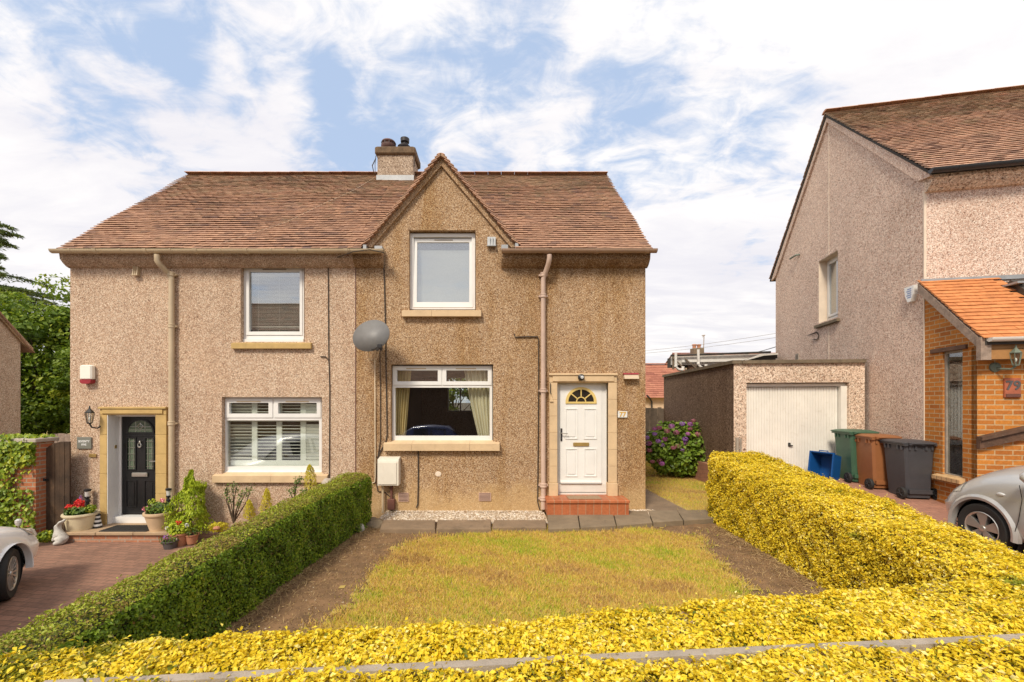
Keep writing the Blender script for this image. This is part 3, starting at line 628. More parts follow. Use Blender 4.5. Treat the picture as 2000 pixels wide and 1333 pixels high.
# ---- windows
def fr(m, a, b, c, d, Y, t, y0, y1, tb=None):      # ring given in photo coordinates at depth Y (left, top, right, bottom)
    m.ring(Xa(a, Y), Xa(c, Y), Za(d, Y), Za(b, Y), t, y0, y1, tb)
def pane(par, a, b, c, d, Y, mt='glass', dy=.03):
    m = MB(); m.box(Xa(a, Y)-.006, Xa(c, Y)+.006, Y+dy, Y+dy+.012, Za(d, Y)-.006, Za(b, Y)+.006); return part('pane', m, mt, par)
def sill(par, a, b, c, d, Y0, mt, joints=()):
    x0, x1, z0, z1 = Xa(a, Y0), Xa(c, Y0), Za(d, Y0), Za(b, Y0)
    js = [x0]+[Xa(j, Y0) for j in joints]+[x1]; m = MB()
    for i in range(len(js)-1):
        e = .002; m.prism([(Y0, z0), (Y0, z1), (8.09, z1+.05), (8.12, z1+.05), (8.12, z0), (8.0-.001, z0)], js[i]+e, js[i+1]-e, 'x')
    return part('sill', m, mt, par)
# upper left
Y = 8.10
m = MB(); fr(m, 475, 519, 593.5, 663, Y, .055, Y, Y+.07, .07); m.box(Xa(470, Y), Xa(594, Y), Y-.03, Y+.07, Za(671, Y), Za(663, Y))
w = part('window', m, 'upvc', hl); tag(w, 'upper window with a venetian blind on the pink wall')
m = MB(); fr(m, 481.5, 525.5, 591, 655, Y, .05, Y-.012, Y+.05, .065); part('sash', m, 'upvc', w); pane(w, 489, 531.5, 587.5, 645, Y, 'glass_bright')
m = MB(); m.box(Xa(514, Y), Xa(560, Y), Y-.02, Y-.012, Za(528.5, Y), Za(526, Y)); part('trickle_vent', m, 'coping_grey', w)
sill(w, 451, 671, 607, 681, 7.93, 'sand_stone')
m = MB(); m.box(-4.75, -3.66, 8.24, 8.27, 4.5, 4.56)
for k in range(46): z = 4.49-k*.0255; m.box(-4.73, -3.67, 8.235, 8.258, z, z+.0025, None) if False else m.box(-4.73, -3.67, 8.236, 8.256, z-.001, z+.0045)
m.box(-4.73, -3.67, 8.24, 8.265, 3.52, 3.545); m.box(-4.6, -4.597, 8.232, 8.235, 3.3, 4.5); m.box(-4.2, -4.197, 8.232, 8.235, 3.3, 4.5); m.box(-3.8, -3.797, 8.232, 8.235, 3.3, 4.5)
tag(part('venetian_blind', m, 'blind_white'), 'white slatted venetian blind half open behind the upper left window', 'blind')
# lower left with shutters
m = MB(); fr(m, 437, 776, 628.5, 921, Y, .05, Y, Y+.07, .085); m.box(Xa(437, Y)+.05, Xa(628.5, Y)-.05, Y, Y+.07, Za(821.5, Y), Za(815.5, Y)); m.box(Xa(531.5, Y), Xa(538, Y), Y, Y+.07, Za(815.5, Y), Za(776, Y)-.05)
m.box(Xa(435, Y), Xa(629, Y), Y-.03, Y+.07, Za(929, Y), Za(921, Y))
w = part('window', m, 'upvc', hl); tag(w, 'wide lower window with plantation shutters on the pink wall')
for a, c in ((440.5, 533), (536, 627)):
    m = MB(); fr(m, a, 779.5, c, 816, Y, .075, Y-.015, Y+.05); part('casement', m, 'upvc', w); pane(w, a+8, 787.5, c-8, 808.5, Y)
    m = MB(); m.box(Xa(a+23, Y), Xa(c-23, Y), Y-.024, Y-.015, Za(785.5, Y), Za(783.5, Y)); part('trickle_vent', m, 'pvc_sand', w)
pane(w, 445, 822, 626, 909, Y)
sill(w, 414, 930, 639, 943, 7.93, 'sand_pale', (528,))
m = MB(); Y2 = 8.215
edges = [(443, 497), (497, 545), (545, 592), (592, 638)]
for i, (a, c) in enumerate(edges):
    x0, x1 = Xa(a, Y2), Xa(c, Y2); m.box(x0, x0+.05, Y2, Y2+.03, .85, 2.12); m.box(x1-.05, x1, Y2, Y2+.03, .85, 2.12)
    for z0, z1 in ((.85, .98), (1.72, 1.8), (2.08, 2.14)): m.box(x0+.05, x1-.05, Y2, Y2+.03, z0, z1)
    tilt = -68 if i == 3 else -40 if i == 0 else -14
    for z in list(np.arange(1.02, 1.7, .062))+list(np.arange(1.84, 2.06, .062)):
        m.box(x0+.05, x1-.05, -.03, .03, -.004, .004, T((0, Y2+.015, z), 0, R(tilt)))
tag(part('plantation_shutters', m, 'shutter_cream'), 'cream louvred plantation shutters behind the wide lower left window', 'shutters')
# dormer window
m = MB(); fr(m, 801, 456.5, 928, 604.5, Y, .065, Y, Y+.08, .1)
w = part('window', m, 'upvc', hr); tag(w, 'upper window in the front gable, its sash tilted open')
m = MB()
M_ = T((0, Y-.012, Za(601, Y)), 0, R(-2.2))
zb, zt2 = 0, Za(465, Y)-Za(601, Y)
m.ring(Xa(807, Y), Xa(923.5, Y), 0.0, zt2, .068, 0, .05, .1, M=M_); sash = part('sash', m, 'upvc', w)
m = MB(); m.box(Xa(813, Y), Xa(919, Y), .02, .03, .09, zt2-.06, M_); part('pane', m, 'glass_bright', sash)
m = MB(); m.box(Xa(848, Y), Xa(884, Y), -.01, 0, zt2-.035, zt2-.02, M_); part('trickle_vent', m, 'coping_grey', w)
sill(w, 784.5, 607, 940, 618, 7.9, 'sand_pale', (843,))
m = MB(); m.box(-1.62, -.47, 8.24, 8.25, 3.78, 5.0); tag(part('roller_blind', m, 'blind_grey'), 'plain grey blind pulled down behind the gable window', 'blind')
# lower right
m = MB(); fr(m, 766.5, 715, 961.5, 861, Y, .05, Y, Y+.07, .09); m.box(Xa(766.5, Y)+.05, Xa(961.5, Y)-.05, Y, Y+.07, Za(757.5, Y), Za(752.5, Y)); m.box(Xa(862, Y), Xa(867, Y), Y, Y+.07, Za(752.5, Y), Za(715, Y)-.05)
w = part('window', m, 'upvc', hr); tag(w, 'wide lower window with gold curtains on the brown wall')
for a, c in ((768, 862.5), (864.5, 960)):
    m = MB(); fr(m, a, 716.5, c, 752.5, Y, .07, Y-.015, Y+.05); part('casement', m, 'upvc', w); pane(w, a+7.5, 724, c-7.5, 745, Y)
    m = MB(); m.box(Xa(a+26, Y), Xa(c-30, Y), Y-.024, Y-.015, Za(721.5, Y), Za(719.5, Y)); part('trickle_vent', m, 'pvc_sand', w)
pane(w, 771, 758, 957, 851, Y)
sill(w, 748.5, 867.5, 976, 881, 7.9, 'sand_pale', (804, 917))
def curtain(nm, cols, mt, label):      # columns: list of (x_top, x_mid, x_bottom) edges lofted with folds
    (a0, a1, a2), (b0, b1, b2) = cols; n = 60; vs = []; zs = np.linspace(2.75, 1.2, 24)
    for z in zs:
        t = (2.75-z)/1.55
        f = lambda p0, p1, p2: (p0*(1-t)*(1-2*t)+4*p1*t*(1-t)+p2*t*(2*t-1))
        xa, xb = f(a0, a1, a2), f(b0, b1, b2)
        for k in range(n+1): s = k/n; vs.append((xa+(xb-xa)*s, 8.27+.025*math.sin(s*math.pi*2*6.5)+.008*math.sin(s*31+t*3), z))
    m = MB(); m.add(vs, [(i*(n+1)+k, i*(n+1)+k+1, (i+1)*(n+1)+k+1, (i+1)*(n+1)+k) for i in range(23) for k in range(n)])
    o = part(nm, m, mt, smooth='all'); sm = o.modifiers.new('s', 'SOLIDIFY'); sm.thickness = .004; tag(o, label, 'curtain', 'curtains behind the wide lower right window')
xc = lambda px: Xa(px, 8.27)
curtain('curtain', ((xc(766), xc(766), xc(766)), (xc(804), xc(797), xc(791))), 'curtain_gold', 'gold curtain hanging narrow at the left side of the wide window beside the meter box')
curtain('curtain', ((xc(905), xc(921), xc(940)), (xc(962), xc(962), xc(962))), 'curtain_cream', 'cream curtain swept towards the right side of the wide window near the white door')
m = MB(); m.box(-2.0, -.12, 8.42, 8.45, 2.74, 2.78); part('curtain_rail', m, 'upvc', w)
m = MB(); m.ring(-1.75, -.85, 1.75, 2.95, .05, BY+.05, BY+.12); m.box(-1.32, -1.28, BY+.05, BY+.12, 1.8, 2.9); rw = part('rear_window', m, 'upvc', hr)
m = MB(); m.box(-1.7, -.9, BY+.09, BY+.1, 1.8, 2.9); part('pane', m, 'glass', rw)

# ---- doors
def surround(par, a, b, it, ib, xo0, xo1, top, itop, bot, mt, n, flare=True):
    m = MB(); Y0 = 7.955
    for (x0, x1) in ((xo0, a), (b, xo1)):
        zs = np.linspace(bot+.24, itop, n+1)
        for i in range(n): m.bbox(x0, x1, Y0, 8.08, zs[i]+.002, zs[i+1]-.001, .004)
        m.bbox(x0-.01 if flare else x0, x1+.01 if flare else x1, Y0-.02, 8.08, bot, bot+.238, .006)
    m.bbox(xo0, xo1, Y0, 8.08, itop+.002, top-.04, .006); m.bbox(xo0-.01, xo1+.01, Y0-.035, 8.06, top-.04, top, .008)
    m.prism([(Y0-.02, itop+.03), (Y0, itop+.005), (8.05, itop+.005), (8.05, top-.05), (Y0-.02, top-.05)], xo0+.06, xo1-.06, 'x')
    return part('door_surround', m, mt, par)
surround(hl, -7.248, -6.352, 0, 0, Xa(195, 7.96), Xa(325, 7.96), Za(795, 7.96), Za(811, 7.96), -.2, 'sand_stone', 5, False)
surround(hr, 1.086, 2.03, 0, 0, Xa(1073, 7.96), Xa(1205, 7.96), Za(730, 7.96), Za(748, 7.96), .355, 'sand_pale', 6)
def panelmould(m, x0, x1, z0, z1, y):      # raised rectangular moulding
    m.ring(x0, x1, z0, z1, .018, y-.012, y); m.bbox(x0+.045, x1-.045, y-.009, y+.002, z0+.045, z1-.045, .004)
# black door
Y = 8.23
m = MB(); m.box(-7.245, -7.235, 7.96, Y+.05, -.25, 1.859); m.box(-7.235, -6.355, 8.085, Y+.05, 1.82, 1.859)
m.box(-7.235, -6.355, 8.065, Y-.005, -.25, -.06); m.box(-7.235, -7.21, Y-.02, Y+.05, -.06, 1.82); m.box(-6.44, -6.36, Y-.02, Y+.05, -.06, 1.82)
df_ = part('door_frame', m, 'upvc', hl)
dx0, dx1, dz0, dz1 = -7.208, -6.444, -.045, 1.815
m = MB(); wall(m, dx0, dx1, dz0, dz1, Y, .045, [(-7.10, -6.95, .81, 1.40), (-6.75, -6.60, .81, 1.40)])
m.box(dx0, dx1, Y+.045, Y+.05, dz0, .7); cxd = -6.85
for x0, x1 in ((-7.13, -6.92), (-6.78, -6.57)): panelmould(m, x0, x1, .08, .6, Y)
for x0, x1 in ((-7.12, -6.93), (-6.77, -6.58)): m.ring(x0, x1, .79, 1.42, .02, Y-.014, Y)
m.box(-7.15, -6.55, Y-.012, Y, 1.44, 1.455)
d = part('door', m, 'door_black', df_); tag(d, 'black front door with leaded glass')
def arch(m, cx, cz, r0, r1, y0, y1, n=20, sz=1.0):
    for k in range(n):
        a, b = math.pi*k/n, math.pi*(k+1)/n
        m.prism([(cx+r0*math.cos(a), cz+r0*sz*math.sin(a)), (cx+r1*math.cos(a), cz+r1*sz*math.sin(a)), (cx+r1*math.cos(b), cz+r1*sz*math.sin(b)), (cx+r0*math.cos(b), cz+r0*sz*math.sin(b))], y0, y1, 'y')
m = MB(); arch(m, cxd, 1.52, .235, .265, Y-.016, Y, 22, .95); m.box(cxd-.265, cxd+.265, Y-.016, Y, 1.49, 1.52); part('fanlight_frame', m, 'door_black', d)
m = MB(); m.prism([(cxd+.235*math.cos(t), 1.52+.222*math.sin(t)) for t in np.linspace(0, math.pi, 24)], Y-.005, Y-.002, 'y'); m.box(-7.1, -6.95, Y+.01, Y+.02, .81, 1.4); m.box(-6.75, -6.6, Y+.01, Y+.02, .81, 1.4)
MATS['obscure'] = mat('obscure_glass', (.1, .13, .09), .12, .35, 14); part('glazing', m, 'obscure_glass', d)
m = MB()
for x in (-7.065, -6.985, -6.715, -6.635): m.box(x-.003, x+.003, Y, Y+.01, .81, 1.4)
for z in (.86, .98, 1.1, 1.22, 1.34): m.box(-7.1, -6.95, Y, Y+.01, z-.003, z+.003); m.box(-6.75, -6.6, Y, Y+.01, z-.003, z+.003)
for z in (1.56, 1.62): m.box(cxd-.2, cxd+.2, Y-.009, Y-.005, z-.003, z+.003)
m.box(cxd-.09, cxd-.084, Y-.009, Y-.005, 1.52, 1.72); m.box(cxd+.084, cxd+.09, Y-.009, Y-.005, 1.52, 1.72)
q = [(cxd, 1.685), (cxd+.06, 1.63), (cxd, 1.575), (cxd-.06, 1.63)]
for i in range(4): a, b = q[i], q[(i+1) % 4]; m.tube([(a[0], Y-.011, a[1]), (b[0], Y-.011, b[1])], .005, 5)
m.tube([(cxd, Y-.011, 1.5), (cxd, Y-.011, 1.54)], .004, 5); m.tube([(cxd, Y-.011, 1.64), (cxd, Y-.011, 1.7)], .004, 5)
part('leading', m, 'satin_metal', d)
m = MB(); m.bbox(cxd-.155, cxd+.145, Y-.03, Y, .665, .745, .008); m.box(cxd-.12, cxd+.11, Y-.034, Y-.03, .685, .72); part('letterbox', m, 'satin_metal', d)
m = MB(); m.tube([(cxd+.03*math.cos(t), Y-.03, 1.27+.045*math.sin(t)) for t in np.linspace(0, 2*math.pi, 14)], .008, 6); m.ball((cxd, Y-.02, 1.335), .02, 8); m.ball((cxd, Y-.03, 1.235), .013, 8); part('knocker', m, 'satin_metal', d, smooth=True)
m = MB(); m.box(-6.51, -6.48, Y-.02, Y, .86, 1.06); m.tube([(-6.5, Y-.02, .97), (-6.5, Y-.06, .97), (-6.63, Y-.06, .965)], .009, 8); part('handle', m, 'satin_metal', d)
m = MB(); m.box(-7.236, -7.225, 8.1, 8.14, 1.22, 1.28); part('spyhole_box', m, 'brass', df_)
# white door
Y = 8.1
m = MB(); fr(m, 1088, 748.5, 1187.5, 968, Y, .045, Y-.02, Y+.06, .05); m.box(Xa(1091, Y), Xa(1185, Y), Y-.005, Y+.05, .4, .55)
df_ = part('door_frame', m, 'upvc_worn', hr)
dx0, dx1, dz0, dz1 = Xa(1093.5, Y), Xa(1175, Y), Za(944, Y), Za(753, Y)
m = MB(); m.box(dx0, dx1, Y-.012, Y+.04, dz0, dz1); m.box(dx1+.004, Xa(1186, Y), Y-.004, Y+.04, dz0-.12, dz1)
for a, c in ((1104, 1128), (1140, 1165)):
    for b, e in ((798, 858), (876, 931)): panelmould(m, Xa(a, Y), Xa(c, Y), Za(e, Y), Za(b, Y), Y-.012)
m.box(dx0+.01, dx1-.01, Y-.04, Y-.01, dz0, dz0+.035)
d = part('door', m, 'upvc', df_); tag(d, 'white front door with a gold fanlight')
fx, fz = Xa(1134.5, Y), Za(785, Y)
m = MB(); arch(m, fx, fz, .24, .29, Y-.03, Y-.012, 26, .95); m.box(fx-.29, fx+.29, Y-.03, Y-.012, fz-.035, fz); arch(m, fx, fz, .075, .095, Y-.028, Y-.016, 12)
for t in (math.pi/4.6, math.pi/2, math.pi-math.pi/4.6): m.box(.09, .25, Y-.028, Y-.016, -.01, .01, Matrix.Translation((fx, 0, fz)) @ Matrix.Rotation(-t, 4, 'Y'))
part('fanlight_frame', m, 'gold_trim', d)
m = MB(); m.prism([(fx+.25*math.cos(t), fz+.235*math.sin(t)) for t in np.linspace(0, math.pi, 24)], Y-.017, Y-.0135, 'y'); mat('dark_glass', (.03, .025, .02), .08, .3, 9); part('fanlight_glass', m, 'dark_glass', d)
m = MB(); m.bbox(Xa(1119, Y), Xa(1150, Y), Y-.035, Y-.012, Za(871.5, Y), Za(864.5, Y), .006); part('letterbox', m, 'brass', d)
m = MB(); m.bbox(Xa(1094.5, Y), Xa(1098, Y), Y-.025, Y-.012, Za(862, Y), Za(837, Y), .004); m.ball((Xa(1096, Y), Y-.025, Za(857, Y)), .014, 8); hp = part('handle_plate', m, 'pot_black', d)
m = MB(); m.tube([(Xa(1096, Y), Y-.02, Za(846, Y)), (Xa(1096, Y), Y-.07, Za(846, Y)), (Xa(1108, Y), Y-.07, Za(847, Y))], .009, 8); part('handle', m, 'satin_metal', hp)

# steps
m = MB(); z0 = -.35; m.box(-7.53, -5.73, 7.51, 8.0, z0, -.225); m.box(-7.53, -5.73, 7.51, 8.0, -.225, -.21) if False else None
st = root('doorstep', 'low brick doorstep with sandy paving slab top in front of the black door', 'step', (-6.6, 7.7, -.35))
part('riser', m, 'brick_step', st)
m = MB()
for a, b in ((-7.57, -7.0), (-6.995, -6.35), (-6.345, -5.69)): m.bbox(a, b, 7.46, 8.0, -.223, -.17, .008)
m.box(-7.245, -6.355, 8.0, 8.06, -.225, -.175)
part('tread', m, 'step_slab', st)
st = root('doorstep', 'red quarry tiled doorstep in front of the white door', 'step', (1.5, 7.8, .1))
m = MB(); m.box(.86, 2.30, 7.60, 7.998, .08, .30); part('riser', m, 'quarry', st)
m = MB(); m.bbox(.845, 2.315, 7.575, 7.997, .30, .36, .012); m.box(1.09, 2.03, 7.997, 8.1, .33, .356)
for i in range(11): m.box(.845+i*.1335-.003, .845+i*.1335+.003, 7.573, 7.99, .31, .3605) if False else None
part('tread', m, 'quarry', st)
m = MB(); m.bbox(Xa(1108, 7.8), Xa(1172, 7.8), 7.66, 7.93, .361, .373, .004); tag(part('doormat', m, 'mat_coir'), 'small brown coir doormat on the red tiled step', 'doormat')
m = MB(); m.bbox(-6.98, -6.15, 7.5, 7.86, -.169, -.155, .004)
for k in range(26): m.box(-6.96+k*.031, -6.945+k*.031, 7.51, 7.85, -.156, -.149)
tag(part('doormat', m, 'mat_rubber'), 'black ribbed doormat on the step below the black door', 'doormat')

# ---- fittings on the walls
o = root('satellite_dish', 'round grey satellite dish fixed to the wall where the pink and brown halves meet', 'satellite dish', (-2.35, 7.95, 3.2))
Dc = P(726, 657, 7.55); Md = Matrix.Translation(Dc) @ Matrix.Rotation(R(-14), 4, 'Z') @ Matrix.Rotation(R(-16), 4, 'X')
m = MB(); rx, rz = .355, .30; rings = [(1.0, -.03), (.995, -.022), (.97, -.02), (.8, .008), (.6, .03), (.35, .045), (.12, .052), (.01, .053), (.01, .062), (.35, .056), (.7, .035), (1.0, -.02)]
m.lathe([(r, y) for r, y in rings], (0, 0, 0), 40, 'y', rx, rz, Md); part('reflector', m, 'dish_grey', o, smooth='all')
m = MB(); m.tube([P(723, 684, 7.5), P(733, 682, 7.33), P(739, 677, 7.25)], .011, 8); part('arm', m, 'black_iron', o)
m = MB(); hd = P(741, 677, 7.25); m.lathe([(.02, 0), (.032, .02), (.032, .07), (.02, .09)], (hd.x, hd.y, hd.z), 12, 'y', 1, 1); m.bbox(hd.x-.03, hd.x+.05, hd.y-.04, hd.y+.02, hd.z-.035, hd.z+.035, .008); part('receiver_head', m, 'black_plastic', o)
m = MB(); m.box(-.055, .055, .05, .1, -.12, .12, Md); m.tube([Md @ Vector((0, .09, 0)), Dc+Vector((.0, .3, -.05)), (Dc.x, 7.99, Dc.z-.05)], .02, 8); m.box(Dc.x-.06, Dc.x+.06, 7.975, 8.0, Dc.z-.2, Dc.z+.1); m.ball(Md @ Vector((-.05, .044, -.0)), .011, 6); m.ball(Md @ Vector((.04, .044, 0)), .011, 6); part('bracket', m, 'lead_dark', o)
o = root('meter_box', 'white wall-mounted meter box below the satellite dish', 'meter box', (Xa(758, 7.9), 7.9, .8))
x0, x1, z0, z1 = Xa(737, 7.82), Xa(778, 7.82), Za(949, 7.82), Za(898, 7.82)
m = MB(); m.prism([(7.83, z0), (7.83, z1-.04), (7.84, z1), (7.998, z1+.035), (7.998, z0)], x0, x1, 'x'); part('housing', m, 'meter_white', o)
m = MB(); m.bbox(x0+.012, x1-.035, 7.815, 7.829, z0+.02, z1-.055, .004); part('door', m, 'meter_white', o)
m = MB(); m.tube([(x0+.07, 7.93, z0), (x0+.07, 7.93, .05)], .022, 10); part('conduit', m, 'pvc_sand', o)
m = MB(); m.bbox(Xa(757, 7.93), Xa(771, 7.93), 7.9, 7.99, Za(996, 7.93), Za(975, 7.93), .008); m.box(Xa(762, 7.93), Xa(766, 7.93), 7.93, 7.98, Za(975, 7.93), Za(950, 7.93)); part('gas_pipe_cover', m, 'pipe_brown', o)
def airbrick(px0, py0, px1, py1, label, mt='vent_pink', n=5):
    Y = 7.99; x0, x1, z0, z1 = Xa(px0, Y), Xa(px1, Y), Za(py1, Y), Za(py0, Y); m = MB(); m.ring(x0, x1, z0, z1, .012, Y-.006, Y+.012); b_ = MB(); b_.box(x0+.01, x1-.01, Y+.005, Y+.008, z0+.01, z1-.01)
    for k in range(n): z = z0+.02+(z1-z0-.04)*(k+.5)/n; m.box(x0+.012, x1-.012, Y-.008, Y+.005, z-.0055, z+.0055)
    v_ = tag(part('wall_vent', m, mt), label, 'vent', 'air vents low in the brown wall'); part('backing', b_, 'vent_dark', v_)
airbrick(778, 963, 798, 980, 'louvred air vent beside the brown gas pipe cover'); airbrick(935, 963, 959, 979, 'louvred air vent low below the right end of the curtained window')
m = MB(); m.lathe([(.05, 0), (.052, -.006), (.04, -.009), (.01, -.01)], (Xa(856, 8), 7.998, Za(926, 8)), 12, 'y', 1.1, .95); tag(part('wall_patch', m, 'cement_edge'), 'small round pale filled patch in the wall under the curtained window', 'patch')
for (a, b, c, d, mt, lb) in ((952, 463, 968, 481, 'lead', 'grey box vent on the gable right of the upper window'), (260, 519, 270, 538, 'pvc_sand', 'small beige box vent under the left eaves')):
    Y = 7.95; m = MB(); m.prism([(Y-.03, Za(d, Y)), (Y+.0, Za(b, Y)), (7.999, Za(b, Y)), (7.999, Za(d, Y))], Xa(a, Y), Xa(c, Y), 'x'); m.box(Xa(a, Y)-.01, Xa(c, Y)+.01, Y-.035, Y+.01, Za(d, Y)-.008, Za(d, Y)+.006)
    for k in (1, 2): x = Xa(a+(c-a)*k/3, Y); m.box(x-.003, x+.003, Y-.038, Y, Za(d, Y), Za(b, Y)-.02)
    tag(part('wall_vent', m, mt), lb, 'vent')
o = root('door_light', 'small round black sensor lamp fixed over the white door', 'outdoor light', (Xa(1135, 7.9), 7.92, 2.5))
m = MB(); xx, zc = Xa(1135, 7.9), Za(737.5, 7.9); m.lathe([(.055, 0), (.06, -.02), (.058, -.06), (.04, -.075), (.005, -.08)], (xx, 7.93, zc), 18, 'y'); part('housing', m, 'black_plastic', o, smooth=True)
m = MB(); m.lathe([(.03, 0), (.028, -.006), (.005, -.008)], (xx+.01, 7.852, zc), 14, 'y'); part('lens', m, 'lens', o, smooth=True)
o = root('bell_box', 'faded red and cream alarm box on the brown wall right of the white door', 'alarm box', (Xa(1232, 7.95), 7.95, 2.5))
m = MB(); Y = 7.93; m.prism([(Y-.04, Za(740.5, Y)), (Y, Za(732, Y)), (7.999, Za(732, Y)), (7.999, Za(741, Y))], Xa(1219, Y), Xa(1247, Y), 'x'); part('housing', m, 'alarm_cream', o)
m = MB(); m.prism([(Y-.012, Za(732, Y)), (Y, Za(729, Y)), (7.999, Za(729, Y)), (7.999, Za(732, Y)+.001)], Xa(1218, Y), Xa(1247.5, Y), 'x'); part('lid', m, 'red_plastic', o)
o = root('bell_box', 'white alarm box with a dark red base high on the pink wall at far left', 'alarm box', (Xa(166, 7.92), 7.92, 2.5))
Y = 7.9; m = MB(); m.bbox(Xa(154, Y), Xa(178, Y), Y, 7.999, Za(742, Y), Za(713, Y), .02); part('housing', m, 'alarm_white', o, smooth=True)
m = MB(); m.prism([(Xa(155, Y), Za(742, Y)), (Xa(177.5, Y), Za(742, Y)), (Xa(176, Y), Za(748, Y)), (Xa(171, Y), Za(750, Y)), (Xa(160, Y), Za(750, Y)), (Xa(156.5, Y), Za(748, Y))], Y, 7.998, 'y'); part('strobe_lens', m, 'red_plastic', o)
# house number plates
o = root('house_number_plate', 'white house number plate with gold digits right of the white door', 'sign', (Xa(1215, 7.98), 7.98, 1.8))
Y = 7.985; m = MB(); m.bbox(Xa(1206.5, Y), Xa(1225, Y), Y-.012, Y+.006, Za(816, Y), Za(803.5, Y), .003); part('plate', m, 'num_white', o)
text('digits', '77', .125, Matrix.Translation((Xa(1215.8, Y), Y-.014, Za(810.2, Y))) @ VERT, 'num_gold', o, .002).name = 'digits'
o = root('house_name_plate', 'dark grey name plate left of the black door', 'sign', (Xa(165, 7.98), 7.98, 1.3))
m = MB(); m.bbox(Xa(151, Y), Xa(179, Y), Y-.01, Y+.004, Za(877, Y), Za(854, Y), .003); part('plate', m, 'plate_grey', o)
text('lettering', 'SEVENTY', .052, Matrix.Translation((Xa(165, Y), Y-.012, Za(862.5, Y))) @ VERT, 'white_gloss', o, .001); text('lettering', 'FIVE', .052, Matrix.Translation((Xa(165, Y), Y-.012, Za(869, Y))) @ VERT, 'white_gloss', o, .001)
m = MB(); m.bbox(Xa(174, Y), Xa(188, Y), Y-.01, Y+.004, Za(893.5, Y), Za(887, Y), .003); tag(part('small_plaque', m, 'brass'), 'small brass plaque under the grey name plate', 'plaque')
def lantern(o, c, s, mtm, M=None):
    M = M or Matrix.Identity(4); c = Vector(c); m = MB()
    def rr(r0, r1, z0, z1, mm=m): mm.loft([[c+Vector((r*math.cos(R(30+60*k)), r*math.sin(R(30+60*k)), z))*1 for k in range(6)] for r, z in ((r0*s, z0*s), (r1*s, z1*s))])
    rr(.085, .02, .12, .2); rr(.02, .012, .2, .24); rr(.045, .05, -.12, -.1); rr(.078, .085, .105, .12)
    m.ball(c+Vector((0, 0, .25*s)), .014*s, 8)
    for k in range(6):
        a = R(30+60*k); m.tube([c+Vector((.045*math.cos(a), .045*math.sin(a), -.1))*s, c+Vector((.078*math.cos(a), .078*math.sin(a), .105))*s], .006*s, 5)
    part('cage', m, mtm, o)
    g = MB(); g.loft([[c+Vector((r*math.cos(R(30+60*k)), r*math.sin(R(30+60*k)), z))*s for k in range(6)] for r, z in ((.042, -.1), (.074, .105))]); part('glass', g, 'glass_lamp', o)
    g = MB(); g.ball(c+Vector((0, 0, -.01)), (.018*s, .018*s, .04*s), 8); part('bulb', g, 'white_gloss', o, smooth='all')
lc = P(175, 817, 7.82); o = root('wall_lantern', 'black wall lantern between the name plate and the black door frame', 'wall lamp', (lc.x, 7.9, lc.z)); lantern(o, lc, .85, 'black_iron')
m = MB(); m.tube([lc+Vector((0, 0, -.1)), lc+Vector((.01, .03, -.17)), lc+Vector((.05, .1, -.19)), lc+Vector((.07, .15, -.15))], .014, 8); m.lathe([(.05, 0), (.045, -.02), (.02, -.03)], (lc.x+.075, 7.999, lc.z-.13), 14, 'y', 1, 1.3); part('bracket', m, 'black_iron', o)
o = root('wall_hook', 'thin dark iron hook on the left jamb of the white door surround', 'hook', (Xa(1075, 7.93), 7.93, 2.3))
m = MB(); m.tube([P(1075, 749, 7.93), P(1075, 768, 7.93), P(1077, 770, 7.9)], .008, 6); part('bar', m, 'black_iron', o)
m = MB(); m.prism([(Xa(1074, 7.93), Za(785, 7.93)), (Xa(1081, 7.93), Za(785, 7.93)), (Xa(1076.5, 7.93), Za(771, 7.93))], 7.93, 7.95, 'y'); part('plate', m, 'sand_pale', o)
# party seam bead between the two renders
m = MB(); m.box(WXM-.008, WXM+.008, 7.994, 8.004, -.3, 4.58); part('render_bead', m, 'pipe_brown', hl)
# ================================================================ ground
def sheet(name, poly, z, mt, hfun=None, cell=.4, thick=None, kind='structure'):
    xs = [p[0] for p in poly]; ys = [p[1] for p in poly]
    m = MB()
    if hfun is None:
        if thick: m.prism(poly, z-thick, z, 'z')
        else: m.add([(x, y, z) for x, y in poly], [tuple(range(len(poly)))])
    o = part(name, m, mt)
    if kind: o['kind'] = kind
    return o
m = MB(); m.add([(-400, -400, -.46), (400, -400, -.46), (400, 900, -.46), (-400, 900, -.46)], [(0, 1, 2, 3)]); struct('ground', m, 'earth')
sheet('road', [(-60, -9), (60, -9), (60, -1.8), (-60, -1.8)], -.45, 'asphalt')
sheet('pavement', [(-60, -1.8), (60, -1.8), (60, 1.95), (-60, 1.75)], -.33, 'concrete', thick=.12)
sheet('driveway_paving', [(-14, 1.9), (-2.8, 1.9), (-2.62, 8.0), (-14, 8.0)], -.35, 'pavers', thick=.1)
sheet('rear_garden_ground', [(-60, 14.9), (60, 14.9), (60, 90), (-60, 90)], .1, 'lawn_base', thick=.5)
sheet('side_ground', [(-30, 8.0), (-7.97, 8.0), (-7.97, 14.9), (-30, 14.9)], -.33, 'concrete', thick=.1)
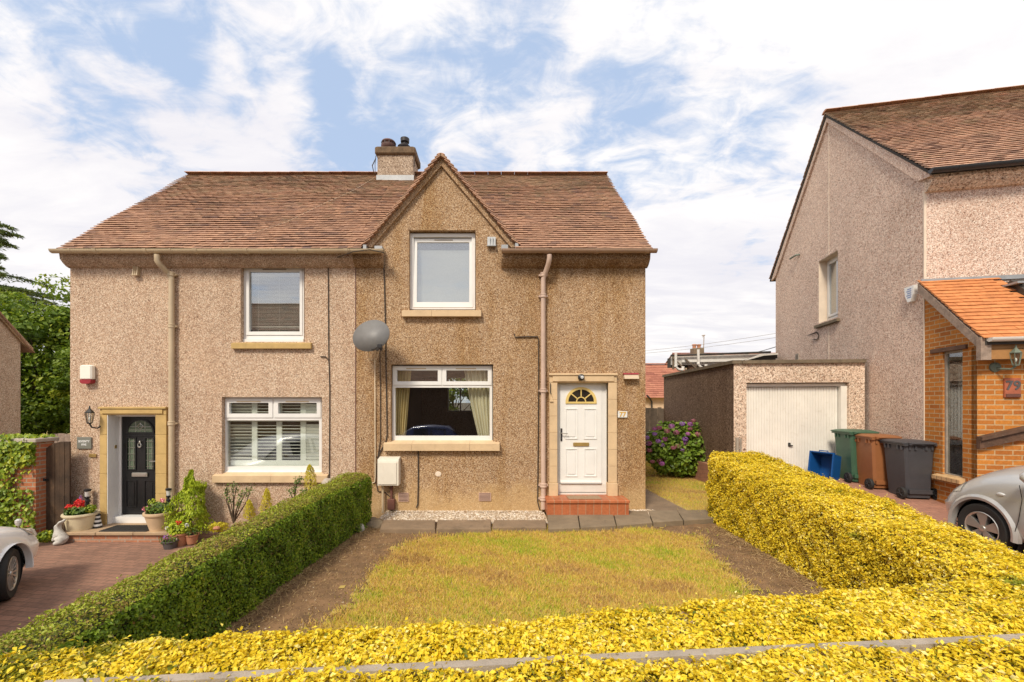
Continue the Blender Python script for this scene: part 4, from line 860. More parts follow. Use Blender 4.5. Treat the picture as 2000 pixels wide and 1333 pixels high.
# front garden: soil bed with gentle relief
def soil_h(x, y): return .02*mn.noise(Vector((x*1.3, y*1.3, 0)))+.012*mn.noise(Vector((x*6, y*6, 3)))+(0.03*max(0, (y-5)/2))
nx, ny = 110, 92; X0, X1, Y0, Y1 = -2.75, 4.2, 2.2, 7.3
vs = [(X0+(X1-X0)*i/nx, Y0+(Y1-Y0)*j/ny, soil_h(X0+(X1-X0)*i/nx, Y0+(Y1-Y0)*j/ny)) for j in range(ny+1) for i in range(nx+1)]
m = MB(); m.add(vs, [(j*(nx+1)+i, j*(nx+1)+i+1, (j+1)*(nx+1)+i+1, (j+1)*(nx+1)+i) for j in range(ny) for i in range(nx)])
o = part('garden_soil', m, 'soil', smooth='all'); o['kind'] = 'structure'
lawn = [(-1.85, 3.9), (-1.8, 2.9), (-1.6, 2.3), (2.4, 2.5), (2.45, 3.9), (2.55, 4.6), (2.7, 5.3), (2.95, 6.1), (3.3, 6.8), (2.2, 7.0), (.5, 6.8), (-.6, 6.6), (-1.1, 6.4), (-1.35, 6.0), (-1.57, 4.83)]
def inpoly(P_, poly):
    x, y = P_[:, 0], P_[:, 1]; ins = np.zeros(len(x), bool); n = len(poly)
    for i in range(n):
        (x1, y1), (x2, y2) = poly[i], poly[(i+1) % n]
        c = ((y1 > y) != (y2 > y)) & (x < (x2-x1)*(y-y1)/((y2-y1)+1e-12)+x1); ins ^= c
    return ins
def shapely_blur(P_, poly, k=.3):      # ragged membership
    Q = P_+np.stack([smnoise(np.c_[P_*2.2, np.zeros(len(P_))], 1.0, 1), smnoise(np.c_[P_*2.2, np.zeros(len(P_))], 1.0, 2)], 1)*k+rng.normal(0, .1, P_.shape)
    return inpoly(Q, poly)
def grass(name, poly, n, hmin, hmax, zf, label, green=.0, box=None, bm='grassm'):
    xs = [p[0] for p in poly]; ys = [p[1] for p in poly]
    Q = np.c_[rng.uniform(min(xs)-.3, max(xs)+.3, n), rng.uniform(min(ys)-.2, max(ys)+.2, n)]; Q = Q[shapely_blur(Q, poly)]
    n = len(Q); z = zf(Q); h = rng.uniform(hmin, hmax, n)*rng.choice([1, 1, 1, 1.5], n)
    ang = rng.uniform(0, 6.28, n); le = rng.uniform(.1, 1.1, n)*h; la = rng.uniform(0, 6.28, n)
    wd = .0035+.0025*rng.random(n)
    V = np.empty((n, 3, 3)); b = np.c_[Q, z-.004]
    dx = np.c_[np.cos(ang), np.sin(ang), np.zeros(n)]*wd[:, None]
    V[:, 0] = b-dx; V[:, 1] = b+dx; V[:, 2] = b+np.c_[np.cos(la)*le, np.sin(la)*le, h]
    t = .42+green+.2*smnoise(np.c_[Q*1.1, np.zeros(n)], 1.3, 5)+.22*smnoise(np.c_[Q*3.2, np.zeros(n)], 1.2, 6)+.12*smnoise(np.c_[Q*9, np.zeros(n)], 1.2, 8)+rng.normal(0, .2, n)
    # greener towards the middle band of the plot, strawy at its rim as in any dry lawn
    Fi = np.arange(n*3).reshape(n, 3)
    o = trimesh(name, V.reshape(-1, 3), Fi, np.repeat(np.clip(t, 0, 1), 3), bm); tag(o, label, 'grass', kind='stuff'); return o
zl = lambda Q: np.array([soil_h(x, y) for x, y in Q])+.006
# thin turf mat under the blades, following the soil
nx, ny = 84, 72; vs = []; fs = []; idx = {}
for j in range(ny+1):
    for i in range(nx+1):
        x, y = -2.0+5.5*i/nx, 2.3+4.8*j/ny; idx[i, j] = len(vs); vs.append((x, y, soil_h(x, y)+.008))
cc = np.array([(-2.0+5.5*(i+.5)/nx, 2.3+4.8*(j+.5)/ny) for j in range(ny) for i in range(nx)]); ins = shapely_blur(cc, lawn, .3)
for q, (j, i) in enumerate((j, i) for j in range(ny) for i in range(nx)):
    if ins[q]: fs.append((idx[i, j], idx[i+1, j], idx[i+1, j+1], idx[i, j+1]))
m = MB(); m.add(vs, fs); o = part('turf', m, 'lawn_base', smooth='all'); o['kind'] = 'structure'
grass('lawn_grass', lawn, 300000, .016, .045, zl, 'short dry yellow green grass of the front lawn')
allsoil = [(-2.6, 2.5), (3.6, 2.5), (3.6, 7.0), (-2.0, 7.0)]
grass('straw_litter', allsoil, 26000, .003, .022, zl, 'dry straw and clippings scattered over the bare soil', bm='strawm')
n = 2600; Q = np.c_[rng.uniform(-2.5, 3.6, n), rng.uniform(2.6, 7.0, n)]; Pq = np.c_[Q, zl(Q)+.004]
o = leaves('dry_leaf_litter', Pq, np.tile([0, 0, 1.], (n, 1)), rng.uniform(.01, .03, n), rng.random(n), 'strawm', aspect=.5, tilt=.5); tag(o, 'scattered dead leaves lying on the soil and lawn edge', 'leaf litter', kind='stuff')
# side garden right of the house
sheet('side_garden_ground', [(2.73, 7.42), (5.5, 7.42), (5.6, 14.9), (2.73, 14.9)], .07, 'lawn_base', thick=.5)
sg = [(3.35, 7.75), (5.2, 7.7), (5.6, 14.6), (3.3, 14.6), (3.25, 9.5)]
grass('side_grass', sg, 60000, .015, .045, lambda Q: np.full(len(Q), .07), 'straw coloured grass beside the hydrangea')
# slabs
m = MB()
def slab(m, poly, z0, z1, c=.012):
    cx_, cy_ = sum(p[0] for p in poly)/len(poly), sum(p[1] for p in poly)/len(poly); vs = []
    for k, (z, s) in enumerate(((z0, 0), (z1-c, 0), (z1, c))):
        for x, y in poly: d = Vector((cx_-x, cy_-y)); d = d/d.length*s; vs.append((x+d.x, y+d.y, z))
    n = len(poly); fs = [tuple(range(2*n, 3*n))]
    for k in range(2):
        for i in range(n): j = (i+1) % n; fs.append((k*n+i, k*n+j, (k+1)*n+j, (k+1)*n+i))
    m.add(vs, fs)
def gp(px, py, z): g = G(px, py, z); return (g.x, g.y)
for a, b, c, d in ((745, 850, 742, 850), (852, 959, 852, 959), (962, 1066, 961, 1067)):
    k = -3 if a > 950 else 0; slab(m, [gp(c, 1033+k, .1), gp(d, 1033+k, .1), gp(b, 1016, .1), gp(a+3, 1016, .1)], -.06, .1)
o = struct('front_path', m, 'slab_brown')
m = MB()
xs = [1070, 1133, 1204, 1275, 1335, 1395, 1450]; fy = [1034, 1031, 1027, 1021, 1017, 1013, 1010]; bx = [1068, 1128, 1197, 1265, 1322, 1380, 1435]
for i in range(6): slab(m, [gp(xs[i]+1, fy[i], .1), gp(xs[i+1]-1, fy[i+1], .1), gp(bx[i+1]-1, 1000-i*1.0, .1), gp(bx[i]+1, 1001-i, .1)], -.08, .1+.003*(i % 2), .006)
struct('front_path', m, 'slab_grey')
m = MB(); m.prism([(2.74, 7.68), (3.5, 7.72), (3.42, 9.2), (3.3, 14.5), (2.74, 14.5)], .05, .09, 'z'); struct('side_path', m, 'slab_brown')
m = MB(); m.box(-2.1, .84, 7.3, 7.998, -.3, .055); m.box(2.32, 2.9, 7.62, 7.998, -.3, .08); struct('gravel_bed', m, 'gravelm')
# dead grass swept up along the feet of both hedges
n = 5200; half = rng.random(n) < .5; ty = rng.uniform(3., 7.1, n); inx = np.interp(ty, [3, 4.2, 5.2, 6.3, 7.25], [-2.56, -2.5, -2.42, -2.3, -2.13])
tx = np.where(half, inx+.03+rng.exponential(.1, n), 3.64-rng.exponential(.14, n)); Q = np.c_[tx, ty]
o = leaves('dead_grass', np.c_[Q, zl(Q)+.012*rng.random(n)], np.tile([0, 0, 1.], (n, 1)), rng.uniform(.04, .13, n), rng.random(n), 'strawm', aspect=.05, tilt=.5); tag(o, 'dry dead grass lying along the foot of the hedges', 'dead grass', kind='stuff')
# clods and grit on the bare soil
def grit(nm, n, x, y, z, s, tone, mt, label, cat):
    base = np.array([[1, 0, -.3], [-.5, .87, -.3], [-.5, -.87, -.3], [0, 0, .8]]); Vs = np.empty((n, 4, 3)); th = rng.uniform(0, 6.28, n); c, s_ = np.cos(th), np.sin(th)
    for k in range(4): bx_, by_, bz_ = base[k]; j = rng.uniform(.7, 1.3, n); Vs[:, k] = np.c_[x+(bx_*c-by_*s_)*s*j, y+(bx_*s_+by_*c)*s*j, z+bz_*s*.6]
    b = (np.arange(n)*4)[:, None]; Fi = np.concatenate([b+np.array([[0, 1, 3]]), b+np.array([[1, 2, 3]]), b+np.array([[2, 0, 3]])], 1).reshape(-1, 3)
    o = trimesh(nm, Vs.reshape(-1, 3), Fi, np.repeat(tone, 4), mt); tag(o, label, cat, kind='stuff')
leafmat('clodm', [(0, (.08, .045, .022)), (.7, (.16, .095, .05)), (.93, (.3, .2, .11)), (1, (.5, .42, .3))], .0, .9)
n = 16000; gx_, gy_ = rng.uniform(-2.5, 3.65, n), rng.uniform(2.6, 7.1, n); grit('soil_clods', n, gx_, gy_, zl(np.c_[gx_, gy_])-.004, .0035+.012*rng.random(n)**3, rng.random(n), 'clodm', 'small clods and grit lying on the bare garden soil', 'soil')
# pebbles on it
n = 3400; V = []; base = np.array([[1, 0, -.3], [-.5, .87, -.3], [-.5, -.87, -.3], [0, 0, .8]])
Vs = np.empty((n, 4, 3)); x = rng.uniform(-2.08, .82, n); y = 8-rng.random(n)**1.6*.7; ex = rng.random(n) < .12; x[ex] = rng.uniform(2.32, 2.88, ex.sum()); y[ex] = rng.uniform(7.64, 7.99, ex.sum())
s = rng.uniform(.008, .02, n); th = rng.uniform(0, 6.28, n); c, s_ = np.cos(th), np.sin(th)
for k in range(4):
    bx_, by_, bz_ = base[k]; j = rng.uniform(.7, 1.3, n)
    Vs[:, k] = np.c_[x+(bx_*c-by_*s_)*s*j, y+(bx_*s_+by_*c)*s*j, np.where(ex, .08, .055)+.008+(8-y < .1)*.01+bz_*s*.7]
b = (np.arange(n)*4)[:, None]; Fi = np.concatenate([b+np.array([[0, 1, 3]]), b+np.array([[1, 2, 3]]), b+np.array([[2, 0, 3]])], 1).reshape(-1, 3)
leafmat('pebblem', [(0, (.3, .2, .12)), (.5, (.6, .48, .34)), (1, (.85, .78, .68))], .0, .8)
o = trimesh('gravel', Vs.reshape(-1, 3), Fi, np.repeat(rng.random(n), 4), 'pebblem'); tag(o, 'pale gravel chippings along the foot of the brown wall', 'gravel', kind='stuff')
# right driveway: slopes up to the garage
def dz(y): return .24+.0727*(min(max(y, 2), 9.45)-5)
m = MB(); ys = list(np.arange(2.0, 9.46, .5))+[9.45, 16]; vs = []
for y in ys: xa = 4.9 if y < 5.3 else 4.6+(y-5.3)*.13; vs += [(min(xa, 5.15), y, dz(y)), (16, y, dz(y)), (min(xa, 5.15), y, -.4), (16, y, -.4)]
m.add(vs, [(4*i, 4*i+1, 4*i+5, 4*i+4) for i in range(len(ys)-1)]+[(4*i, 4*i+4, 4*i+6, 4*i+2) for i in range(len(ys)-1)])
struct('driveway_paving', m, 'pavers_pink')
# stones at the hedge end
def rock(name, c, r, mt, label, cat='stone', sq=.15, seed=1):
    m = MB(); m.ball((0, 0, 0), 1, 14); r_ = np.random.default_rng(seed)
    vs = []
    for v in m.v:
        v = Vector(v); k = 1+sq*mn.noise(v*1.7+Vector((seed, 0, 0)))+.05*mn.noise(v*5); vs.append((c[0]+v.x*r[0]*k, c[1]+v.y*r[1]*k, c[2]+v.z*r[2]*k))
    m.v = vs; return tag(part(name, m, mt, smooth=True), label, cat)
g1 = G(702, 1040, 0); rock('stone', (g1.x, g1.y, .05), (.085, .09, .09), 'stone_grey', 'small rounded stone at the far foot of the green hedge', seed=3)
g1 = G(729, 1034, 0); rock('stone', (g1.x, g1.y+.1, .04), (.17, .15, .11), 'slab_grey', 'dark angular stone slab end between green hedge and path', sq=.5, seed=5)

# ================================================================ hedges
def hedge(name, label, path, n, lsize, mt, core, topmt=None, seed=0, rough=.03, side_bias=None, tone_f=None):
    """path: list of (t, xl, xr, zbase, ztop, y) sections lofted along y; leaves spread over the clipped surface"""
    o = root(name, label, 'hedge', ((path[0][1]+path[0][2])/2, path[0][5], path[0][3]))
    sec = []
    for (t, xl, xr, zb, zt, y) in path:
        w = (xr-xl); r = min(w*.32, .16); pts = [(xl, zb), (xl-.0, zt-r)]
        pts += [(xl+r-r*math.cos(a), zt-r+r*math.sin(a)) for a in np.linspace(0, math.pi/2, 6)[1:]]
        pts += [(xr-r+r*math.sin(a), zt-r+r*math.cos(a)) for a in np.linspace(0, math.pi/2, 6)]
        pts += [(xr, zb)]; sec.append((y, pts))
    npt = len(sec[0][1]); A = np.array([[(p[0], y, p[1]) for p in pts] for y, pts in sec])
    # inner woody core
    m = MB(); rings = []
    for k, (y, pts) in enumerate(sec):
        cxm = (pts[0][0]+pts[-1][0])/2; kk = .86
        rings.append([(cxm+(p[0]-cxm)*(1-.13/max(.2, (pts[-1][0]-pts[0][0]))), y+(.07 if k == 0 else -.07 if k == len(sec)-1 else 0)*(1 if sec[-1][0] > sec[0][0] else -1), p[1]-(.06 if 0 < i < npt-1 else 0)) for i, p in enumerate(pts)])
    m.loft(rings); part('branches', m, core, o)
    # patches of the surface weighted by area
    cells = []
    for i in range(len(sec)-1):
        for j in range(npt-1): cells.append((A[i, j], A[i, j+1], A[i+1, j], A[i+1, j+1]))
    for e, s in ((0, -1), (len(sec)-1, 1)):      # end caps: fan strips between left and right outline
        for j in range(npt//2): cells.append((A[e, j], A[e, npt-1-j], A[e, j+1], A[e, npt-2-j]))
    C = np.array(cells); ar = np.linalg.norm(np.cross(C[:, 1]-C[:, 0], C[:, 2]-C[:, 0]), axis=1)+np.linalg.norm(np.cross(C[:, 1]-C[:, 3], C[:, 2]-C[:, 3]), axis=1)
    cen = A.reshape(-1, 3).mean(0)
    # nearer parts show larger, so they get more leaves
    dist = np.linalg.norm(C.mean(1)-np.array([0, 0, CZ]), axis=1)
    pk = ar; pk = pk/pk.sum(); ci = rng.choice(len(C), n, p=pk); u, v = rng.random((n, 1)), rng.random((n, 1))
    c = C[ci]; Pt = c[:, 0]*(1-u)*(1-v)+c[:, 1]*u*(1-v)+c[:, 2]*(1-u)*v+c[:, 3]*u*v
    Nn = unit(np.cross(c[:, 1]-c[:, 0]+1e-9, c[:, 2]-c[:, 0])); mid = np.array([(A[:, 0, 0].mean()+A[:, -1, 0].mean())/2, 0, 0])
    ycen = A[:, 0, 1].mean(); secx = np.interp(Pt[:, 1], *(lambda yy, xx: (yy[np.argsort(yy)], xx[np.argsort(yy)]))(A[:, 0, 1], (A[:, 0, 0]+A[:, -1, 0])/2))
    outv = np.c_[Pt[:, 0]-secx, np.zeros(n), Pt[:, 2]-(A[0, 0, 2]+.3)]; caps = ci >= (len(sec)-1)*(npt-1); outv[caps] = np.c_[np.zeros(caps.sum()), Pt[caps, 1]-ycen, np.zeros(caps.sum())]
    Nn *= np.sign((Nn*outv).sum(1, keepdims=True)+1e-9)
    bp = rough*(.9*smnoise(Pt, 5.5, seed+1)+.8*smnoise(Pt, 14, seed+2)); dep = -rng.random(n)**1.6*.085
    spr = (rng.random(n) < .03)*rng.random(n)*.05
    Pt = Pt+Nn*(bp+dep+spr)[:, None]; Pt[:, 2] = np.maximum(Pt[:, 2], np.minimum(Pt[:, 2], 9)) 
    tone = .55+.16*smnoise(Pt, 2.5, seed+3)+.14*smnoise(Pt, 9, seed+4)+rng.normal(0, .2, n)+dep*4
    if tone_f is not None: tone = tone_f(Pt, Nn, tone)
    sz = lsize*rng.uniform(.5, 1.4, n)
    kt = rng.choice(n, n//45, replace=False); leaves('clipped_twigs', Pt[kt]+Nn[kt]*.012, Nn[kt], lsize*rng.uniform(1., 2.2, len(kt)), rng.random(len(kt)), 'strawm', o, .09, 1.2)
    up = np.array([0, 0, .35]); top = Nn[:, 2] > .55
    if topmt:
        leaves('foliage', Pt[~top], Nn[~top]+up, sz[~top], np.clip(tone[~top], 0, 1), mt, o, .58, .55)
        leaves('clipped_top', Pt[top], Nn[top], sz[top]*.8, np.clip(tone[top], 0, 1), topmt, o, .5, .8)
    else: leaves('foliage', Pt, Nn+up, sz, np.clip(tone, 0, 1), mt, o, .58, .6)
    return o
def secs(rows, k=6):      # densify sections
    out = []; n = (len(rows)-1)*k
    for i in range(n+1):
        f = i/k; a = min(int(f), len(rows)-2); s = f-a; out.append(tuple(rows[a][q]*(1-s)+rows[a+1][q]*s for q in range(6)))
    return out
hedge('privet_hedge', 'dark green clipped hedge along the left side of the front lawn', secs([(0, -2.68, -2.13, -.35, .90, 7.25), (0, -2.72, -2.3, -.35, .88, 6.3), (0, -2.82, -2.42, -.35, .83, 5.2), (0, -2.92, -2.5, -.35, .78, 4.2), (0, -3.0, -2.55, -.35, .74, 3.2), (0, -3.12, -2.6, -.35, .70, 2.35)]),
      185000, .0265, 'leaf_privet', 'twigs_green', 'leaf_privet_top', 10, .03)
hedge('golden_privet_hedge', 'tall bright yellow hedge along the right side of the lawn', secs([(0, 3.66, 4.62, -.1, 1.22, 7.55), (0, 3.66, 4.68, -.1, 1.15, 7.0), (0, 3.66, 4.72, -.1, 1.04, 6.2), (0, 3.66, 4.68, -.1, .97, 5.2), (0, 3.66, 4.5, -.15, .9, 4.2), (0, 3.64, 4.42, -.3, .84, 3.2), (0, 3.6, 4.4, -.3, .8, 2.9)]),
      230000, .0265, 'leaf_gold', 'twigs', None, 20, .04)
def front_tone(Pt, Nn, tone):      # self-sown green growth mixed in towards the left end
    p = np.clip((-1.2-Pt[:, 0]+.9*smnoise(Pt, 3.5, 91))*1.2, 0, 1)*np.clip(.42+.9*smnoise(Pt, 6.5, 92), 0, .85)+.02; return np.where(rng.random(len(Pt)) < p, tone*.15, tone)
# front hedge, either side of the wall coping: built along x, so swap axes
def front_line(px): return None
WA, WB = Vector((-1.91, 2.13, .72)), Vector((2.96, 2.42, .78)); wd = (WB-WA).normalized()
def wl(x): t = (x-WA.x)/(WB.x-WA.x); return WA.y+(WB.y-WA.y)*t, WA.z+(WB.z-WA.z)*t
leafmat('twigm', [(0, (.12, .075, .05)), (.6, (.3, .2, .15)), (1, (.5, .4, .32))], 0, .8)
def hedge_x(name, label, rows, n, lsize, seed, tone_f=None):
    """rows: (x, y_front, y_back, zb, zt)"""
    o = root(name, label, 'hedge', (rows[0][0], rows[0][1], rows[0][3]))
    A = []
    for (x, ya, yb, zb, zt) in rows:
        r = .07; A.append([(x, ya, zb), (x, ya, zt-r)]+[(x, ya+r-r*math.cos(a), zt-r+r*math.sin(a)) for a in np.linspace(0, math.pi/2, 5)[1:]]+[(x, yb-r+r*math.sin(a), zt-r+r*math.cos(a)) for a in np.linspace(0, math.pi/2, 5)]+[(x, yb, zb)])
    A = np.array(A); npt = A.shape[1]
    m = MB(); m.loft([[(p[0], p[1]+(.05 if p[1] < (r_[0][1]+r_[-1][1])/2 else -.05), p[2]-.055) for p in r_] for r_ in A.tolist()]); part('branches', m, 'twigs', o)
    C = np.array([(A[i, j], A[i, j+1], A[i+1, j], A[i+1, j+1]) for i in range(len(A)-1) for j in range(npt-1)])
    ar = np.linalg.norm(np.cross(C[:, 1]-C[:, 0], C[:, 2]-C[:, 0]), axis=1); zc = C.mean(1)[:, 2]; ar = ar*np.where(zc < .3, .25, 1)
    ci = rng.choice(len(C), n, p=ar/ar.sum()); u, v = rng.random((n, 1)), rng.random((n, 1)); c = C[ci]
    Pt = c[:, 0]*(1-u)*(1-v)+c[:, 1]*u*(1-v)+c[:, 2]*(1-u)*v+c[:, 3]*u*v; Nn = unit(np.cross(c[:, 1]-c[:, 0], c[:, 2]-c[:, 0]))
    ym = np.interp(Pt[:, 0], A[:, 0, 0], (A[:, 0, 1]+A[:, -1, 1])/2); outv = np.c_[np.zeros(n), Pt[:, 1]-ym, Pt[:, 2]-.35]; Nn *= np.sign((Nn*outv).sum(1, keepdims=True)+1e-9)
    bare = (smnoise(Pt, 4.2, seed+9) > .42) & (rng.random(n) < .6) & (Nn[:, 2] > .5)
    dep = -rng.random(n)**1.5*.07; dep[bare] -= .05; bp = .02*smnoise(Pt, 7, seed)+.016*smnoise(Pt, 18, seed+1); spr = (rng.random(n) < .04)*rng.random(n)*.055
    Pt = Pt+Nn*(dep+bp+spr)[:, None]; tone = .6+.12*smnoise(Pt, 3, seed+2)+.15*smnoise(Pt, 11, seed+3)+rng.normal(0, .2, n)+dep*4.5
    if tone_f is not None: tone = tone_f(Pt, Nn, tone)
    kb = np.where(bare)[0]; kb = kb[rng.random(len(kb)) < .35]
    if len(kb) > 60: leaves('bare_twigs', Pt[kb]+Nn[kb]*.03, Nn[kb], lsize*rng.uniform(.8, 2.2, len(kb)), rng.random(len(kb)), 'twigm', o, .12, 1.5)
    kt = rng.choice(n, n//40, replace=False); leaves('clipped_twigs', Pt[kt]+Nn[kt]*.012, Nn[kt], lsize*rng.uniform(1., 2.2, len(kt)), rng.random(len(kt)), 'strawm', o, .09, 1.2)
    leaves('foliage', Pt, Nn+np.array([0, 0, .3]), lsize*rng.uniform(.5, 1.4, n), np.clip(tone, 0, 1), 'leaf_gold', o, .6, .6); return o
rows = []
for x in np.linspace(-3.3, 3.9, 26):
    yw, zw = wl(x); yb = np.interp(x, [-3.3, -2.75, -2.2, .0, 1.9, 3.9], [2.2, 2.3, 2.48, 2.62, 2.95, 3.15]); rows.append((x, yw+.03, max(yb, yw+.2), -.3, zw+.035+.0*x))
hedge_x('golden_privet_hedge', 'low yellow hedge behind the grey wall coping across the front of the garden', rows, 120000, .027, 30, front_tone)
rows = []
for x in np.linspace(-3.2, 3.9, 26):
    yw, zw = wl(x); rows.append((x, yw-.6, yw-.008, -.33, zw+.018+.022*math.sin(x*5)+.012*math.sin(x*13)))
hedge_x('golden_privet_hedge', 'yellow hedge in the foreground on the street side of the grey wall coping', rows, 105000, .028, 40, front_tone)
# walls with coping inside the hedges
gw = root('garden_wall', 'low front garden wall with grey coping showing between the yellow hedges', 'wall', (0, 2.3, -.33))
m = MB(); a, b = Vector((-4.2, wl(-4.2)[0], 0)), Vector((5.2, wl(5.2)[0], 0)); ang = math.atan2(b.y-a.y, b.x-a.x); Ln = (b-a).length
def alongwall(mb, x0, x1, w, z0, z1, c=.006):
    p = a.lerp(b, (x0-a.x)/(b.x-a.x)); q = a.lerp(b, (x1-a.x)/(b.x-a.x)); zz0 = wl(x0)[1]; zz1 = wl(x1)[1]
    nrm_ = Vector((-math.sin(ang), math.cos(ang), 0))*w
    vs = [p-nrm_+Vector((0, 0, zz0+z0)), q-nrm_+Vector((0, 0, zz1+z0)), q+nrm_+Vector((0, 0, zz1+z0)), p+nrm_+Vector((0, 0, zz0+z0)), p-nrm_+Vector((0, 0, zz0+z1)), q-nrm_+Vector((0, 0, zz1+z1)), q+nrm_+Vector((0, 0, zz1+z1)), p+nrm_+Vector((0, 0, zz0+z1))]
    mb.add(vs, [(0, 3, 2, 1), (4, 5, 6, 7), (0, 1, 5, 4), (1, 2, 6, 5), (2, 3, 7, 6), (3, 0, 4, 7)])
x = -2.25
while x < 5.0: alongwall(m, x, min(x+.9, 5.1)-.002, .028, -.05, .0); x += .9
part('coping', m, 'coping_grey', gw)
m = MB(); alongwall(m, -2.2, 5.1, .024, -1.1, -.051); part('wall', m, 'concrete', gw)
gw = root('garden_wall', 'low wall with grey coping between the tall yellow hedge and the silver car', 'wall', (4.8, 4.5, 0))
m = MB(); pts = [(4.62, 3.3), (4.63, 3.8), (4.80, 4.5), (4.98, 5.2), (5.06, 6.2), (5.1, 7.6)]
for i in range(len(pts)-1):
    (xa, ya), (xb, yb) = pts[i], pts[i+1]; z = .74+.0*i; m.prism([(xa-.05, ya), (xa+.05, ya), (xb+.05, yb), (xb-.05, yb)], z-.07, z, 'z')
part('coping', m, 'coping_grey', gw); m = MB()
for i in range(len(pts)-1):
    (xa, ya), (xb, yb) = pts[i], pts[i+1]; m.prism([(xa-.04, ya), (xa+.04, ya), (xb+.04, yb), (xb-.04, yb)], -.3, .669, 'z')
part('wall', m, 'concrete', gw)
# ================================================================ the neighbouring house on the right (own frame: x along its front, y back along its side)
HC = Vector((7.52, 7.6, 0)); HA = -math.atan(.2095); HM = T(HC, HA)
hn = root('detached_house', 'pale pebbledashed house at the right with tall gable end and brick porch', 'house', HC, HA)
def RL(px, py, axis, val):
    Mi = HM.inverted(); o = Mi @ Vector((0, 0, CZ)); d = Mi.to_3x3() @ Vector(((px-PX)/F, 1, (PY-py)/F))
    t = (val-o[0])/d[0] if axis == 'x' else (val-o[1])/d[1]; return o+d*t
def lp(name, mb, mt, par=None, **k): return part(name, mb, mt, par or hn, world=False, **k)
D, EZ, AZ, HW = 6.17, 6.08, 9.22, 9.0
slp = (AZ-EZ)/(D/2+.25)
m = MB(); m.box(.004, HW, 0, .25, 0, EZ); m.box(.004, HW, D-.25, D-.003, 0, EZ); m.box(HW-.25, HW, .25, D-.25, 0, EZ)
lp('wall', m, 'dash_pale')
# gable end with its window opening (built facing -x)
wy0, wy1, wz0, wz1 = 2.70, 3.565, 4.12, 5.705
MG = Matrix.Rotation(R(-90), 4, 'Z')       # wall() x -> -y ; front y -> x
m = MB(); wall(m, -D, 0, 0, EZ-.1, 0, .25, [(-wy1, -wy0, wz0, wz1)], M=MG.inverted() @ Matrix.Scale(1, 4)) if False else None
def sidequad(mb, ya, yb, za, zb, x=0.0): mb.add([(x, ya, za), (x, yb, za), (x, yb, zb), (x, ya, zb)], [(0, 1, 2, 3)])
ys_ = [0, wy0, wy1, D]; zs_ = [0, wz0, wz1, EZ-.25+.0]
for i in range(3):
    for j in range(3):
        if i == 1 and j == 1: continue
        sidequad(m, ys_[i], ys_[i+1], zs_[j], zs_[j+1]); sidequad(m, ys_[i], ys_[i+1], zs_[j], zs_[j+1], .28)
m.add([(0, 0, zs_[3]), (0, D, zs_[3]), (0, D, EZ+.15), (0, D/2, AZ-.06), (0, 0, EZ+.15)], [(0, 1, 2, 3, 4)])
lp('gable_wall', m, 'dash_pale')
m = MB(); r = .26
m.box(0, r, wy1-.002, wy1+.02, wz0, wz1); m.box(0, r, wy0-.02, wy0+.002, wz0, wz1); m.box(0, r, wy0, wy1, wz1-.002, wz1+.02)
lp('window_reveal', m, 'cement_edge')
m = MB(); b1, b2 = -.012, .012
m.box(-.006, .02, D/2-.012, D/2+.012, wz1+.02, AZ-.3); m.box(-.006, .02, D/2-.012, D/2+.012, 0.4, wz0-.14); m.box(-.006, .016, -.006, .02, 4.2, EZ-.25); m.box(.016, .03, -.006, .0, .3, EZ-.25); m.box(-.006, .016, -.006, .02, .3, 4.2)
lp('render_bead', m, 'cement_edge')
m = MB()
MW = Matrix.Rotation(R(90), 4, 'Z')
def sring(mb, x0, x1, y0, y1, z0, z1, t, tb=None):
    tb = tb or t; mb.box(x0, x1, y0, y1, z0, z0+tb); mb.box(x0, x1, y0, y1, z1-t, z1); mb.box(x0, x1, y0, y0+t, z0+tb, z1-t); mb.box(x0, x1, y1-t, y1, z0+tb, z1-t)
sring(m, .19, .26, wy0, wy1, wz0, wz1, .06, .12); w = lp('window', m, 'upvc'); tag(w, 'small upper window in the gable end')
m = MB(); sring(m, .175, .22, wy0+.05, wy1-.05, wz0+.13, wz1-.06, .06); lp('sash', m, 'upvc', w)
m = MB(); m.box(.2, .21, wy0+.1, wy1-.1, wz0+.18, wz1-.1); lp('pane', m, 'glass_bright', w)
m = MB(); m.box(.45, .47, 2.3, 3.9, 3.9, 5.8); lp('window_blind', m, 'blind_white', w)
m = MB(); m.bbox(-.07, .2, 2.60, 3.66, 4.0, 4.075, .006); m.prism([(-.05, 4.07), (.19, 4.12), (.19, 4.07)], 2.7, 3.57, 'y') ; lp('sill', m, 'coping_dark', w)
m = MB()
for s, y0 in ((1, 0), (-1, D)):
    e = .16
    P0 = [(y0-s*.0, EZ-.02), (y0-s*.2, EZ-.05), (y0-s*.2, EZ-.02), (D/2, AZ-.0), (D/2, AZ-.17), (y0+s*.1, EZ+.02)]
    m.prism([(y, z-.04) for y, z in P0], -.05, .0, 'x')
lp('verge_band', m, 'dash_pale')
vsl = Vector((0, D/2+.28, (D/2+.28)*slp))
m = MB(); tiles(m, (-.09, -.28, EZ-.03), (1, 0, 0), vsl, HW+.2, vsl.length, .1, wob=.005)
tiles(m, (-.09, D+.28, EZ-.03), (1, 0, 0), Vector((0, -vsl.y, vsl.z)), HW+.2, vsl.length, .1)
rf = lp('roof', m, 'tiles_right')
m = MB(); top = EZ-.03+vsl.z
m.prism([(-.27, EZ-.05), (D/2, top-.015), (D+.27, EZ-.05), (D+.27, EZ-.1), (D/2, top-.08), (-.27, EZ-.1)], -.07, HW, 'x'); lp('underlay', m, 'felt_dark', rf)
m = MB(); ridge(m, (-.1, D/2, top+.03), (HW+.1, D/2, top+.03), .13); lp('ridge_tiles', m, 'ridge_clay', rf)
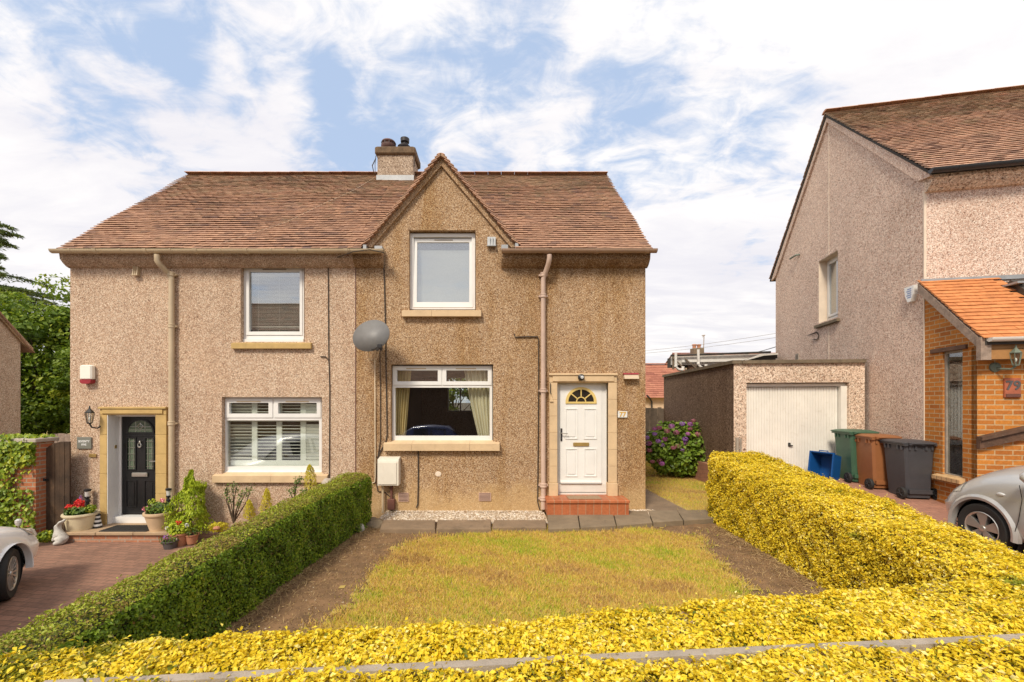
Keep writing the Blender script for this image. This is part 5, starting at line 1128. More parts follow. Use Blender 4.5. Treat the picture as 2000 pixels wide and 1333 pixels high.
m = MB(); m.prism([(0, EZ-.3), (-.06, EZ-.29), (-.14, EZ-.22), (-.2, EZ-.12), (-.2, EZ-.05), (0, EZ-.05)], 0, HW, 'x'); lp('eaves_cove', m, 'dash_garage')
m = MB(); pr = [(-.33+.06*math.cos(t), EZ-.03+.07*math.sin(t)) for t in np.linspace(math.pi, 2*math.pi, 11)]; m.prism(pr, -.12, HW, 'x'); g = lp('gutter', m, 'black_plastic', smooth=True)
for x in (.25, 1.3, 2.4, 3.4): m = MB(); m.prism([(y-.33 if False else (-.33+(y+.33)*1.1), EZ-.03+(z-EZ+.03)*1.1) for y, z in pr], x, x+.05, 'x'); lp('gutter_bracket', m, 'black_plastic', g)
# small wall things on the gable end
m = MB(); q = RL(1558, 698, 'x', 0); m.box(-.02, .01, q.y-.09, q.y+.09, q.z-.1, q.z+.1)
for k in range(5): m.box(-.028, -.02, q.y-.08, q.y+.08, q.z-.08+k*.035, q.z-.065+k*.035)
lp('air_vent', m, 'coping_grey')
q = RL(1557, 501, 'x', 0); m = MB(); m.tube([(0, q.y-.15, q.z), (-.08, q.y-.12, q.z), (-.1, q.y+.2, q.z)], .025, 8); lp('overflow_pipe', m, 'lamp_copper')
# porch
PYf = -1.053; q0 = 4.21; q1 = 3.04
m = MB(); top_ = lambda y: q0-.13+(y)*(q0-q1)/1.25
px0 = 0.0; yA, yB = -.79, -.40; zA, zB = .86, 2.93
th = .1
for x in (0.004, th):
    def sq(ya, yb, za, zb): m.add([(x, ya, za), (x, yb, za), (x, yb, zb), (x, ya, zb)], [(0, 1, 2, 3)])
    sq(PYf, yA, .1, 2.93); sq(yB, 0, .1, 2.93); sq(yA, yB, .1, zA)
    m.add([(x, PYf, 2.93), (x, 0, 2.93), (x, 0, top_(0)), (x, PYf, top_(PYf))], [(0, 1, 2, 3)])
m.add([(.004, yA, zA), (th, yA, zA), (th, yA, zB), (.004, yA, zB)], [(0, 1, 2, 3)]); m.add([(.004, yB, zA), (th, yB, zA), (th, yB, zB), (.004, yB, zB)], [(0, 1, 2, 3)])
m.box(0.004, 3.2, PYf, PYf+.1, .1, 3.06)
lp('porch_wall', m, 'brick_orange')
m = MB(); m.bbox(-.03, .1, yA-.1, yB+.23, 2.93, 3.0, .006); lp('porch_lintel', m, 'wood_brown')
m = MB(); sring(m, .03, .08, yA, yB, zA+.01, zB, .035, .04); w = lp('porch_window', m, 'coping_grey')
m = MB(); m.box(.05, .056, yA+.03, yB-.03, zA+.04, zB-.03); lp('pane', m, 'glass', w)
m = MB(); m.prism([(-.085, .80), (-.085, .86), (.05, .9), (.05, .80)], yA-.06, yB+.11, 'y'); lp('sill', m, 'brick_sill', w)
m = MB()
for k in range(16): y = -.78+.03*k; m.box(.3+.012*math.sin(k*2), .305+.012*math.sin(k*2), y, y+.029, 1.62, 2.7)
m.box(.29, .33, -.9, -.2, 1.6, 1.62); lp('net_curtain', m, 'blind_white', w)
m = MB(); m.box(.1, 3.2, PYf+.1, -.001, .3, .45); m.box(2.0, 2.05, PYf+.1, 0, .45, 2.95); m.box(.1, 3.2, PYf+.1, -.001, 2.93, 2.97); lp('porch_lining', m, 'room_dark')
pv = Vector((0, 1.30, (q0-q1)*1.30/1.25)); 
m = MB(); tiles(m, (-.1, -1.30, q1-.02), (1, 0, 0), pv, 3.3, pv.length, .1, .26, lift=.03, keep=lambda p: not (p.x > 1.0 and p.y > -.85 and p.x < 2.2))
pr_ = lp('porch_roof', m, 'tiles_new')
m = MB(); m.prism([(-1.28, q1-.04), (0, q0-.06), (0, q0-.12), (-1.28, q1-.1)], -.06, 3.2, 'x'); lp('underlay', m, 'felt_dark', pr_)
m = MB(); m.prism([(-1.2, q1-.13), (-1.2, q1+.03), (0.0, q0-.01), (0, q0-.17)], -.10, -.055, 'x'); m.box(-.11, .02, -1.27, -1.19, q1-.32, q1+.02); lp('bargeboard', m, 'timber_worn', pr_)
m = MB(); m.box(-.08, 3.2, -1.22, -1.19, q1-.16, q1-.02); m.box(-.02, 3.2, -1.25, -1.16, q1-.31, q1-.17) ; lp('fascia', m, 'timber_orange', pr_)
m = MB(); m.prism([(-1.33+.055*math.cos(t), q1+.0+.06*math.sin(t)) for t in np.linspace(math.pi, 2*math.pi, 11)], -.05, 3.2, 'x'); lp('gutter', m, 'upvc_worn', pr_, smooth=True)
m = MB(); m.box(-.06, 3.2, -.03, -.004, q0-.02, q0+.05); m.box(.95, 1.1, -.5, -.02, q0-.2, q0-.17) ; lp('flashing', m, 'lead', pr_)
up = pv.normalized(); nr = Vector((0, -up.z, up.y)); MS = Matrix((( 1, 0, 0, 1.03), (0, up.y, nr.y, -.86), (0, up.z, nr.z, q1-.02+.44*up.z/up.y), (0, 0, 0, 1)))
m = MB(); m.box(0, 1.1, 0, .08, 0, .1, MS); m.box(0, 1.1, .8, .9, 0, .1, MS); m.box(0, .09, .08, .8, 0, .1, MS); m.box(1.01, 1.1, .08, .8, 0, .1, MS); sk = lp('skylight', m, 'skylight_frame', pr_)
# handrail timber, plaque, lamp
m = MB(); ra, rb = RL(1912, 858, 'y', -1.1), RL(2000, 838, 'y', -1.1); dd = (rb-ra).normalized(); e2 = ra+dd*2.2
m.tube([ra+Vector((0, 0, .02)), e2+Vector((0, 0, .02))], .001, 4)
for (z0, z1, y0, y1) in ((-.02, .035, -1.16, -1.055), (-.15, -.02, -1.12, -1.055)): m.add([(ra.x, y0, ra.z+z0), (ra.x, y1, ra.z+z0), (ra.x, y1, ra.z+z1), (ra.x, y0, ra.z+z1), (e2.x, y0, e2.z+z0), (e2.x, y1, e2.z+z0), (e2.x, y1, e2.z+z1), (e2.x, y0, e2.z+z1)], [(0, 1, 2, 3), (7, 6, 5, 4), (0, 4, 5, 1), (1, 5, 6, 2), (2, 6, 7, 3), (3, 7, 4, 0)])
o = part('timber_rail', m, 'wood_brown', None); o.location = HC; o.rotation_euler = (0, 0, HA); tag(o, 'weathered brown timber rail sloping across the orange brick porch', 'rail')
qa, qb = RL(1961, 739, 'y', -1.07), RL(1988, 777, 'y', -1.07)
o = root('house_number_plate', 'rusty red square house number plaque on the brick porch', 'sign', HM @ qa, HA)
def inh(name, mb, mt, par, **k):
    ob = part(name, mb, mt, None, **k); ob.parent = par; ob.matrix_parent_inverse = WM[par].inverted() @ HM; WM[ob] = HM; return ob
m = MB(); m.bbox(qa.x, qb.x+.03, -1.085, -1.05, qb.z, qa.z, .006); inh('plate', m, 'plaque_rust', o)
m = MB(); m.box(qa.x+.01, qb.x+.02, -1.095, -1.084, qb.z+.01, qb.z+.055); inh('strip', m, 'pipe_brown', o)
tx = text('digits', '79', .19, T(((qa.x+qb.x+.03)/2, -1.087, (qa.z+qb.z)/2+.03)) @ VERT, 'lead_dark', None, .004); tx.parent = o; tx.matrix_parent_inverse = WM[o].inverted() @ HM
ql = RL(1984, 702, 'y', -1.27); o = root('wall_lantern', 'tarnished copper carriage lantern on the brick porch above the number plaque', 'wall lamp', HM @ ql, HA)
lw = HM @ ql; lantern(o, lw, .8, 'lamp_copper')
m = MB(); m.tube([ql+Vector((0, 0, -.1)), ql+Vector((-.02, .04, -.14)), ql+Vector((-.07, .14, -.13)), ql+Vector((-.09, .21, -.1))], .015, 8); m.lathe([(.075, 0), (.07, -.02), (.03, -.035)], (ql.x-.09, -1.055, ql.z-.1), 16, 'y'); inh('bracket', m, 'lamp_copper', o)
qa = RL(1777, 575, 'x', -.06); o = root('bell_box', 'white shield shaped alarm box with blue print on the pale gable wall', 'alarm box', HM @ qa, HA)
m = MB(); m.prism([(qa.y-.12, qa.z+.14), (qa.y+.12, qa.z+.14), (qa.y+.1, qa.z-.02), (qa.y+.04, qa.z-.14), (qa.y-.04, qa.z-.14), (qa.y-.1, qa.z-.02)], -.075, -.001, 'x'); inh('housing', m, 'white_gloss', o)
m = MB()
for k in range(5): m.box(-.0765, -.0755, qa.y-.06, qa.y+(.06 if k % 2 else .04), qa.z+.08-k*.038, qa.z+.10-k*.038)
inh('print', m, 'sticker_blue', o)
# cable on gable and out across the gap
cb = MB(); pts = [HM @ RL(1595, 649, 'x', -.02), HM @ RL(1599, 655, 'x', -.02), HM @ RL(1598, 662, 'x', -.02), HM @ RL(1588, 664, 'x', -.02)]
cb.tube(pts, .012, 6); far = P(1400, 693, 22)
s0 = pts[0]; cb.tube([s0.lerp(far, t)+Vector((0, 0, -.25*math.sin(math.pi*t))) for t in np.linspace(0, 1, 12)], .012, 5)
tag(part('overhead_cable', cb, 'cable_dark'), 'dark overhead cable reaching the pale gable wall below its small window', 'cable')
for i, (a, c, lb) in enumerate((((1255, 684), (1520, 647), 'upper of the two thin wires crossing the sky between the houses'), ((1255, 688), (1520, 656), 'lower of the two thin wires crossing the sky between the houses'))):
    cb = MB(); A_, B_ = P(a[0]-60, a[1]+7, 24), P(c[0]+60, c[1]-6, 17); cb.tube([A_.lerp(B_, t)+Vector((0, 0, -.12*math.sin(math.pi*t))) for t in np.linspace(0, 1, 10)], .008, 5); tag(part('overhead_cable', cb, 'wire_grey'), lb, 'cable')

# ================================================================ garage
ga = math.atan(.089); GCn = Vector((Xa(1433, 9.4), 9.4, 0)); gz = .56
gar = root('garage', 'flat roofed pebbledashed garage with white up-and-over door', 'garage', GCn, 0)
# front slightly turned with the house; side runs back along the plot edge
gd = Vector((math.cos(math.atan(.105)), -math.sin(math.atan(.105)), 0)); gs = Vector((math.sin(ga), math.cos(ga), 0)); gx = math.hypot(*(GCn-HC)[:2])
def GF(px, py):      # front plane hit
    d = Vector(((px-PX)/F, 1, (PY-py)/F)); n_ = Vector((-gd.y, gd.x, 0)); t = GCn.dot(n_)/d.dot(n_); p = Vector((0, 0, CZ))+d*t; return (p-GCn).dot(gd), p.z
MGf = Matrix(((gd.x, -gd.y, 0, GCn.x), (gd.y, gd.x, 0, GCn.y), (0, 0, 1, 0), (0, 0, 0, 1)))
ztop = GF(1433, 711)[1]; (dxa, dza) = GF(1458, 753); (dxb, dzb) = GF(1658, 928)
wfr = GF(1683, 711)[0]+.06
m = MB(); wall(m, 0, wfr, .3, ztop, 0, .25, [(dxa, dxb, dzb-.05, GF(1458, 748)[1])], M=MGf); part('front_wall', m, 'dash_garage', gar)
sideL = 5.2
m = MB(); n_s = Vector((gs.y, -gs.x, 0))
p0, p1 = GCn+gs*.002, GCn+gs*sideL
m.add([p0+Vector((0, 0, .05)), p1+Vector((0, 0, .05)), p1+Vector((0, 0, ztop)), p0+Vector((0, 0, ztop)), p0+n_s*.2+Vector((0, 0, .05)), p1+n_s*.2+Vector((0, 0, .05)), p1+n_s*.2+Vector((0, 0, ztop)), p0+n_s*.2+Vector((0, 0, ztop))], [(0, 1, 2, 3), (7, 6, 5, 4), (0, 3, 7, 4), (1, 5, 6, 2), (3, 2, 6, 7)])
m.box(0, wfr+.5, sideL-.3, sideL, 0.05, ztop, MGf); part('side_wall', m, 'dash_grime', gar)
m = MB(); q = GCn-n_s*.05
m.add([q+Vector((0, -.05, ztop)), p1-n_s*.05+Vector((0, 0, ztop)), p1+n_s*.15+Vector((0, 0, ztop)), GCn+n_s*.15+Vector((0, -.05, ztop))]+[x+Vector((0, 0, .075)) for x in (q+Vector((0, -.05, ztop)), p1-n_s*.05+Vector((0, 0, ztop)), p1+n_s*.15+Vector((0, 0, ztop)), GCn+n_s*.15+Vector((0, -.05, ztop)))], [(0, 3, 2, 1), (4, 5, 6, 7), (0, 1, 5, 4), (1, 2, 6, 5), (2, 3, 7, 6), (3, 0, 4, 7)])
for k in range(3): m.box(.16 if k == 0 else k*wfr/3+.002, (k+1)*wfr/3-.002, -.06, .2, ztop, ztop+.072, MGf)
part('coping', m, 'coping_dark', gar)
m = MB(); m.box(.15, wfr+.4, .15, sideL-.1, ztop-.15, ztop-.05, MGf); part('flat_roof', m, 'felt_dark', gar)
m = MB(); ft = .07; dtop = GF(1458, 755)[1]
m.box(dxa, dxa+ft*.6, .1, .2, dzb-.05, dtop, MGf); m.box(dxb-ft*1.7, dxb, .06, .2, dzb-.05, dtop, MGf); m.box(dxa, dxb, .1, .2, dtop-.005, dtop+.06, MGf); fr_ = part('door_frame', m, 'garage_white', gar)
m = MB(); xa_, xb_ = dxa+ft*.6+.005, dxb-ft*1.7-.012; k = xa_; n_ = 34; pw = (xb_-xa_)/n_
for i in range(n_):
    x = xa_+i*pw; m.prism([(x, .166), (x+pw*.12, .148), (x+pw*.88, .148), (x+pw, .166), (x+pw, .18), (x, .18)], dzb-.02, dtop-.02, 'z', MGf)
dr = part('garage_door', m, 'garage_white', fr_)
hx, hz = GF(1549, 871); m = MB(); m.ball((hx, .12, hz), (.025, .03, .02), 8, MGf); m.box(hx-.01, hx+.06, .11, .13, hz-.02, hz+.0, MGf); m.box(hx-.025, hx+.025, .14, .15, hz-.03, hz+.05, MGf); part('handle', m, 'black_iron', dr)
m = MB(); m.tube([GCn+Vector((.04, -.07, .9)), GCn+Vector((.04, -.07, 1.32))], .035, 8); m.tube([GCn+Vector((.12, -.06, .95)), GCn+Vector((.12, -.06, 1.3))], .02, 8); tag(part('drain_pipe', m, 'coping_grey'), 'short grey pipe stubs at the near corner of the garage', 'pipe')
# lean-to and pipes behind the garage
q_ = lambda px, py, Y: P(px, py, Y)
o = root('lean_to', 'low white edged lean-to roof with timber braces behind the garage', 'extension', q_(1420, 740, 15.5))
m = MB(); A_ = [P(1312, 697, 15.2), P(1500, 691, 15.2), P(1500, 715, 15.2), P(1312, 713, 15.2)]; m.add(A_+[p+Vector((0, .08, 0)) for p in A_], [(0, 1, 2, 3), (7, 6, 5, 4), (0, 4, 5, 1), (2, 6, 7, 3), (1, 5, 6, 2), (0, 3, 7, 4)]); part('fascia', m, 'sheet_white', o)
m = MB(); A_ = [P(1310, 695, 15.1), P(1505, 688, 15.1)]; m.tube([A_[0], A_[1]], .035, 6); m.box(P(1312, 0, 15.2).x, P(1525, 0, 15.2).x, 15.3, 15.6, P(0, 712, 15.2).z-.1, P(0, 697, 15.2).z-.03); part('roof', m, 'felt_dark', o)
m = MB(); A_ = [P(1448, 707, 13.2), P(1488, 692, 13.2), P(1520, 690, 13.2), P(1520, 693, 13.2), P(1492, 695, 13.2)]; m.prism([(p.x, p.z) for p in A_], 13.2, 13.3, 'y'); part('roof_edge', m, 'sheet_white', o); m = MB(); A_ = [P(1450, 708, 13.25), P(1492, 695, 13.25), P(1521, 693, 13.25), P(1521, 700, 13.25)]; m.prism([(p.x, p.z) for p in A_], 13.31, 14.0, 'y'); part('roof_side', m, 'felt_dark', o); A_ = [Vector((0, 0, 0))]*4; m = MB(); A_ = [P(1332, 703, 15.1), P(1460, 701, 15.1), P(1460, 706, 15.1), P(1332, 708, 15.1)]; m.add(A_+[p+Vector((0, .05, 0)) for p in A_], [(0, 1, 2, 3), (7, 6, 5, 4), (0, 4, 5, 1), (1, 5, 6, 2), (2, 6, 7, 3), (0, 3, 7, 4)]); part('trim_board', m, 'roof_pipe', o)
m = MB(); m.box(P(1345, 0, 15.2).x, P(1520, 0, 15.2).x, 15.25, 15.35, .1, P(0, 713, 15.2).z); part('wall', m, 'wood_brown', o)
m = MB()
for a, b in (((1315, 700), (1345, 728)), ((1338, 701), (1372, 730)), ((1355, 712), (1378, 727))): m.tube([P(*a, 15.05), P(*b, 14.95)], .03, 4)
m.tube([P(1315, 697, 15.1), P(1315, 722, 15.1)], .04, 4); part('brace', m, 'wood_fence', o)
for a, b, c, d, lb in (((1320, 690), (1320, 717), (1325, 722), (1334, 723), 'short white vent pipe, left of the two behind the garage'), ((1364, 683), (1364, 712), (1369, 718), (1379, 719), 'tall white vent pipe, right of the two behind the garage')):
    m = MB(); m.tube([P(*a, 14.9), P(*b, 14.9), P(*c, 14.9), P(*d, 14.9)], .045, 8); m.tube([P(*d, 14.9), P(d[0], d[1]-7, 14.9)], .05, 8)
    m.lathe([(.055, 0), (.055, .05), (.045, .06)], P(*b, 14.9), 10); tag(part('vent_pipe', m, 'roof_pipe', smooth=True), lb, 'pipe')
m = MB(); m.box(5.72, 5.86, 14.7, 14.85, .1, 2.9); tag(part('gate_post', m, 'concrete'), 'pale concrete post at the far corner of the garage', 'post')

# ================================================================ background houses
def simple_house(name, label, x0, x1, y0, y1, zb, ze, zr, wallm, tilem, g=.3, ov=.3, gable='x', wins=()):
    o = root(name, label, 'house', ((x0+x1)/2, y0, zb)); m = MB()
    m.box(x0, x1, y0, y1, zb, ze)
    if gable == 'x':
        ym = (y0+y1)/2; m.prism([(y0, ze), (y1, ze), (ym, zr-.1)], x0, x1, 'x')
        wl_ = part('wall', m, wallm, o); v = Vector((0, ym-y0+ov, 0)); v.z = zr-ze+ov*(zr-ze)/(ym-y0); t = MB()
        tiles(t, (x0-.1, y0-ov, zr-v.z), (1, 0, 0), v, x1-x0+.2, v.length, g, g*1.6, lift=.05); tiles(t, (x0-.1, y1+ov, zr-v.z), (1, 0, 0), Vector((0, -v.y, v.z)), x1-x0+.2, v.length, g, g*1.6, lift=.05)
        r_ = part('roof', t, tilem, o); t = MB(); ridge(t, (x0-.1, ym, zr+.03), (x1+.1, ym, zr+.03), .14); part('ridge_tiles', t, tilem, r_)
    else:
        xm = (x0+x1)/2; m.prism([(x0, ze), (x1, ze), (xm, zr-.1)], y0, y1, 'y')
        wl_ = part('wall', m, wallm, o); v = Vector((xm-x0+ov, 0, 0)); v.z = zr-ze+ov*(zr-ze)/(xm-x0); t = MB()
        tiles(t, (x0-ov, y0-.1, zr-v.z), (0, 1, 0), v, y1-y0+.2, v.length, g, g*1.6, lift=.05); tiles(t, (x1+ov, y0-.1, zr-v.z), (0, 1, 0), Vector((-v.x, 0, v.z)), y1-y0+.2, v.length, g, g*1.6, lift=.05)
        r_ = part('roof', t, tilem, o)
    for (wx0, wx1, wz0, wz1) in wins:
        t = MB(); t.ring(wx0, wx1, wz0, wz1, .07, y0-.03, y0+.02); w_ = part('window', t, 'upvc', o); t = MB(); t.box(wx0+.06, wx1-.06, y0-.012, y0-.004, wz0+.06, wz1-.06); part('pane', t, 'dark_glass', w_)
    return o, r_
Yb = 27; ez = Za(770, Yb); rz_ = Za(712, Yb+3)
o, r_ = simple_house('bungalow', 'low cream bungalow with red tiled roof seen beyond the side fence', Xa(1130, Yb), Xa(1300, Yb)+2.2, Yb+.3, Yb+6, 0, ez, rz_, 'bungalow_wall', 'tiles_far', .22, .35, 'x', [(5.5, 6.9, 1.1, 2.3)])
m = MB(); m.tube([P(1263, 772, Yb-.1), P(1268, 777, Yb-.1), P(1273, 785, Yb+.2), P(1273, 800, Yb+.2)], .05, 6); part('downpipe', m, 'black_iron', o)
Yc = 40; o, r_ = simple_house('distant_house', 'distant house whose orange ridge and chimney show above the garage', Xa(1345, Yc), Xa(1560, Yc), Yc, Yc+7, 0, Za(716, Yc), Za(691, Yc+3.5), 'bungalow_wall', 'tiles_far', .35, .3, 'x')
m = MB(); a_, b_ = P(1351, 676, Yc+3), P(1371, 720, Yc+3); m.bbox(a_.x, b_.x, Yc+2.5, Yc+3.4, b_.z-1, Za(681, Yc+3), .04); ch = part('chimney', m, 'coping_dark', r_)
for i, px in enumerate((1356, 1365)):
    p_ = P(px, 681, Yc+3); m = MB(); m.lathe([(.18, -.05), (.16, .25), (.22, .27), (.22, .4), (.12, .42)], p_, 12)
    part('chimney_pot', m, 'terracotta', ch)
p_ = P(1373, 692, Yc+3); m = MB(); m.tube([p_+Vector((0, 0, -1)), P(1375, 655, Yc+3)], .045, 5); m.tube([P(1371, 656, Yc+3), P(1377, 655, Yc+3)], .05, 5); m.tube([P(1372, 659, Yc+3), P(1375.5, 656, Yc+3)], .03, 5); tag(part('tv_aerial', m, 'coping_grey'), 'tall thin television aerial beside the distant chimney', 'aerial')
o, r_ = simple_house('neighbour_house', 'pebbledashed house whose gable slope shows at the far left edge', -24.0, -15.0, 7.1, 13.49, -.6, 4.0, 7.7, 'dash_pink', 'tiles_old', .12, .3, 'x')
m = MB(); m.prism([(13.49, 3.95), (13.8, 3.68), (13.8, 3.82), (10.295, 7.56), (10.295, 7.4)], -15.0, -14.93, 'x'); part('verge_band', m, 'dash_brown', o)
o, r_ = simple_house('distant_house', 'small pinkish roof glimpsed between the tree and the gate at far left', Xa(60, 34), Xa(160, 34), 34, 40, -.4, Za(845, 34), Za(828, 37), 'dash_pink', 'tiles_far', .4, .3, 'x')
# street side behind the camera, mirrored in the panes
o, r_ = simple_house('opposite_house', 'pebbledashed house across the street, seen only mirrored in the upper left window', -23, -8.5, -21, -13, -.4, 5.4, 9.6, 'dash_brown', 'tiles_old', .3, .3, 'x')
o, r_ = simple_house('opposite_house', 'low roofed house across the street, seen only mirrored in the lower windows', -8.3, 12, -24, -16, -.4, 3.4, 5.2, 'dash_grime', 'tiles_old', .3, .3, 'x')

# ================================================================ fences, gate, brick wall
m = MB(); fz = Za(797, 14.6); x = 2.8; i = 0
fe = root('timber_fence', 'weathered grey board fence across the side garden behind the hydrangea', 'fence', (4.2, 14.6, .1))
while x < 5.75:
    z = fz+random.uniform(-.03, .03); m.box(x, x+.125, 14.6+(.012 if i % 2 else 0), 14.62+(.012 if i % 2 else 0), .1, z); x += .13; i += 1
m2 = m; part('boards', m, 'wood_fence', fe); m = MB(); m.box(2.8, 5.75, 14.635, 14.68, .5, .6); m.box(2.8, 5.75, 14.635, 14.68, 1.5, 1.6); part('rails', m, 'wood_fence', fe)
gt = root('side_gate', 'tall dark stained timber gate between the ivy wall and the pink house', 'gate', (Xa(105, 7.7), 7.7, -.35))
xa_, xb_ = Xa(78, 7.75), Xa(135.5, 7.75)-.0; m = MB(); nb = 6; bw = (xb_-xa_)/nb
for i in range(nb):
    t0, t1 = i/nb, (i+1)/nb; f = lambda t: Za(884, 7.75)+(Za(863, 7.75)-Za(884, 7.75))*min(1, math.sin(min(1, t*1.3)*math.pi/2))
    m.prism([(xa_+i*bw+.004, -.32), (xa_+(i+1)*bw-.002, -.32), (xa_+(i+1)*bw-.002, f(t1)), (xa_+i*bw+.004, f(t0))], 7.75+(.004 if i % 2 else 0), 7.78, 'y')
part('boards', m, 'wood_old', gt); m = MB(); m.box(xa_-.06, xa_-.005, 7.74, 7.82, -.34, Za(890, 7.75)); part('post', m, 'wood_brown', gt)
m = MB(); p_ = P(85, 938, 7.72); m.ball(p_, .025, 8); m.tube([p_, p_+Vector((.03, -.02, .03))], .012, 6); m.box(p_.x-.05, p_.x+.06, 7.735, 7.748, p_.z-.02, p_.z+.02); part('latch', m, 'black_iron', gt)
m = MB(); x = Xa(100, 8.6); 
for i in range(5): m.box(x+i*.13, x+i*.13+.125, 8.6, 8.62, -.4, Za(848, 8.6)+(i % 2)*.01)
tag(part('timber_fence', m, 'timber_worn'), 'pale board fence panel rising behind the dark side gate', 'fence')
wb = root('brick_wall', 'orange brick garden wall with stone coping half covered in ivy', 'wall', (-9.5, 7.5, -.35))
xw = Xa(72, 7.6); m = MB(); m.box(-16, xw-.32, 7.62, 7.85, -.4, 1.38); part('wall', m, 'brick_wall', wb)
m = MB(); m.box(xw-.32, xw, 7.58, 7.9, -.4, 1.38); part('pier', m, 'brick_wall', wb)
m = MB(); m.bbox(-16, xw+.05, 7.53, 7.95, 1.381, 1.45, .01); part('coping', m, 'coping', wb)
n = 8500; x = rng.uniform(-10.5, xw+.02, n); z = rng.uniform(-.35, 1.5, n)
dens = .95+.4*smnoise(np.c_[x*1.5, z*1.5, z*0], 1.8, 77)+np.where(z > 1.0, .6, 0)-np.where((x > xw-.38) & (z < 1.15), .45, 0)-np.where((z > .55) & (z < .95), .35, 0)
k = rng.random(n) < dens; x, z = x[k], z[k]; n = len(x); y = 7.57-rng.random(n)**1.5*.12; hi = z > 1.4; y[hi] = rng.uniform(7.5, 7.95, hi.sum()); 
o = root('ivy_plant', 'yellow green ivy climbing over the brick wall beside the white car', 'climbing plant', (-9.3, 7.5, -.35))
leaves('foliage', np.c_[x, y, np.minimum(z, 1.48+.04*rng.random(n))], np.tile([0.1, -1, .5], (n, 1)), rng.uniform(.05, .095, n), np.clip(.5+.25*smnoise(np.c_[x, y, z], 2.2, 9)+rng.normal(0, .2, n), 0, 1), 'leaf_ivy', o, .8, .45, dirs=np.tile([0, 0, -1.], (n, 1)))
m = MB(); 
for k in range(9):
    x0 = -10.3+k*.21; m.tube([(x0+.06*math.sin(j*1.1+k), 7.595, -.35+j*.22) for j in range(9)], .008, 5)
part('stems', m, 'bark', o)
P2, d2 = blob(260, (xw+.25, 7.55, -.27), (.2, .12, .1)); leaves('foliage', P2, d2, .06, rng.random(260), 'leaf_ivy', o, .7, .5)

# ================================================================ trees and plants
def tree(name, label, base, h, crown, nclump, per, lsz, mt, trunk_r=.2, seed=1, group=None, low=.3):
    r_ = np.random.default_rng(seed); o = root(name, label, 'tree', base, group=group); b = Vector(base); c = Vector(crown[0]); R3 = crown[1]
    m = MB(); top = Vector((c.x, c.y, c.z+R3[2]*.3)); m.tube([b, b.lerp(top, .3)+Vector((.1, 0, 0)), b.lerp(top, .65)+Vector((-.1, 0, 0)), top], [trunk_r, trunk_r*.75, trunk_r*.5, trunk_r*.15], 8); part('trunk', m, 'bark', o)
    cl = []; m = MB()
    for k in range(nclump):
        d = r_.normal(0, 1, 3); d /= np.linalg.norm(d); rr = r_.uniform(.35, 1)**.6*r_.uniform(.8, 1.12); p = np.array(c)+d*rr*np.array(R3); cl.append(p)
        if k % 3 == 0: s = b.lerp(top, r_.uniform(.35, .9)); e = Vector(p); m.tube([s, s.lerp(e, .5)+Vector((0, 0, -.1)), e], [trunk_r*.28, trunk_r*.16, .015], 5)
    part('limbs', m, 'bark', o); cl = np.array(cl); ii = r_.integers(0, nclump, nclump*per); cs = r_.uniform(.5, 1.15, nclump)*np.mean(R3)*.27
    d = unit(r_.normal(0, 1, (len(ii), 3))); rad = r_.uniform(.3, 1, (len(ii), 1))**.5*cs[ii][:, None]; Pt = cl[ii]+d*rad*np.array([1, 1, .75])
    ct = r_.normal(0, .13, nclump); tone = .5+ct[ii]+r_.normal(0, .15, len(ii))+.12*d[:, 2]
    leaves('crown', Pt, d+np.array([0, 0, .5]), lsz*r_.uniform(.6, 1.3, len(ii)), np.clip(tone, 0, 1), mt, o, .6, .7); return o
tree('broadleaf_tree', 'bushy bright green broadleaf tree behind the side gate at far left', (-17.5, 17, -.4), 7, ((-18.4, 17.5, 3.5), (3.7, 2.2, 3.4)), 210, 240, .17, 'leaf_tree', .22, 3)
tree('broadleaf_tree', 'darker green tree filling the gap low behind the gate', (-14.5, 15.6, -.4), 5, ((-14.6, 16, 2.2), (1.7, 1.2, 2.2)), 60, 230, .14, 'leaf_tree', .15, 13)
tree('broadleaf_tree', 'small fruit tree in the rear garden seen through the curtained window', (-1.7, 18, .1), 3.4, ((-1.9, 18.2, 2.6), (1.7, 1.2, 1.3)), 45, 160, .11, 'leaf_tree', .09, 5)
# conifer with drooping boughs
o = root('conifer_tree', 'tall dark conifer with drooping boughs rising above the green tree', 'tree', (-30.5, 24, -.4)); m = MB(); m.tube([(-29.2, 24, -.4), (-29.2, 24, 12.5)], [.35, .06], 8); part('trunk', m, 'bark', o)
Pl, Nl, Dl = [], [], []; m = MB(); r_ = np.random.default_rng(11)
for k in range(50):
    z = r_.uniform(5.5, 12.0); a = r_.uniform(-1.1, .9) if r_.random() < .8 else r_.uniform(0, 6.28); L_ = (13.6-z)*.5+r_.uniform(.2, 1.7); 
    pts = [Vector((-29.2+math.cos(a)*L_*t, 24+math.sin(a)*L_*t, z+.35*math.sin(t*2.6)-t*t*L_*.22+t**5*L_*.12)) for t in np.linspace(0, 1, 9)]; m.tube(pts, [.05*(1-i/9)+.008 for i in range(9)], 4)
    for t in np.linspace(.12, 1, int(12+L_*9)):
        i = min(int(t*8), 7); q_ = pts[i].lerp(pts[i+1], t*8-i); w_ = .75*(1-t)*.8+.16
        for s in (-1, 1):
            side = Vector((-math.sin(a), math.cos(a), 0))*s; tw = side*.8+Vector((math.cos(a), math.sin(a), 0))*.7
            for u_ in np.linspace(.1, 1, 7): pp = q_+tw*w_*u_+Vector((0, 0, -.28*u_*w_+r_.normal(0, .03))); Pl.append(pp); Nl.append((0, 0, 1)); Dl.append(tuple(tw+Vector((0, 0, -.5))))
part('boughs', m, 'bark', o); Pl, Nl, Dl = np.array(Pl), np.array(Nl, float), np.array(Dl)
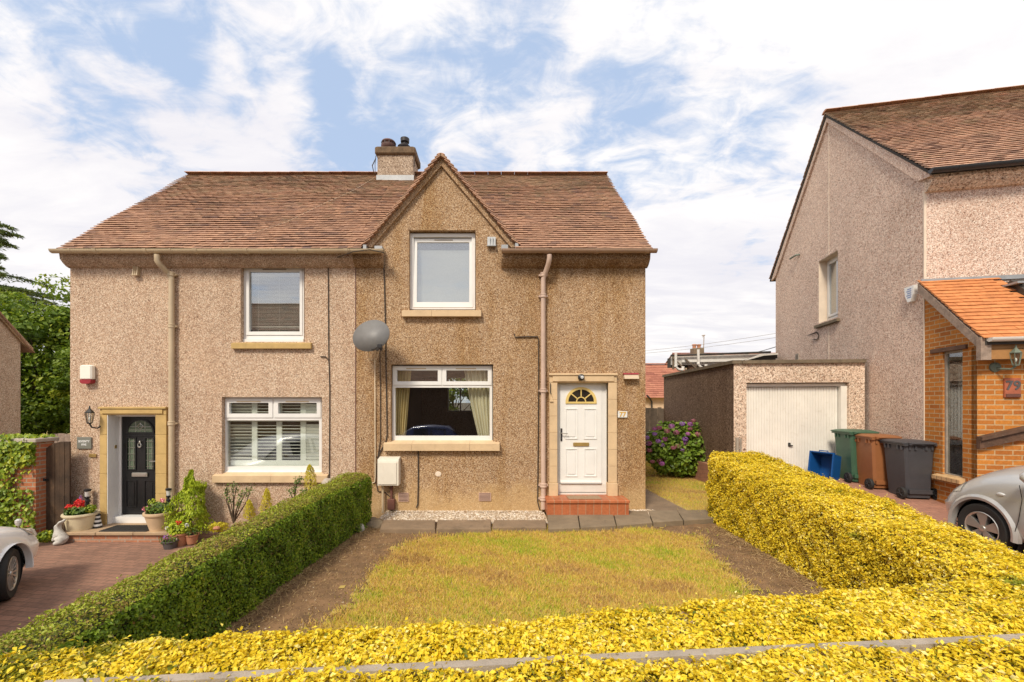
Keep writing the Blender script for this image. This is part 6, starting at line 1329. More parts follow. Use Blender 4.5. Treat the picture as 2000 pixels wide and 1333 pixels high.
leaves('needles', Pl+r_.normal(0, .04, Pl.shape), Nl, r_.uniform(.12, .28, len(Pl)), np.clip(r_.normal(.5, .25, len(Pl)), 0, 1), 'leaf_conifer', o, .28, .5, dirs=Dl)
# hydrangea
hc = Vector((Xa(1322, 11.6), 11.6, .1)); o = root('hydrangea_bush', 'large hydrangea with purple and pink flower heads beside the garage wall', 'shrub', hc)
m = MB(); r_ = np.random.default_rng(21)
for k in range(26): a = r_.uniform(0, 6.28); e = hc+Vector((math.cos(a)*r_.uniform(.2, .75), math.sin(a)*.55, r_.uniform(.6, 1.25))); m.tube([hc+Vector((math.cos(a)*.08, math.sin(a)*.08, 0)), hc.lerp(e, .5)+Vector((0, 0, .1)), e], [.02, .012, .006], 5)
part('stems', m, 'bark', o); n = 5200; P2, d2 = blob(n, hc+Vector((0, 0, .72)), (.86, .65, .78)); P2 += .12*np.stack([smnoise(P2, 4, 31), smnoise(P2, 4, 32), smnoise(P2, 4, 33)], 1); P2 = P2[P2[:, 2] > .14]; n = len(P2)
leaves('foliage', P2, (P2-np.array(hc+Vector((0, 0, .6))))+np.array([0, -.1, .3]), rng.uniform(.08, .15, n), np.clip(.6+.2*smnoise(P2, 5, 3)+rng.normal(0, .2, n), 0, 1), 'leaf_hyd', o, .68, .5)
heads = [(1290, 836), (1312, 833), (1332, 828), (1354, 822), (1278, 848), (1300, 858), (1347, 838), (1362, 848), (1342, 848), (1337, 858), (1362, 856), (1285, 862), (1265, 866), (1270, 880), (1313, 875), (1336, 866), (1291, 870), (1325, 872), (1334, 880), (1359, 865), (1273, 902), (1287, 900), (1295, 906), (1380, 880), (1368, 893), (1264, 855), (1280, 838), (1304, 842), (1322, 845), (1350, 829)]
for i, (px, py) in enumerate(heads):
    p_ = P(px+random.uniform(-2, 2), py, 10.92+random.uniform(0, .2)+abs(px-1322)*.004); nfl = 110; d = unit(r_.normal(0, 1, (nfl, 3))); rr = r_.uniform(.055, .085); Pq = np.array(p_)+d*np.array([rr, rr, rr*.75])
    ft = np.clip(r_.normal([.2, .5, .7, .08, .9, .4, .15][i % 7], .08, nfl), 0, 1); leaves('flower_head', Pq, d, .028, ft, 'petal_hyd', o, .95, .25)
def bush(name, label, cat, c, r3, n, lsz, mt, asp=.5, shape=None, stems=6, dirs=None, seed=0, tl=.5, noise=.1, loc=None, toneb=.5):
    c = Vector(c); o = root(name, label, cat, loc or (c.x, c.y, c.z)); m = MB(); rr_ = np.random.default_rng(seed+50)
    for k in range(stems): e = c+Vector((rr_.uniform(-.6, .6)*r3[0], rr_.uniform(-.6, .6)*r3[1], r3[2]*rr_.uniform(.9, 1.7))); m.tube([c, c.lerp(e, .5), e], [.012, .008, .003], 5)
    part('stems', m, 'bark', o); P2, d2 = blob(n, c+Vector((0, 0, r3[2])), r3)
    if shape == 'cone':
        z = rng.random(n)**.75; a = rng.uniform(0, 6.28, n); rad = np.sqrt(np.maximum(0, 1-z**1.5))*(1-.25*z)*rng.uniform(.7, 1.05, n)*(1+.14*np.sin(a*4+z*11)+.09*np.sin(z*25+a*3)); rad *= np.minimum(1, .6+z*3)
        P2 = np.c_[c.x+np.cos(a)*rad*r3[0], c.y+np.sin(a)*rad*r3[1], c.z+z*r3[2]*2]; d2 = np.c_[np.cos(a), np.sin(a), np.full(n, .5)]
    if noise: P2 = P2+noise*np.stack([smnoise(P2, 9, 1), smnoise(P2, 9, 2), smnoise(P2, 9, 4)], 1)*min(r3)
    tone = np.clip(toneb+.18*smnoise(P2, 12, seed)+rng.normal(0, .18, n), 0, 1)
    leaves('foliage', P2, d2, lsz*rng.uniform(.6, 1.3, n), tone, mt, o, asp, tl, dirs=(np.tile(dirs, (n, 1)) if dirs else None)); return o
yb = 7.68; p_ = P(374, 1020, yb); bush('conifer_shrub', 'bright green cone shaped conifer shrub beside the right hand step pot', 'shrub', (p_.x, yb, -.2), (.33, .3, .50), 9000, .05, 'leaf_lime', .38, 'cone', 3, (0, 0, 1.), 4, .6, .34)
for i, (px, py, h, wd_, lb) in enumerate(((606, 948, .36, .13, 'small golden conifer just under the right end of the shuttered window sill'), (520, 998, .38, .115, 'golden dwarf conifer in the middle of the bed below the shuttered window'), (487, 1008, .28, .105, 'smallest golden dwarf conifer left in the bed below the shuttered window'))):
    p_ = P(px, py, 7.55); bush('dwarf_conifer', lb, 'shrub', (p_.x, 7.55, p_.z-.06), (wd_, wd_, h/2+.03), 1500, .028, 'leaf_yellow', .35, 'cone', 2, (0, 0, 1.), 6+i, .5, .15)
def straggly(label, px0, py0, tips, mt, Y=7.6, seed=0, n=50, ls=.05, name='garden_shrub'):
    b_ = P(px0, py0, Y); o = root(name, label, 'shrub', b_); m = MB(); rr_ = np.random.default_rng(seed); Pp = []
    for (tx_, ty_) in tips:
        e = P(tx_, ty_, Y-.05+rr_.uniform(-.08, .08)); md = b_.lerp(e, .55)+Vector((rr_.normal(0, .03), 0, .04)); m.tube([b_, md, e], [.012, .008, .004], 5)
        for k in range(n): t = rr_.uniform(.45, 1.05); q_ = md.lerp(e, t)+Vector(rr_.normal(0, .032, 3)); Pp.append(q_)
    part('stems', m, 'bark', o); Pp = np.array(Pp); leaves('foliage', Pp, np.tile([0, -.5, 1.], (len(Pp), 1)), rr_.uniform(.6, 1.3, len(Pp))*ls, rr_.random(len(Pp)), mt, o, .45, .8); return o
straggly('leggy shrub with bare reddish stems below the left end of the shuttered window', 456, 1022, ((446, 950), (455, 946), (462, 948), (474, 962), (490, 952), (482, 958), (447, 970), (468, 982), (440, 958)), 'leaf_dark', 7.7, 3, 42, .042)
straggly('thin leafy shrub below the middle of the shuttered window sill', 575, 985, ((585, 938), (586, 932), (575, 955), (592, 962), (566, 960), (598, 955)), 'leaf_dark', 7.7, 5, 40, .045)
p_ = P(423, 1028, 7.3); bush('bedding_plant', 'low yellow leaved bedding plant at the edge of the green hedge', 'plant', (p_.x, 7.35, p_.z-.12), (.17, .12, .09), 420, .05, 'leaf_yellow', .4, None, 4, None, 9, .6)
m = MB(); p_ = P(423, 1032, 7.2); m.ball(p_, (.06, .05, .035), 8); tag(part('flower', m, 'terracotta'), 'small orange flower clump on the yellow bedding plant', 'flower')
rock('ornament', tuple(P(641, 943, 7.45)), (.11, .09, .075), 'coping', 'cream stone ornament peeping over the green hedge below the shuttered window', 'ornament', .35, 8)
# pots
def pot(label, c, r0, r1, h, mt, plants, sx=1.0, cat='flower pot'):
    c = Vector(c); o = root('flower_pot', label, cat, c); m = MB(); m.lathe([(r0, 0), (r0*1.02, .01), (r1*.93, h*.82), (r1*1.0, h*.84), (r1*1.04, h*.9), (r1*1.02, h), (r1*.9, h), (r1*.86, h*.88)], c, 26, 'z', sx, 1); part('pot', m, mt, o, smooth=True)
    m = MB(); m.lathe([(.01, h*.86), (r1*.88, h*.86), (r1*.88, h*.89), (.01, h*.92)], c, 20, 'z', sx, 1); part('compost', m, 'compost', o)
    for (nm, dx, dz_, r3, n, ls, mt2, asp) in plants:
        P2, d2 = blob(n, c+Vector((dx, -.03, h+dz_)), r3); leaves(nm, P2, d2+np.array([0, -.3, .3]), ls*rng.uniform(.6, 1.3, n), rng.random(n), mt2, o, asp, .5)
    return o
pot('oval cream pot of red geraniums at the left end of the brick step', (Xa(158, 7.68), 7.68, -.17), .17, .235, .29, 'pot_cream',
    [('foliage', 0, .04, (.25, .16, .08), 420, .055, 'leaf_dark', .8), ('flower_head', -.17, .1, (.07, .06, .055), 160, .03, 'petal_red', .9), ('flower_head', .0, .18, (.075, .06, .07), 200, .03, 'petal_red', .9), ('flower_head', .03, .11, (.06, .05, .05), 120, .03, 'petal_red', .9), ('foliage', .2, .08, (.09, .08, .07), 130, .04, 'leaf_ivy', .7), ('flower_head', .03, .27, (.025, .02, .05), 30, .02, 'petal_hyd', .8)], 1.1)
pot('round pale terracotta pot of pink geraniums at the right end of the brick step', (Xa(313, 7.66), 7.66, -.17), .15, .24, .32, 'terracotta_pale',
    [('foliage', 0, .06, (.23, .18, .11), 460, .05, 'leaf_dark', .8), ('foliage', .2, .05, (.1, .1, .12), 160, .035, 'leaf_dark', .35), ('flower_head', -.2, .05, (.085, .06, .045), 170, .03, 'petal_pink', .9), ('flower_head', -.1, .1, (.045, .04, .04), 60, .025, 'petal_pink', .9), ('foliage', -.12, .17, (.07, .05, .06), 90, .035, 'leaf_lime', .5), ('flower_head', .06, .2, (.04, .03, .04), 45, .025, 'petal_pink', .9)])
pot('small terracotta pot with a salmon flower and white blooms below the conifer shrub', (Xa(352, 7.35), 7.35, -.35), .1, .15, .22, 'terracotta',
    [('foliage', 0, .06, (.19, .14, .12), 300, .05, 'leaf_lime', .8), ('flower_head', .0, .17, (.05, .04, .04), 60, .025, 'petal_red', .9), ('flower_head', .13, .12, (.035, .03, .035), 45, .022, 'petal_white', .9), ('flower_head', -.2, .08, (.03, .03, .03), 30, .022, 'petal_white', .9)])
pot('little terracotta pot squeezed between the salmon flowers and the hedge', (Xa(375, 7.38), 7.38, -.33), .07, .1, .16, 'terracotta', [('foliage', 0, .04, (.12, .1, .08), 120, .035, 'leaf_dark', .6)])
pot('dark pot of trailing purple flowers at the right corner of the brick step', (Xa(333, 7.2), 7.2, -.35), .09, .12, .13, 'lead_dark', [('foliage', 0, .02, (.15, .12, .09), 180, .035, 'leaf_dark', .6), ('flower_head', -.05, .06, (.06, .06, .04), 50, .022, 'petal_hyd', .9), ('flower_head', .1, .02, (.03, .03, .03), 25, .02, 'petal_white', .9)])
# solar lights, lighthouse, rabbit, vase
def solar(label, px, pt, pb, Y):
    x = Xa(px, Y); o = root('garden_light', label, 'garden light', (x, Y, Za(pb, Y)), group='solar lights behind the step pots'); zt_, zb_ = Za(pt, Y), Za(pb, Y)
    m = MB(); m.lathe([(.05, 0), (.055, .01), (.055, .035), (.03, .045)], (x, Y, zt_-.045), 14); m.lathe([(.04, 0), (.045, .01), (.045, .03), (.03, .035)], (x, Y, zt_-.17), 14); m.tube([(x, Y, zb_), (x, Y, zt_-.16)], .028, 10); m.lathe([(.045, 0), (.045, .03), (.03, .04)], (x, Y, zt_-.24), 12); part('post', m, 'black_plastic', o, smooth=True)
    m = MB(); m.lathe([(.038, zt_-.14-zt_), (.042, -.045)], (x, Y, zt_), 14); part('lens', m, 'lens', o, smooth=True)
solar('black and clear solar light standing behind the red geranium pot', 171, 955, 1012, 7.9); solar('black and clear solar light standing behind the pink geranium pot', 330, 953, 1012, 7.9)
x = Xa(191, 7.75); o = root('lighthouse_ornament', 'small black and white striped lighthouse ornament beside the cream pot', 'ornament', (x, 7.75, -.17))
m = MB(); zz_ = -.17; r0 = .068
for k in range(7): m2 = m if k % 2 == 0 else None
m = MB(); [m.lathe([(.068-.006*k, -.17+.036*k), (.068-.006*(k+1), -.17+.036*(k+1))], (x, 7.75, 0), 16) for k in (0, 2, 4)]; m.lathe([(.04, .046), (.045, .05), (.045, .06), (.025, .085), (.005, .1)], (x, 7.75, 0), 14); part('black_bands', m, 'black_iron', o)
m = MB(); [m.lathe([(.068-.006*k, -.17+.036*k), (.068-.006*(k+1), -.17+.036*(k+1))], (x, 7.75, 0), 16) for k in (1, 3, 5)]; part('white_bands', m, 'white_gloss', o)
# sitting rabbit statue: one continuous skinned body
def skinned(name, joints, edges, radii, mt, parent=None, lvl=2):
    me = bpy.data.meshes.new(name); me.from_pydata([tuple(j) for j in joints], edges, []); ob = bpy.data.objects.new(name, me); COL.objects.link(ob)
    s = ob.modifiers.new('s', 'SKIN'); s.use_smooth_shade = True
    for v, r in zip(me.skin_vertices[0].data, radii): v.radius = (r, r)
    me.skin_vertices[0].data[0].use_root = True; u_ = ob.modifiers.new('u', 'SUBSURF'); u_.levels = u_.render_levels = lvl
    bpy.context.view_layer.update(); me2 = bpy.data.meshes.new_from_object(ob.evaluated_get(bpy.context.evaluated_depsgraph_get())); bpy.data.objects.remove(ob)
    return finish(name, me2, mt, parent, True, 'all')
rb = G(120, 1063, -.35); bx, by, bz = rb.x, rb.y, -.35
J = [(0, 0, .09), (-.03, 0, .17), (-.06, 0, .235), (-.065, 0, .285), (-.115, 0, .265), (-.045, .022, .325), (-.005, .03, .375), (.035, .035, .41), (-.045, -.022, .325), (.0, -.03, .37), (.045, -.035, .395), (-.07, -.045, .13), (-.09, -.05, .06), (.03, -.07, .05), (-.05, -.085, .025), (.085, 0, .06), (-.07, .05, .1), (-.08, .05, .03)]
E = [(0, 1), (1, 2), (2, 3), (3, 4), (3, 5), (5, 6), (6, 7), (3, 8), (8, 9), (9, 10), (1, 11), (11, 12), (0, 13), (13, 14), (0, 15), (1, 16), (16, 17)]
Rr = [.1, .075, .045, .058, .035, .02, .026, .013, .02, .026, .013, .03, .026, .055, .028, .035, .03, .026]
ob = skinned('rabbit_statue', [(bx+j[0]*1.05, by+j[1], bz+j[2]*1.02) for j in J], E, Rr, 'stone_grey'); tag(ob, 'weathered grey stone rabbit statue sitting at the left end of the brick step', 'statue')
o = root('garden_light', 'small clear glass solar light standing in front of the ivy wall by the white car', 'garden light', (Xa(36, 7.3), 7.3, -.35)); x = Xa(36, 7.3)
m = MB(); m.tube([(x, 7.3, -.35), (x, 7.3, .0)], .01, 6); part('stake', m, 'satin_metal', o); m = MB(); m.lathe([(.03, 0), (.045, .05), (.045, .09), (.02, .11)], (x, 7.3, .0), 12); part('lens', m, 'lens', o)
rock('stone', (Xa(50, 7.2), 7.2, -.12), (.16, .1, .1), 'coping', 'pale rounded stone on the low edge behind the white car bonnet', 'stone', .4, 12)
# ================================================================ bins and box
def wheelie(label, corner, ang, s, col, hf=1.0, openlid=False):
    """local frame: x across the axle side, y away from the wheels; origin at the near left bottom corner"""
    o = root('wheelie_bin', label, 'wheelie bin', corner, ang, group='wheelie bins beside the pale gable wall')
    w, d, h = .50*s, .60*s, .98*s*hf; b = .05*s; rings = []
    def rc(x0, x1, y0, y1, z, c): return [(x0+c, y0, z), (x1-c, y0, z), (x1, y0+c, z), (x1, y1-c, z), (x1-c, y1, z), (x0+c, y1, z), (x0, y1-c, z), (x0, y0+c, z)]
    for z, k in ((.03, 0), (.06, .02), (.2, .14), (.5, .45), (.8, .75), (.94, .93), (1.0, 1.0)):
        e = b*(1-k); rings.append(rc(e, w-e, e*.4, d-e*1.6, z*h, .035))
    m = MB(); m.loft(rings); m.ring(-.012, w+.012, 0, .001, .001, 0, 0.001) if False else None
    m.box(-.018, w+.018, -.02, d+.02, h*.955, h*.985)
    for x in (.05, .14, w-.17, w-.08): m.box(x, x+.03, -.018, .006, h*.88, h*.955)
    for y in (.06, .15, d-.2, d-.11): m.box(-.016, .01, y, y+.03, h*.88, h*.955)
    m.box(.06, w-.06, -.012, .03, .10, .17)
    part('body', m, col, o, world=False, smooth=True)
    m = MB()
    rings = [rc(-.03, w+.03, -.015, d+.06, h*.99, .03), rc(-.03, w+.03, -.015, d+.06, h*1.012, .03), rc(.02, w-.02, .05, d-.0, h*1.035, .05), rc(.06, w-.06, .1, d-.08, h*1.045, .05)]
    m.loft(rings); m.tube([(.05, -.05, h*1.0), (w-.05, -.05, h*1.0)], .017, 8)
    for x in (.05, w/2, w-.05): m.box(x-.02, x+.02, -.06, .02, h*.975, h*1.015)
    part('lid', m, col, o, world=False, smooth=True)
    m = MB(); m.tube([(-.05, .035, .1), (w+.05, .035, .1)], .012, 8); part('axle', m, 'black_iron', o, world=False)
    for x in (-.055, w+.005):
        m = MB(); m.lathe([(.04, 0), (.098, .0), (.102, .01), (.102, .04), (.098, .05), (.04, .05)], (x, .035, .102), 20, 'x'); wh = part('wheel', m, 'tyre', o, world=False, smooth=True)
        m = MB()
        for k in range(5): a = k*2*math.pi/5; m.tube([(x-.004, .035, .102), (x-.004, .035+.065*math.cos(a), .102+.065*math.sin(a))], .008, 5)
        m.lathe([(.02, -.008), (.02, .058)], (x, .035, .102), 10, 'x'); part('hub', m, 'black_plastic', wh, world=False)
    return o
def on_drive(px, py):
    Y = 7.5
    for _ in range(30): Y = (CZ-dz(Y))*F/(py-PY)
    return Vector((Xa(px, Y), Y, dz(Y)))
HAB = HA+R(3)
wheelie('dark grey wheelie bin nearest the brick porch', on_drive(1768, 976), HAB, .93, 'bin_grey', 1.06)
wheelie('brown wheelie bin between the green bin and the dark grey bin', on_drive(1704, 957), HAB, .94, 'bin_brown', 1.06)
wheelie('green wheelie bin nearest the garage', on_drive(1662, 944), HAB, .96, 'bin_green', 1.06)
# upturned recycling box leaning against the garage door
o = root('recycling_box', 'blue plastic recycling box tipped on its side in front of the garage door', 'box', on_drive(1600, 935))
q_ = on_drive(1600, 937); MBx = Matrix.Translation((q_.x, q_.y, q_.z)) @ Matrix.Rotation(R(-66), 4, 'Z') @ Matrix.Rotation(R(-9), 4, 'X')
m = MB(); w, d, h = .42, .34, .55; t = .012
# open side faces -y and left; stands on its short end
def tap(x, y, z): return Vector((x*(1-.12*y/d), y, h/2+(z-h/2)*(1-.1*y/d)))
def shell(a, c, x0, x1): pass
outer = [tap(x, y, z) for y in (0, d) for (x, z) in ((-w/2, 0), (w/2, 0), (w/2, h), (-w/2, h))]; inner = [tap(x, y, z) for y in (0, d-t) for (x, z) in ((-w/2+t, t), (w/2-t, t), (w/2-t, h-t), (-w/2+t, h-t))]
m.add([MBx @ v for v in outer+inner], [(4, 5, 6, 7), (0, 4, 7, 3), (1, 2, 6, 5), (0, 1, 5, 4), (3, 7, 6, 2), (12, 15, 14, 13), (8, 11, 15, 12), (9, 13, 14, 10), (8, 12, 13, 9), (11, 10, 14, 15), (0, 3, 11, 8), (1, 9, 10, 2), (0, 8, 9, 1), (3, 2, 10, 11)])
part('shell', m, 'box_blue', o)
m = MB()
for (a_, b_, c_, e_) in ((-w/2-.02, w/2+.02, -.02, .004), (-w/2-.02, w/2+.02, h-.004, h+.02)): m.box(a_, b_, -.012, .03, c_, e_, MBx)
for (a_, b_) in ((-w/2-.02, -w/2+.001), (w/2-.001, w/2+.02)): m.box(a_, b_, -.012, .03, .004, h-.004, MBx)
part('rim', m, 'box_blue', o)
m = MB(); m.tube([MBx @ Vector(p) for p in ((-.08, .06, h), (-.08, .06, h+.045), (.08, .06, h+.045), (.08, .06, h))], .012, 6); part('handle', m, 'box_blue', o)

# ================================================================ cars: local x forward, y left, z up, origin on the ground under the front axle
mat('headlamp', (.5, .48, .44), .1, .3, 25, metal=.4)
def make_car(name, label, loc, rz, paintm, P_, wheel='spoke', steer=0):
    o = root(name, label, 'car', loc, rz)
    prof, hw, wb, wr = P_['prof'], P_['hw'], P_['wb'], P_['wr']     # prof: x, z_top (bonnet/shoulder), half width factor, z_bottom
    rings = []
    for (x, zt, k, zb, cr) in prof:
        w = hw*k; pts = [(0, zb), (w*.62, zb), (w*.9, zb+.03), (w*.985, zb+.16), (w, zb+.3), (w*.995, zb+(zt-zb)*.6), (w*.965, zb+(zt-zb)*.84), (w*.86, zt-.015), (w*.66, zt+cr*.55), (w*.33, zt+cr*.92), (0, zt+cr)]
        rings.append([Vector((x, y, z)) for y, z in pts]+[Vector((x, -y, z)) for y, z in pts[-2:0:-1]])
    m = MB(); m.loft(rings)
    body = part('body', m, paintm, o, world=False, smooth='all', uv=False)
    ss = body.modifiers.new('s', 'SUBSURF'); ss.levels = ss.render_levels = 2
    # wheel arches opened in the shell
    ss.levels = ss.render_levels = 3
    bpy.context.view_layer.update(); me = bpy.data.meshes.new_from_object(body.evaluated_get(bpy.context.evaluated_depsgraph_get())); body.modifiers.clear(); body.data = me
    import bmesh
    bm = bmesh.new(); bm.from_mesh(me); Ra = wr*1.17; inner = set()
    for v in bm.verts:
        if abs(v.co.y) < hw-.42: continue
        for x in (0, -wb):
            dx_, dz_ = v.co.x-x, v.co.z-wr; r_ = math.hypot(dx_, dz_)
            if r_ < Ra+.02:
                inner.add(v)
                if r_ > Ra-.045: v.co.x, v.co.z = x+dx_/r_*Ra, wr+dz_/r_*Ra
    bmesh.ops.delete(bm, geom=[f for f in bm.faces if all(v in inner for v in f.verts)], context='FACES'); bm.to_mesh(me); bm.free()
    me.materials.clear(); me.materials.append(MATS[paintm]); me.polygons.foreach_set('use_smooth', np.ones(len(me.polygons), bool)); me.update()
    def skin_patch(nm, test, mt, off=.004):
        vs, fs, mp = [], [], {}
        for p in body.data.polygons:
            if test(p.center.x, abs(p.center.y), p.center.z, p.center.y):
                f = []
                for vi in p.vertices:
                    if vi not in mp: mp[vi] = len(vs); v = body.data.vertices[vi]; vs.append(v.co+v.normal*off)
                    f.append(mp[vi])
                fs.append(tuple(f))
        if fs: q_ = MB(); q_.add(vs, fs); part(nm, q_, mt, o, world=False, smooth='all', uv=False)
    lx0, lx1, lz0, lz1 = P_['lamp']
    for s in (-1, 1): skin_patch('headlight', lambda x, y, z, yy: lx0 < x and y > hw*.42 and lz0+(lx1-x)*.25 < z < lz1+(lx1-x)*.12 and yy*s > 0, 'headlamp', .006)
    skin_patch('grille', lambda x, y, z, yy: x > lx1-.06 and y < hw*.4 and .36 < z < .5, 'black_plastic')
    skin_patch('lower_bumper', lambda x, y, z, yy: x > .36 and z < .27, 'black_plastic')
    # cabin: pillars and glass
    gb = P_['cab']      # list of x, z_low, z_high, wl, wh
    def cabring(k): return [[Vector((x, y, z)) for y, z in ((wl_*k, zl-.06), (wh_*k, zh-.09), (wh_*.86*k, zh-.02), (wh_*.45*k, zh+.015), (0, zh+.022), (-wh_*.45*k, zh+.015), (-wh_*.86*k, zh-.02), (-wh_*k, zh-.09), (-wl_*k, zl-.06))] for (x, zl, zh, wl_, wh_) in gb]
    m = MB(); m.loft(cabring(1.0)); cab = part('roof', m, paintm, o, world=False, smooth=True, uv=False)
    g = MB(); f0, f1 = gb[0], gb[1]
    def sidepoly(s, ps, off=.004): g.add([(x, s*(y+off), z) for x, y, z in ps], [tuple(range(len(ps)))])
    for s in (-1, 1):
        for i in range(1, len(gb)-2):
            a, b = gb[i], gb[i+1]; ins = .05
            def pt(q, t): x, zl, zh, wl_, wh_ = q; return (x, wl_+(wh_-wl_)*t, zl-.06+(zh-.09-zl+.06)*t)
            A0, A1, B0, B1 = pt(a, .1), pt(a, .95), pt(b, .1), pt(b, .95); dx_ = (b[0]-a[0]); k = ins/abs(dx_)
            L2 = lambda p, q, t: tuple(p[j]+(q[j]-p[j])*t for j in range(3)); sidepoly(s, [L2(A0, B0, k), L2(A0, B0, 1-k), L2(A1, B1, 1-k), L2(A1, B1, k)])
    x0, zl0, zh0, wl0, wh0 = f0; x1, zl1, zh1, wl1, wh1 = f1
    g.add([(x0-.02, -wl1*.88, zl0+.0), (x0-.02, wl1*.88, zl0+.0), (x1+.03, wh1*.85, zh1-.04), (x1+.03, -wh1*.85, zh1-.04)], [(0, 1, 2, 3)])
    xa, _, zha, wla, wha = gb[-2]; xb_, zlb, _, wlb, _ = gb[-1]
    g.add([(xb_-.02, -wlb*.8, zlb+.1), (xb_-.02, wlb*.8, zlb+.1), (xa-.05, wha*.8, zha-.06), (xa-.05, -wha*.8, zha-.06)], [(0, 1, 2, 3)])
    part('windows', g, 'dark_glass', o, world=False, uv=False)
    # wheel wells, wheels
    for x in (0, -wb):
        for s in (-1, 1):
            yc = s*(hw-.105); M_ = T((x, yc, wr), R(steer) if x == 0 else 0)
            m = MB(); m.lathe([(wr*1.2, -.001 if s > 0 else .001), (wr*1.2, -.25*s), (.02, -.26*s)] if False else [(wr*1.16, s*.02), (wr*1.16, -s*.2), (.05, -s*.21)], (x, yc, wr), 32, 'y', cap=False); part('wheel_arch_liner', m, 'wheel_well', o, world=False, smooth=True)
            m = MB(); q = s
            m.lathe([(wr*.66, -q*.09), (wr*.92, -q*.1), (wr*.985, -q*.085), (wr, -q*.05), (wr, q*.05), (wr*.985, q*.08), (wr*.93, q*.098), (wr*.72, q*.095), (wr*.66, q*.085)], (0, 0, 0), 40, 'y', M=M_, cap=False); wh = part('wheel', m, 'tyre', o, world=False, smooth=True)
            m = MB(); R_ = wr*.67; m.lathe([(R_, q*.088), (R_*.97, q*.094), (R_*.9, q*.08), (R_*.88, q*.0), (R_*.9, -q*.08)], (0, 0, 0), 36, 'y', M=M_, cap=False); rim = part('rim', m, 'alloy', wh, world=False, smooth=True)
            m = MB(); m.lathe([(R_*.86, q*.0), (.02, q*.005)], (0, 0, 0), 28, 'y', M=M_); part('brake_disc', m, 'wheel_well', wh, world=False)
            m = MB(); m.lathe([(R_*.2, q*.06), (R_*.17, q*.085), (.01, q*.09)], (0, 0, 0), 16, 'y', M=M_)
            ns, w0, w1 = (5, .2, .34) if wheel == 'wide' else (15, .055, .05)
            for k in range(ns):
                a = 2*math.pi*k/ns+.35; ca, sa = math.cos(a), math.sin(a)
                pa, pb = R_*.15, R_*.93; e = [(pa, w0*R_*.6), (pb, w1*R_*1.0 if wheel == 'wide' else w1*R_*1.3)]
                vs = []
                for yy in (q*.03, q*.075):
                    for (rr, ww) in e:
                        for sg in (-1, 1): vs.append((ca*rr-sa*ww*sg, yy+q*(.012 if rr == pb else .0), sa*rr+ca*ww*sg))
                m.add([M_ @ Vector(v) for v in vs], [(0, 1, 3, 2), (4, 6, 7, 5), (0, 4, 5, 1), (2, 3, 7, 6), (0, 2, 6, 4), (1, 5, 7, 3)])
            part('spokes', m, 'alloy', wh, world=False)
            # flared arch lip
            m = MB(); pts = []
            ra, rb_ = wr*1.155, wr*P_.get('lip', 1.3); rings = []
            for t in np.linspace(R(-8), R(188), 26): rings.append([Vector((x+r*math.cos(t), s*(hw*y_), wr+r*math.sin(t))) for r, y_ in ((ra, .93), (ra, 1.012), ((ra+rb_)/2, 1.022), (rb_, .995), (rb_, .94))])
            m.loft(rings); part('wheel_arch', m, paintm, o, world=False, smooth=True, uv=False)
    # lights, bumper trim, door line, handle
    for s in (-1, 1):
        hwb = hw*1.004
        m = MB(); dl = P_['door']; m.tube([(x, s*hwb*ky, z) for x, ky, z in dl], .0035, 5); part('door_seam', m, 'wheel_well', o, world=False)
        x, z = P_['side_lamp']; m = MB(); m.ball((x, s*hw*P_.get('slk', .985), z), (.045, .012, .02), 12); part('side_indicator', m, 'lens', o, world=False, smooth='all')
        m = MB(); x, z = P_['tail']; m.ball((x, s*hw*.8, z), (.06, .12, .13), 10); part('tail_light', m, 'red_plastic', o, world=False, smooth='all')
        m = MB(); x, z = P_['mirror']; m.ball((x, s*(hw+.08), z), (.07, .09, .07), 10); part('door_mirror', m, paintm, o, world=False, smooth='all')
    m = MB(); x = prof[-2][0]+.03; m.bbox(x-.02, x+.03, -.26, .26, .42, .53, .004); part('number_plate', m, 'white_gloss', o, world=False)
    return o
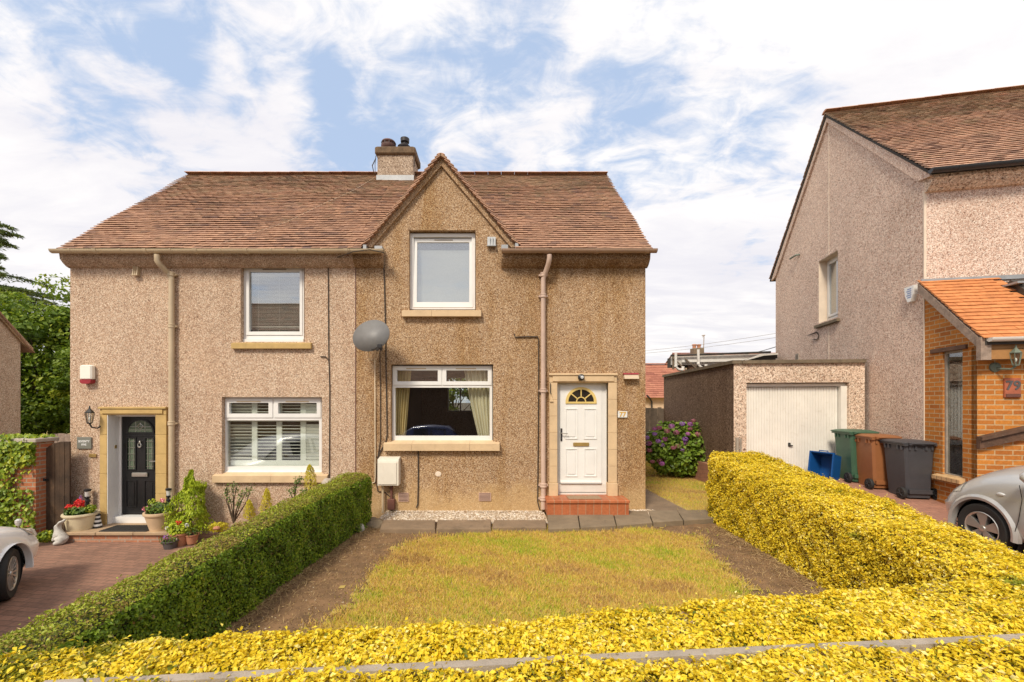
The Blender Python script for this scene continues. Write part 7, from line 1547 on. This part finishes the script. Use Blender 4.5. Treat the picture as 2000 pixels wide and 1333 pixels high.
SMALL = dict(hw=.82, wb=2.4, wr=.3, lip=1.36,
    prof=[(-3.0, .86, .78, .3, .02), (-2.95, .93, .9, .22, .02), (-2.4, .95, .985, .2, .03), (-1.3, .95, 1, .2, .05), (-.7, 1.0, 1, .2, .12), (-.4, 1.0, 1, .2, .17), (-.1, .97, 1, .2, .17), (.18, .89, .985, .2, .15), (.4, .78, .95, .2, .12), (.55, .65, .88, .22, .08), (.64, .54, .78, .25, .04), (.67, .42, .68, .3, .02)],
    cab=[(-.25, .98, 1.0, .68, .66), (-.95, .98, 1.46, .74, .6), (-1.7, .98, 1.52, .75, .62), (-2.5, .98, 1.46, .74, .6), (-2.95, .96, 1.0, .7, .64)],
    light=[(.28, .78, .66), (.46, .72, .56), (.54, .62, .56), (.53, .56, .66), (.34, .66, .78), (.2, .76, .76)],
    door=[(-.35, 1.0, .25), (-.42, 1.003, .5), (-.45, .995, .75), (-.4, .965, .9)], lamp=(.3, .67, .6, .76), side_lamp=(-.22, .76), tail=(-2.9, .85), mirror=(-.6, 1.02), grille=.5)
cp_ = P(1928, 1036, 5.15); gz_ = dz(5.15)
make_car('parked_car', 'small silver car on the pink paved drive at the right edge', (cp_.x+.10+.715*1.0, 5.17, cp_.z-.3), R(86), 'paint_silver', SMALL, 'wide')
HATCH = dict(hw=.87, wb=2.5, wr=.31, lip=1.2,
    prof=[(-3.2, .9, .8, .3, .02), (-3.1, .95, .92, .22, .02), (-2.5, .96, .99, .2, .03), (-1.3, .95, 1, .18, .04), (-.8, .95, 1, .18, .04), (-.4, .92, 1, .18, .06), (0, .88, .99, .18, .07), (.35, .82, .97, .19, .06), (.58, .75, .95, .2, .05), (.74, .64, .9, .21, .03), (.83, .5, .8, .24, .02)],
    cab=[(-.3, .97, .99, .7, .68), (-1.05, .97, 1.42, .77, .62), (-1.8, .97, 1.48, .78, .64), (-2.6, .97, 1.42, .77, .62), (-3.1, .95, 1.0, .72, .66)],
    light=[(.3, .855, .73), (.6, .80, .62), (.71, .68, .60), (.66, .62, .69), (.45, .74, .78), (.28, .83, .78)],
    door=[(-.45, 1.0, .25), (-.5, 1.0, .5), (-.5, .99, .8), (-.45, .965, .9)], lamp=(.42, .82, .58, .72), side_lamp=(-.3, .78), tail=(-3.0, .9), mirror=(-.7, 1.02), grille=.5)
al = -22; wc = G(22, 1170, -.35); th_ = R(90-al); wc.z = -.35
axn = Vector((math.cos(th_), math.sin(th_), 0)); left_ = Vector((-axn.y, axn.x, 0))
org = wc+left_*(.87-.02)
make_car('parked_car', 'white hatchback on the brick drive, only its front corner in view', tuple(org), th_, 'paint_white', HATCH, 'multi', steer=14)
make_car('parked_car', 'dark blue car at the kerb across the pavement, seen only mirrored in the lower window', (-4.9, -3.6, -.45), R(180), 'paint_blue', HATCH, 'multi')
